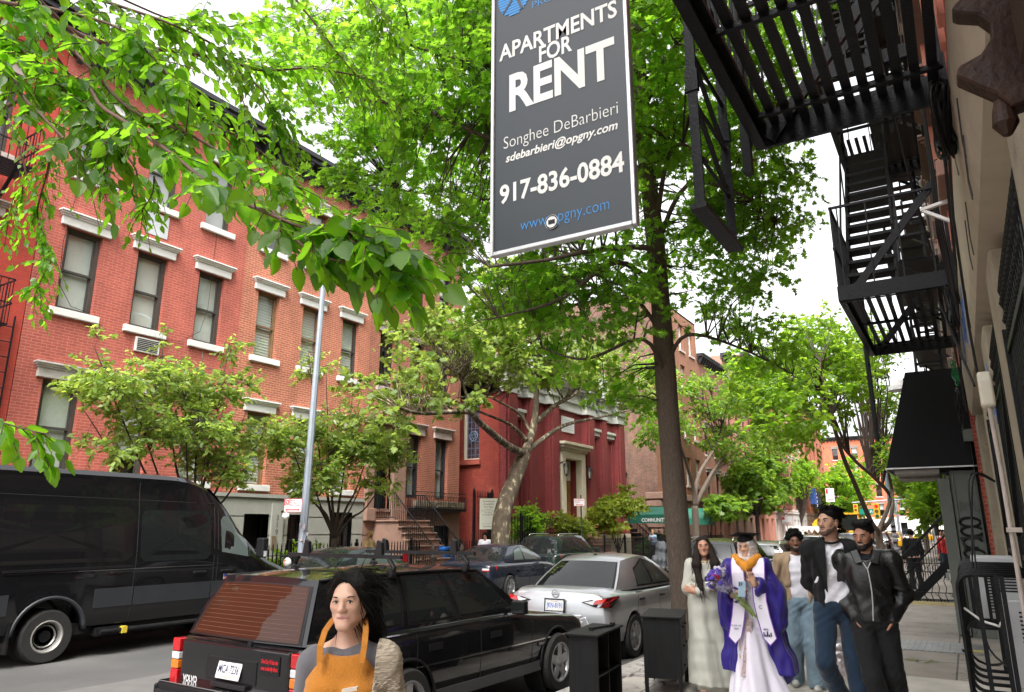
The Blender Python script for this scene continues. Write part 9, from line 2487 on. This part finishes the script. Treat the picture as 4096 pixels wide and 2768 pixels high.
# ---- discarded furniture on the pavement
M_ash=mat('black_ash_veneer',(.009,.009,.0095),.5,var=.35,vs=3,stretch=(14,14,.8),bump=.15,bs=30,spec=.18)
def rbox(mb,a,b):mb.box(a,b)
d1=thing('open_shelf','black open shelf unit dumped on the pavement, with a black bar lying on top','shelf',(-3.43,7.24,0),R(7))
for nm,a,b in(('side_panel',(-.15,-.40,0),(.15,-.378,.74)),('side_panel',(-.15,.378,0),(.15,.40,.74)),('back_panel',(-.15,-.376,.02),(-.135,.376,.74)),('shelf_board',(-.13,-.376,.36),(.145,.376,.38)),('shelf_board',(-.13,-.376,.04),(.145,.376,.06)),('divider',(-.13,-.02,.06),(.14,.0,.735)),('top_board',(-.18,-.44,.742),(.17,.44,.76))):
 m=MB();m.box(a,b);m.build(nm,M_ash,d1,world=False,bevel=.002,seg=1)
m=MB();m.lathe([(.014,0),(.014,.012)],(.05,-.402,.69),8,axis='y');m.build('screw_cap',M_dark,d1,world=False)
bt=MB();c_=Vector((-3.40,7.30,.775));bt.tube([c_+Vector((-.03,-.16,.0)),c_+Vector((.05,.22,.0))],.012,8);bt.bar(c_+Vector((-.05,-.16,0)),c_+Vector((.0,-.17,0)),.03,.025);bt.bar(c_+Vector((.02,.21,.01)),c_+Vector((.07,.2,.01)),.03,.03);props(bt.build('metal_bar',M_blk),'loose black metal bar lying on the open shelf unit','bar')
d2=thing('chest_of_drawers','black chest of three drawers dumped beside the woman in sage','dresser',(-3.17,8.6,0),R(14))
for nm,a,b in(('carcass',(-.21,-.41,.16),(.19,.41,.785)),('top_board',(-.235,-.44,.79),(.225,.44,.81))):m=MB();m.box(a,b);m.build(nm,M_ash,d2,world=False,bevel=.003,seg=1)
for x in(-.205,.165):
 for y in(-.405,.37):m=MB();m.box((x-.006,y,0),(x+.036,y+.04,.786));m.build('leg',M_ash,d2,world=False)
for k in range(3):
 m=MB();m.box((.19,-.365,.185+k*.2),(.204,.365,.375+k*.2));dw=m.build('drawer',M_ash,d2,world=False,bevel=.002,seg=1)
 for y in(-.17,.17):m=MB();m.lathe([(.007,0),(.007,.012),(.017,.016),(.017,.024)],(.204,y,.28+k*.2),10,axis='x');m.build('knob',M_blk,dw,world=False)
S=SDF();ty=15.0;S.cap((-5.0,14.6,.75),(-5.0,15.6,.65),.32,.28,k=.1);S.ell((-4.95,14.7,1.15),(.25,.2,.28),k=.15);S.cap((-5,14.4,.2),(-5,15.9,.2),.4,.35,k=.1)
V,Q=S.mesh(.03,wob(.05,9,2));cvx,cvy=-12.6,35.2;V=V+np.array((0,0,-.1));t_=thing('covered_motorbike','motorbike under a creased grey tarpaulin, just left of the oak trunk','motorbike',(-9.0,24.6,-.15));np_mesh('tarpaulin',V-np.array((-5.0,15.0,-.15)),Q,mat('grey_tarpaulin',(.045,.048,.052),.7,var=.3,vs=5,bump=.5,bs=12,spec=.25),t_)
mo=atX(652*K,1277*K,-13.2);mk=thing('scooter','parked scooter whose round headlamp shows over the estate car roof','scooter',(mo.x,mo.y,-.15))
m=MB();m.lathe([(.09,.05),(.12,0),(.09,-.04),(.02,-.07)],tuple(mo),14,axis='y');m.build('headlamp',M_clear,mk,smooth=True);m=MB();m.bar(mo+Vector((-.3,.05,.14)),mo+Vector((.35,.05,.12)),.04);m.bar(mo+Vector((0,.08,.1)),mo+Vector((0,.3,-.75)),.09);m.bar(mo+Vector((0,.3,-.75)),mo+Vector((0,1.2,-.6)),.25,.2);m.build('frame',M_blk,mk)
m=MB();m.tube([mo+Vector((.04*math.cos(t),-.055,.06*math.sin(t)))for t in np.linspace(1,4,9)],.016,5);m.build('indicator',M_amber,mk)
for y in(.0,1.2):m=MB();m.lathe([(.15,-.05),(.25,-.05),(.27,0),(.25,.05),(.15,.05)],(mo.x,mo.y+y+.25,.12),18,axis='x');m.build('wheel',M_rub,mk,smooth=True)
# ---- down the street
rl=atX(2030*K,1210*K,-3.7);rp=thing('lamp_post','grey light pole with torn posters on the near pavement, beside the awning','lamp post',(rl.x,rl.y,0));m=MB();m.tube([(rl.x,rl.y,0),(rl.x-.1,rl.y,9)],[.13,.09],8);m.build('post',M_galv,rp);m=MB()
for k in range(14):z=gst.uniform(.4,2.0);m.box((rl.x-.14+gst.uniform(-.03,.03),rl.y-.15,z),(rl.x+.12,rl.y-.12,z+.12))
m.build('sticker',MATS['torn_stickers'],rp);m=MB();m.box((rl.x-.2,rl.y-.17,2.5),(rl.x+.25,rl.y-.16,3.1));m.build('sign_plate',M_signw,rp)
lb=atX(2042*K,886*K,-1.05);m=MB();m.lathe([(.03,.3),(.1,.25),(.25,.1),(.28,0),(.24,-.01)],tuple(lb),14);m.bar(lb+Vector((0,0,.25)),(WX,lb.y,lb.z+.35),.04);props(m.build('bell_lamp',M_white),'white bell shaped wall lamp showing past the awning edge','lamp')
for nm,lb_,c,X_,h_,w_,cz,cm in(('street_sign','white and red parking sign high on a pole right of the black banner',(1825,955),-13.2,.75,.6,0,M_signw),('street_sign','small white and red parking sign low before the pink house',(1652,1223),-13.4,.45,.5,0,M_signw)):
 c0=atX(c[0]*K,(c[1]if c[1]>1000 else 1110)*K,X_)if nm else None
sgn=[('white and red parking sign on the pole left of the tall man',3320,1980,-12.9,.9,1.5),('small parking sign before the pink house',3147,2081,-13.0,.8,.62)]
for l,px,py,X_,w_,h_ in sgn:
 c0=atX(px,py,X_);t=thing('street_sign',l,'sign',(c0.x,c0.y,0));m=MB();m.tube([(c0.x,c0.y+.05,0),(c0.x,c0.y+.05,c0.z+h_*.6)],.05,6);m.build('pole',M_galv,t);f_=lambda u,z,d:c0+Vector((u,-d,z));m=MB();m.prism([(-w_/2,-h_/2),(w_/2,-h_/2),(w_/2,h_/2),(-w_/2,h_/2)],f_,0,.02);pl_=m.build('sign_plate',M_signw,t);m=MB();m.prism([(-w_*.4,-h_*.4),(w_*.4,-h_*.4),(w_*.4,-h_*.33),(-w_*.4,-h_*.33)],f_,.02,.026);m.prism([(-w_*.45,h_*.1),(-w_*.2,h_*.1),(-w_*.2,h_*.45),(-w_*.45,h_*.45)],f_,.02,.026);m.build('lettering',M_signr,pl_)
c0=atX(3268,2000,-14.9);t=thing('shop_banner','narrow black vertical banner with white marks beside the far fire escape','banner',tuple(c0));m=MB();m.box((c0.x-.45,c0.y,c0.z-1.0),(c0.x+.45,c0.y+.08,c0.z+1.0));m.bar((c0.x,c0.y+.04,c0.z+.9),(-16,c0.y+.04,c0.z+.9),.08);b_=m.build('cloth',M_ink,t);m=MB()
for k,ch in enumerate('1432'):text_to(m,ch,lambda x,y:Vector((x,c0.y-.005,y)),c0.x,c0.z+.6-k*.45,h=.28,center=True)
m.build('lettering',M_signw,b_,recalc=False)
c0=atX(3252,1985,-15.2);m=MB();m.box((c0.x-.35,c0.y,c0.z-.9),(c0.x+.35,c0.y+.06,c0.z+.9));m.bar((c0.x,c0.y,c0.z+.85),(-16,c0.y,c0.z+.85),.06);props(m.build('blue_banner',mat('blue_banner_cloth',(.05,.12,.42),.7,var=.6,vs=3)),'mottled blue banner behind the black banner','banner')
c0=atX(3225,2112,-12.6);t=thing('market_tent','white scalloped street canopy left of the tall man\'s face','tent',(c0.x,c0.y,0));m=MB();m.box((c0.x-1.8,c0.y,c0.z-.1),(c0.x+2.2,c0.y+2.5,c0.z+.15))
for k in range(8):m.prism([(c0.x-1.8+k*.5,c0.z-.1),(c0.x-1.3+k*.5,c0.z-.1),(c0.x-1.55+k*.5,c0.z-.45)],lambda u,z,d:Vector((u,c0.y+d,z)),-.02,.0)
m.build('canvas',mat('white_canvas',(.65,.62,.58),.8),t);m=MB()
for x in(-1.7,2.1):
 for y in(.1,2.4):m.tube([(c0.x+x,c0.y+y,-.1),(c0.x+x,c0.y+y,c0.z)],.04,6)
m.build('post',M_galv,t)
M_dig=mat('digger_yellow',(.60,.30,.01),.45,var=.15);dx,dy=atX(3400,2120,-9.2).x,atX(3400,2120,-9.2).y
t=thing('digger','yellow digger with a dark glazed cab working near the crossing','digger',(dx,dy,-.15));m=MB();m.box((dx-.9,dy,.7),(dx+1.0,dy+3,1.5));m.prism([(dy+1,1.5),(dy+3,1.5),(dy+2.9,1.9),(dy+1,2.0)],lambda y,z,d:Vector((d,y,z)),dx-.6,dx+.6);m.build('chassis',M_dig,t,bevel=.05);m=MB();m.box((dx-.75,dy+.2,1.5),(dx+.75,dy+1.6,2.95));m.build('cab',M_cglass,t,bevel=.05);m=MB();m.box((dx-.85,dy+.1,2.95),(dx+.85,dy+1.7,3.1))
for a in(-.78,.72):
 for b in(.18,1.55):m.box((dx+a,dy+b,1.5),(dx+a+.07,dy+b+.07,2.95))
m.build('cab_frame',M_dig,t);m=MB();m.bar((dx-.6,dy-.1,1.4),(dx-1.6,dy-.6,3.3),.35,.3);m.bar((dx-1.6,dy-.6,3.3),(dx-2.9,dy-.4,2.2),.28,.25);m.bar((dx-2.9,dy-.4,2.2),(dx-2.7,dy-.4,1.2),.5,.4);m.build('arm',M_dig,t)
for a in(-.95,.95):
 for b in(.3,2.5):m=MB();m.lathe([(.2,-.2),(.55,-.2),(.6,0),(.55,.2),(.2,.2)],(dx+a,dy+b,.45),16,axis='x');m.build('wheel',M_rub,t)
def signal(label,px,py,X_,red=True):
 c0=atX(px,py,X_);t=thing('traffic_light',label,'traffic light',(c0.x+2,c0.y,0));m=MB();m.tube([(c0.x+3.5,c0.y,0),(c0.x+3.5,c0.y,c0.z+1)],.12,8);m.tube([(c0.x+3.5,c0.y,c0.z+.9),(c0.x-.3,c0.y,c0.z+.7)],.06,6);m.build('mast',M_galv,t);m=MB();m.box((c0.x-.2,c0.y-.2,c0.z-.55),(c0.x+.2,c0.y+.2,c0.z+.55));b_=m.build('signal_head',mat('signal_yellow',(.65,.36,.01),.5),t,bevel=.03)
 for k,c in enumerate(((.7,.02,.02),(.10,.06,.01),(.01,.06,.03))):m=MB();m.lathe([(.13,0),(.13,-.02)],(c0.x,c0.y-.2,c0.z+.35-.35*k),12,axis='y');m.build('lens',mat('lens_%d'%k,c,.3),b_)
 return c0
s0=signal('yellow traffic light over the far crossing, right of the street name sign',3508,2045,-5.5);signal('yellow traffic light over the far crossing, left of the street name sign',3424,2040,-9.0)
c0=atX(3478,2046,-6.6);m=MB();m.box((c0.x-.75,c0.y,c0.z-.22),(c0.x+.75,c0.y+.04,c0.z+.22));sgo=m.build('street_name_sign',mat('sign_green',(.0,.20,.13),.5));props(sgo,'green street name sign hanging over the far crossing','sign');m=MB();text_to(m,'1 Av',lambda x,y:Vector((x,c0.y-.006,y)),c0.x-.25,c0.z-.12,w=.7,h=.24);m.build('lettering',M_signw,sgo,recalc=False)
m=MB();m.bar((-.30,13.1,.035),(-.18,13.13,.03),.07,.03);bh_=m.build('paint_brush',M_blk);props(bh_,'small paint brush with a pale handle lying on the steel hatch','brush');m=MB();m.bar((-.18,13.13,.032),(-.02,13.16,.03),.035,.025);m.build('handle',mat('brush_handle',(.6,.52,.2),.5),bh_)
lrg=np.random.default_rng(12);n=40;P_=np.stack([lrg.uniform(-2.6,.1,n),lrg.uniform(9,20,n),np.full(n,.012)],1);P_[:14]=np.array([-.75,11.95,.012])+lrg.normal(size=(14,3))*[.14,.08,0]
lo=leaves_mesh('fallen_leaves',P_,lrg.normal(size=(n,3))*[1,1,.05],np.array([[0,0,1.0]]*n)+lrg.normal(size=(n,3))*.2,np.full(n,.07),oval_leaf(),leaf_mat('fallen_leaf',(.10,.12,.03),(.28,.24,.06)),None);props(lo,'scatter of yellow green fallen leaves on the pavement','leaves',kind='stuff')
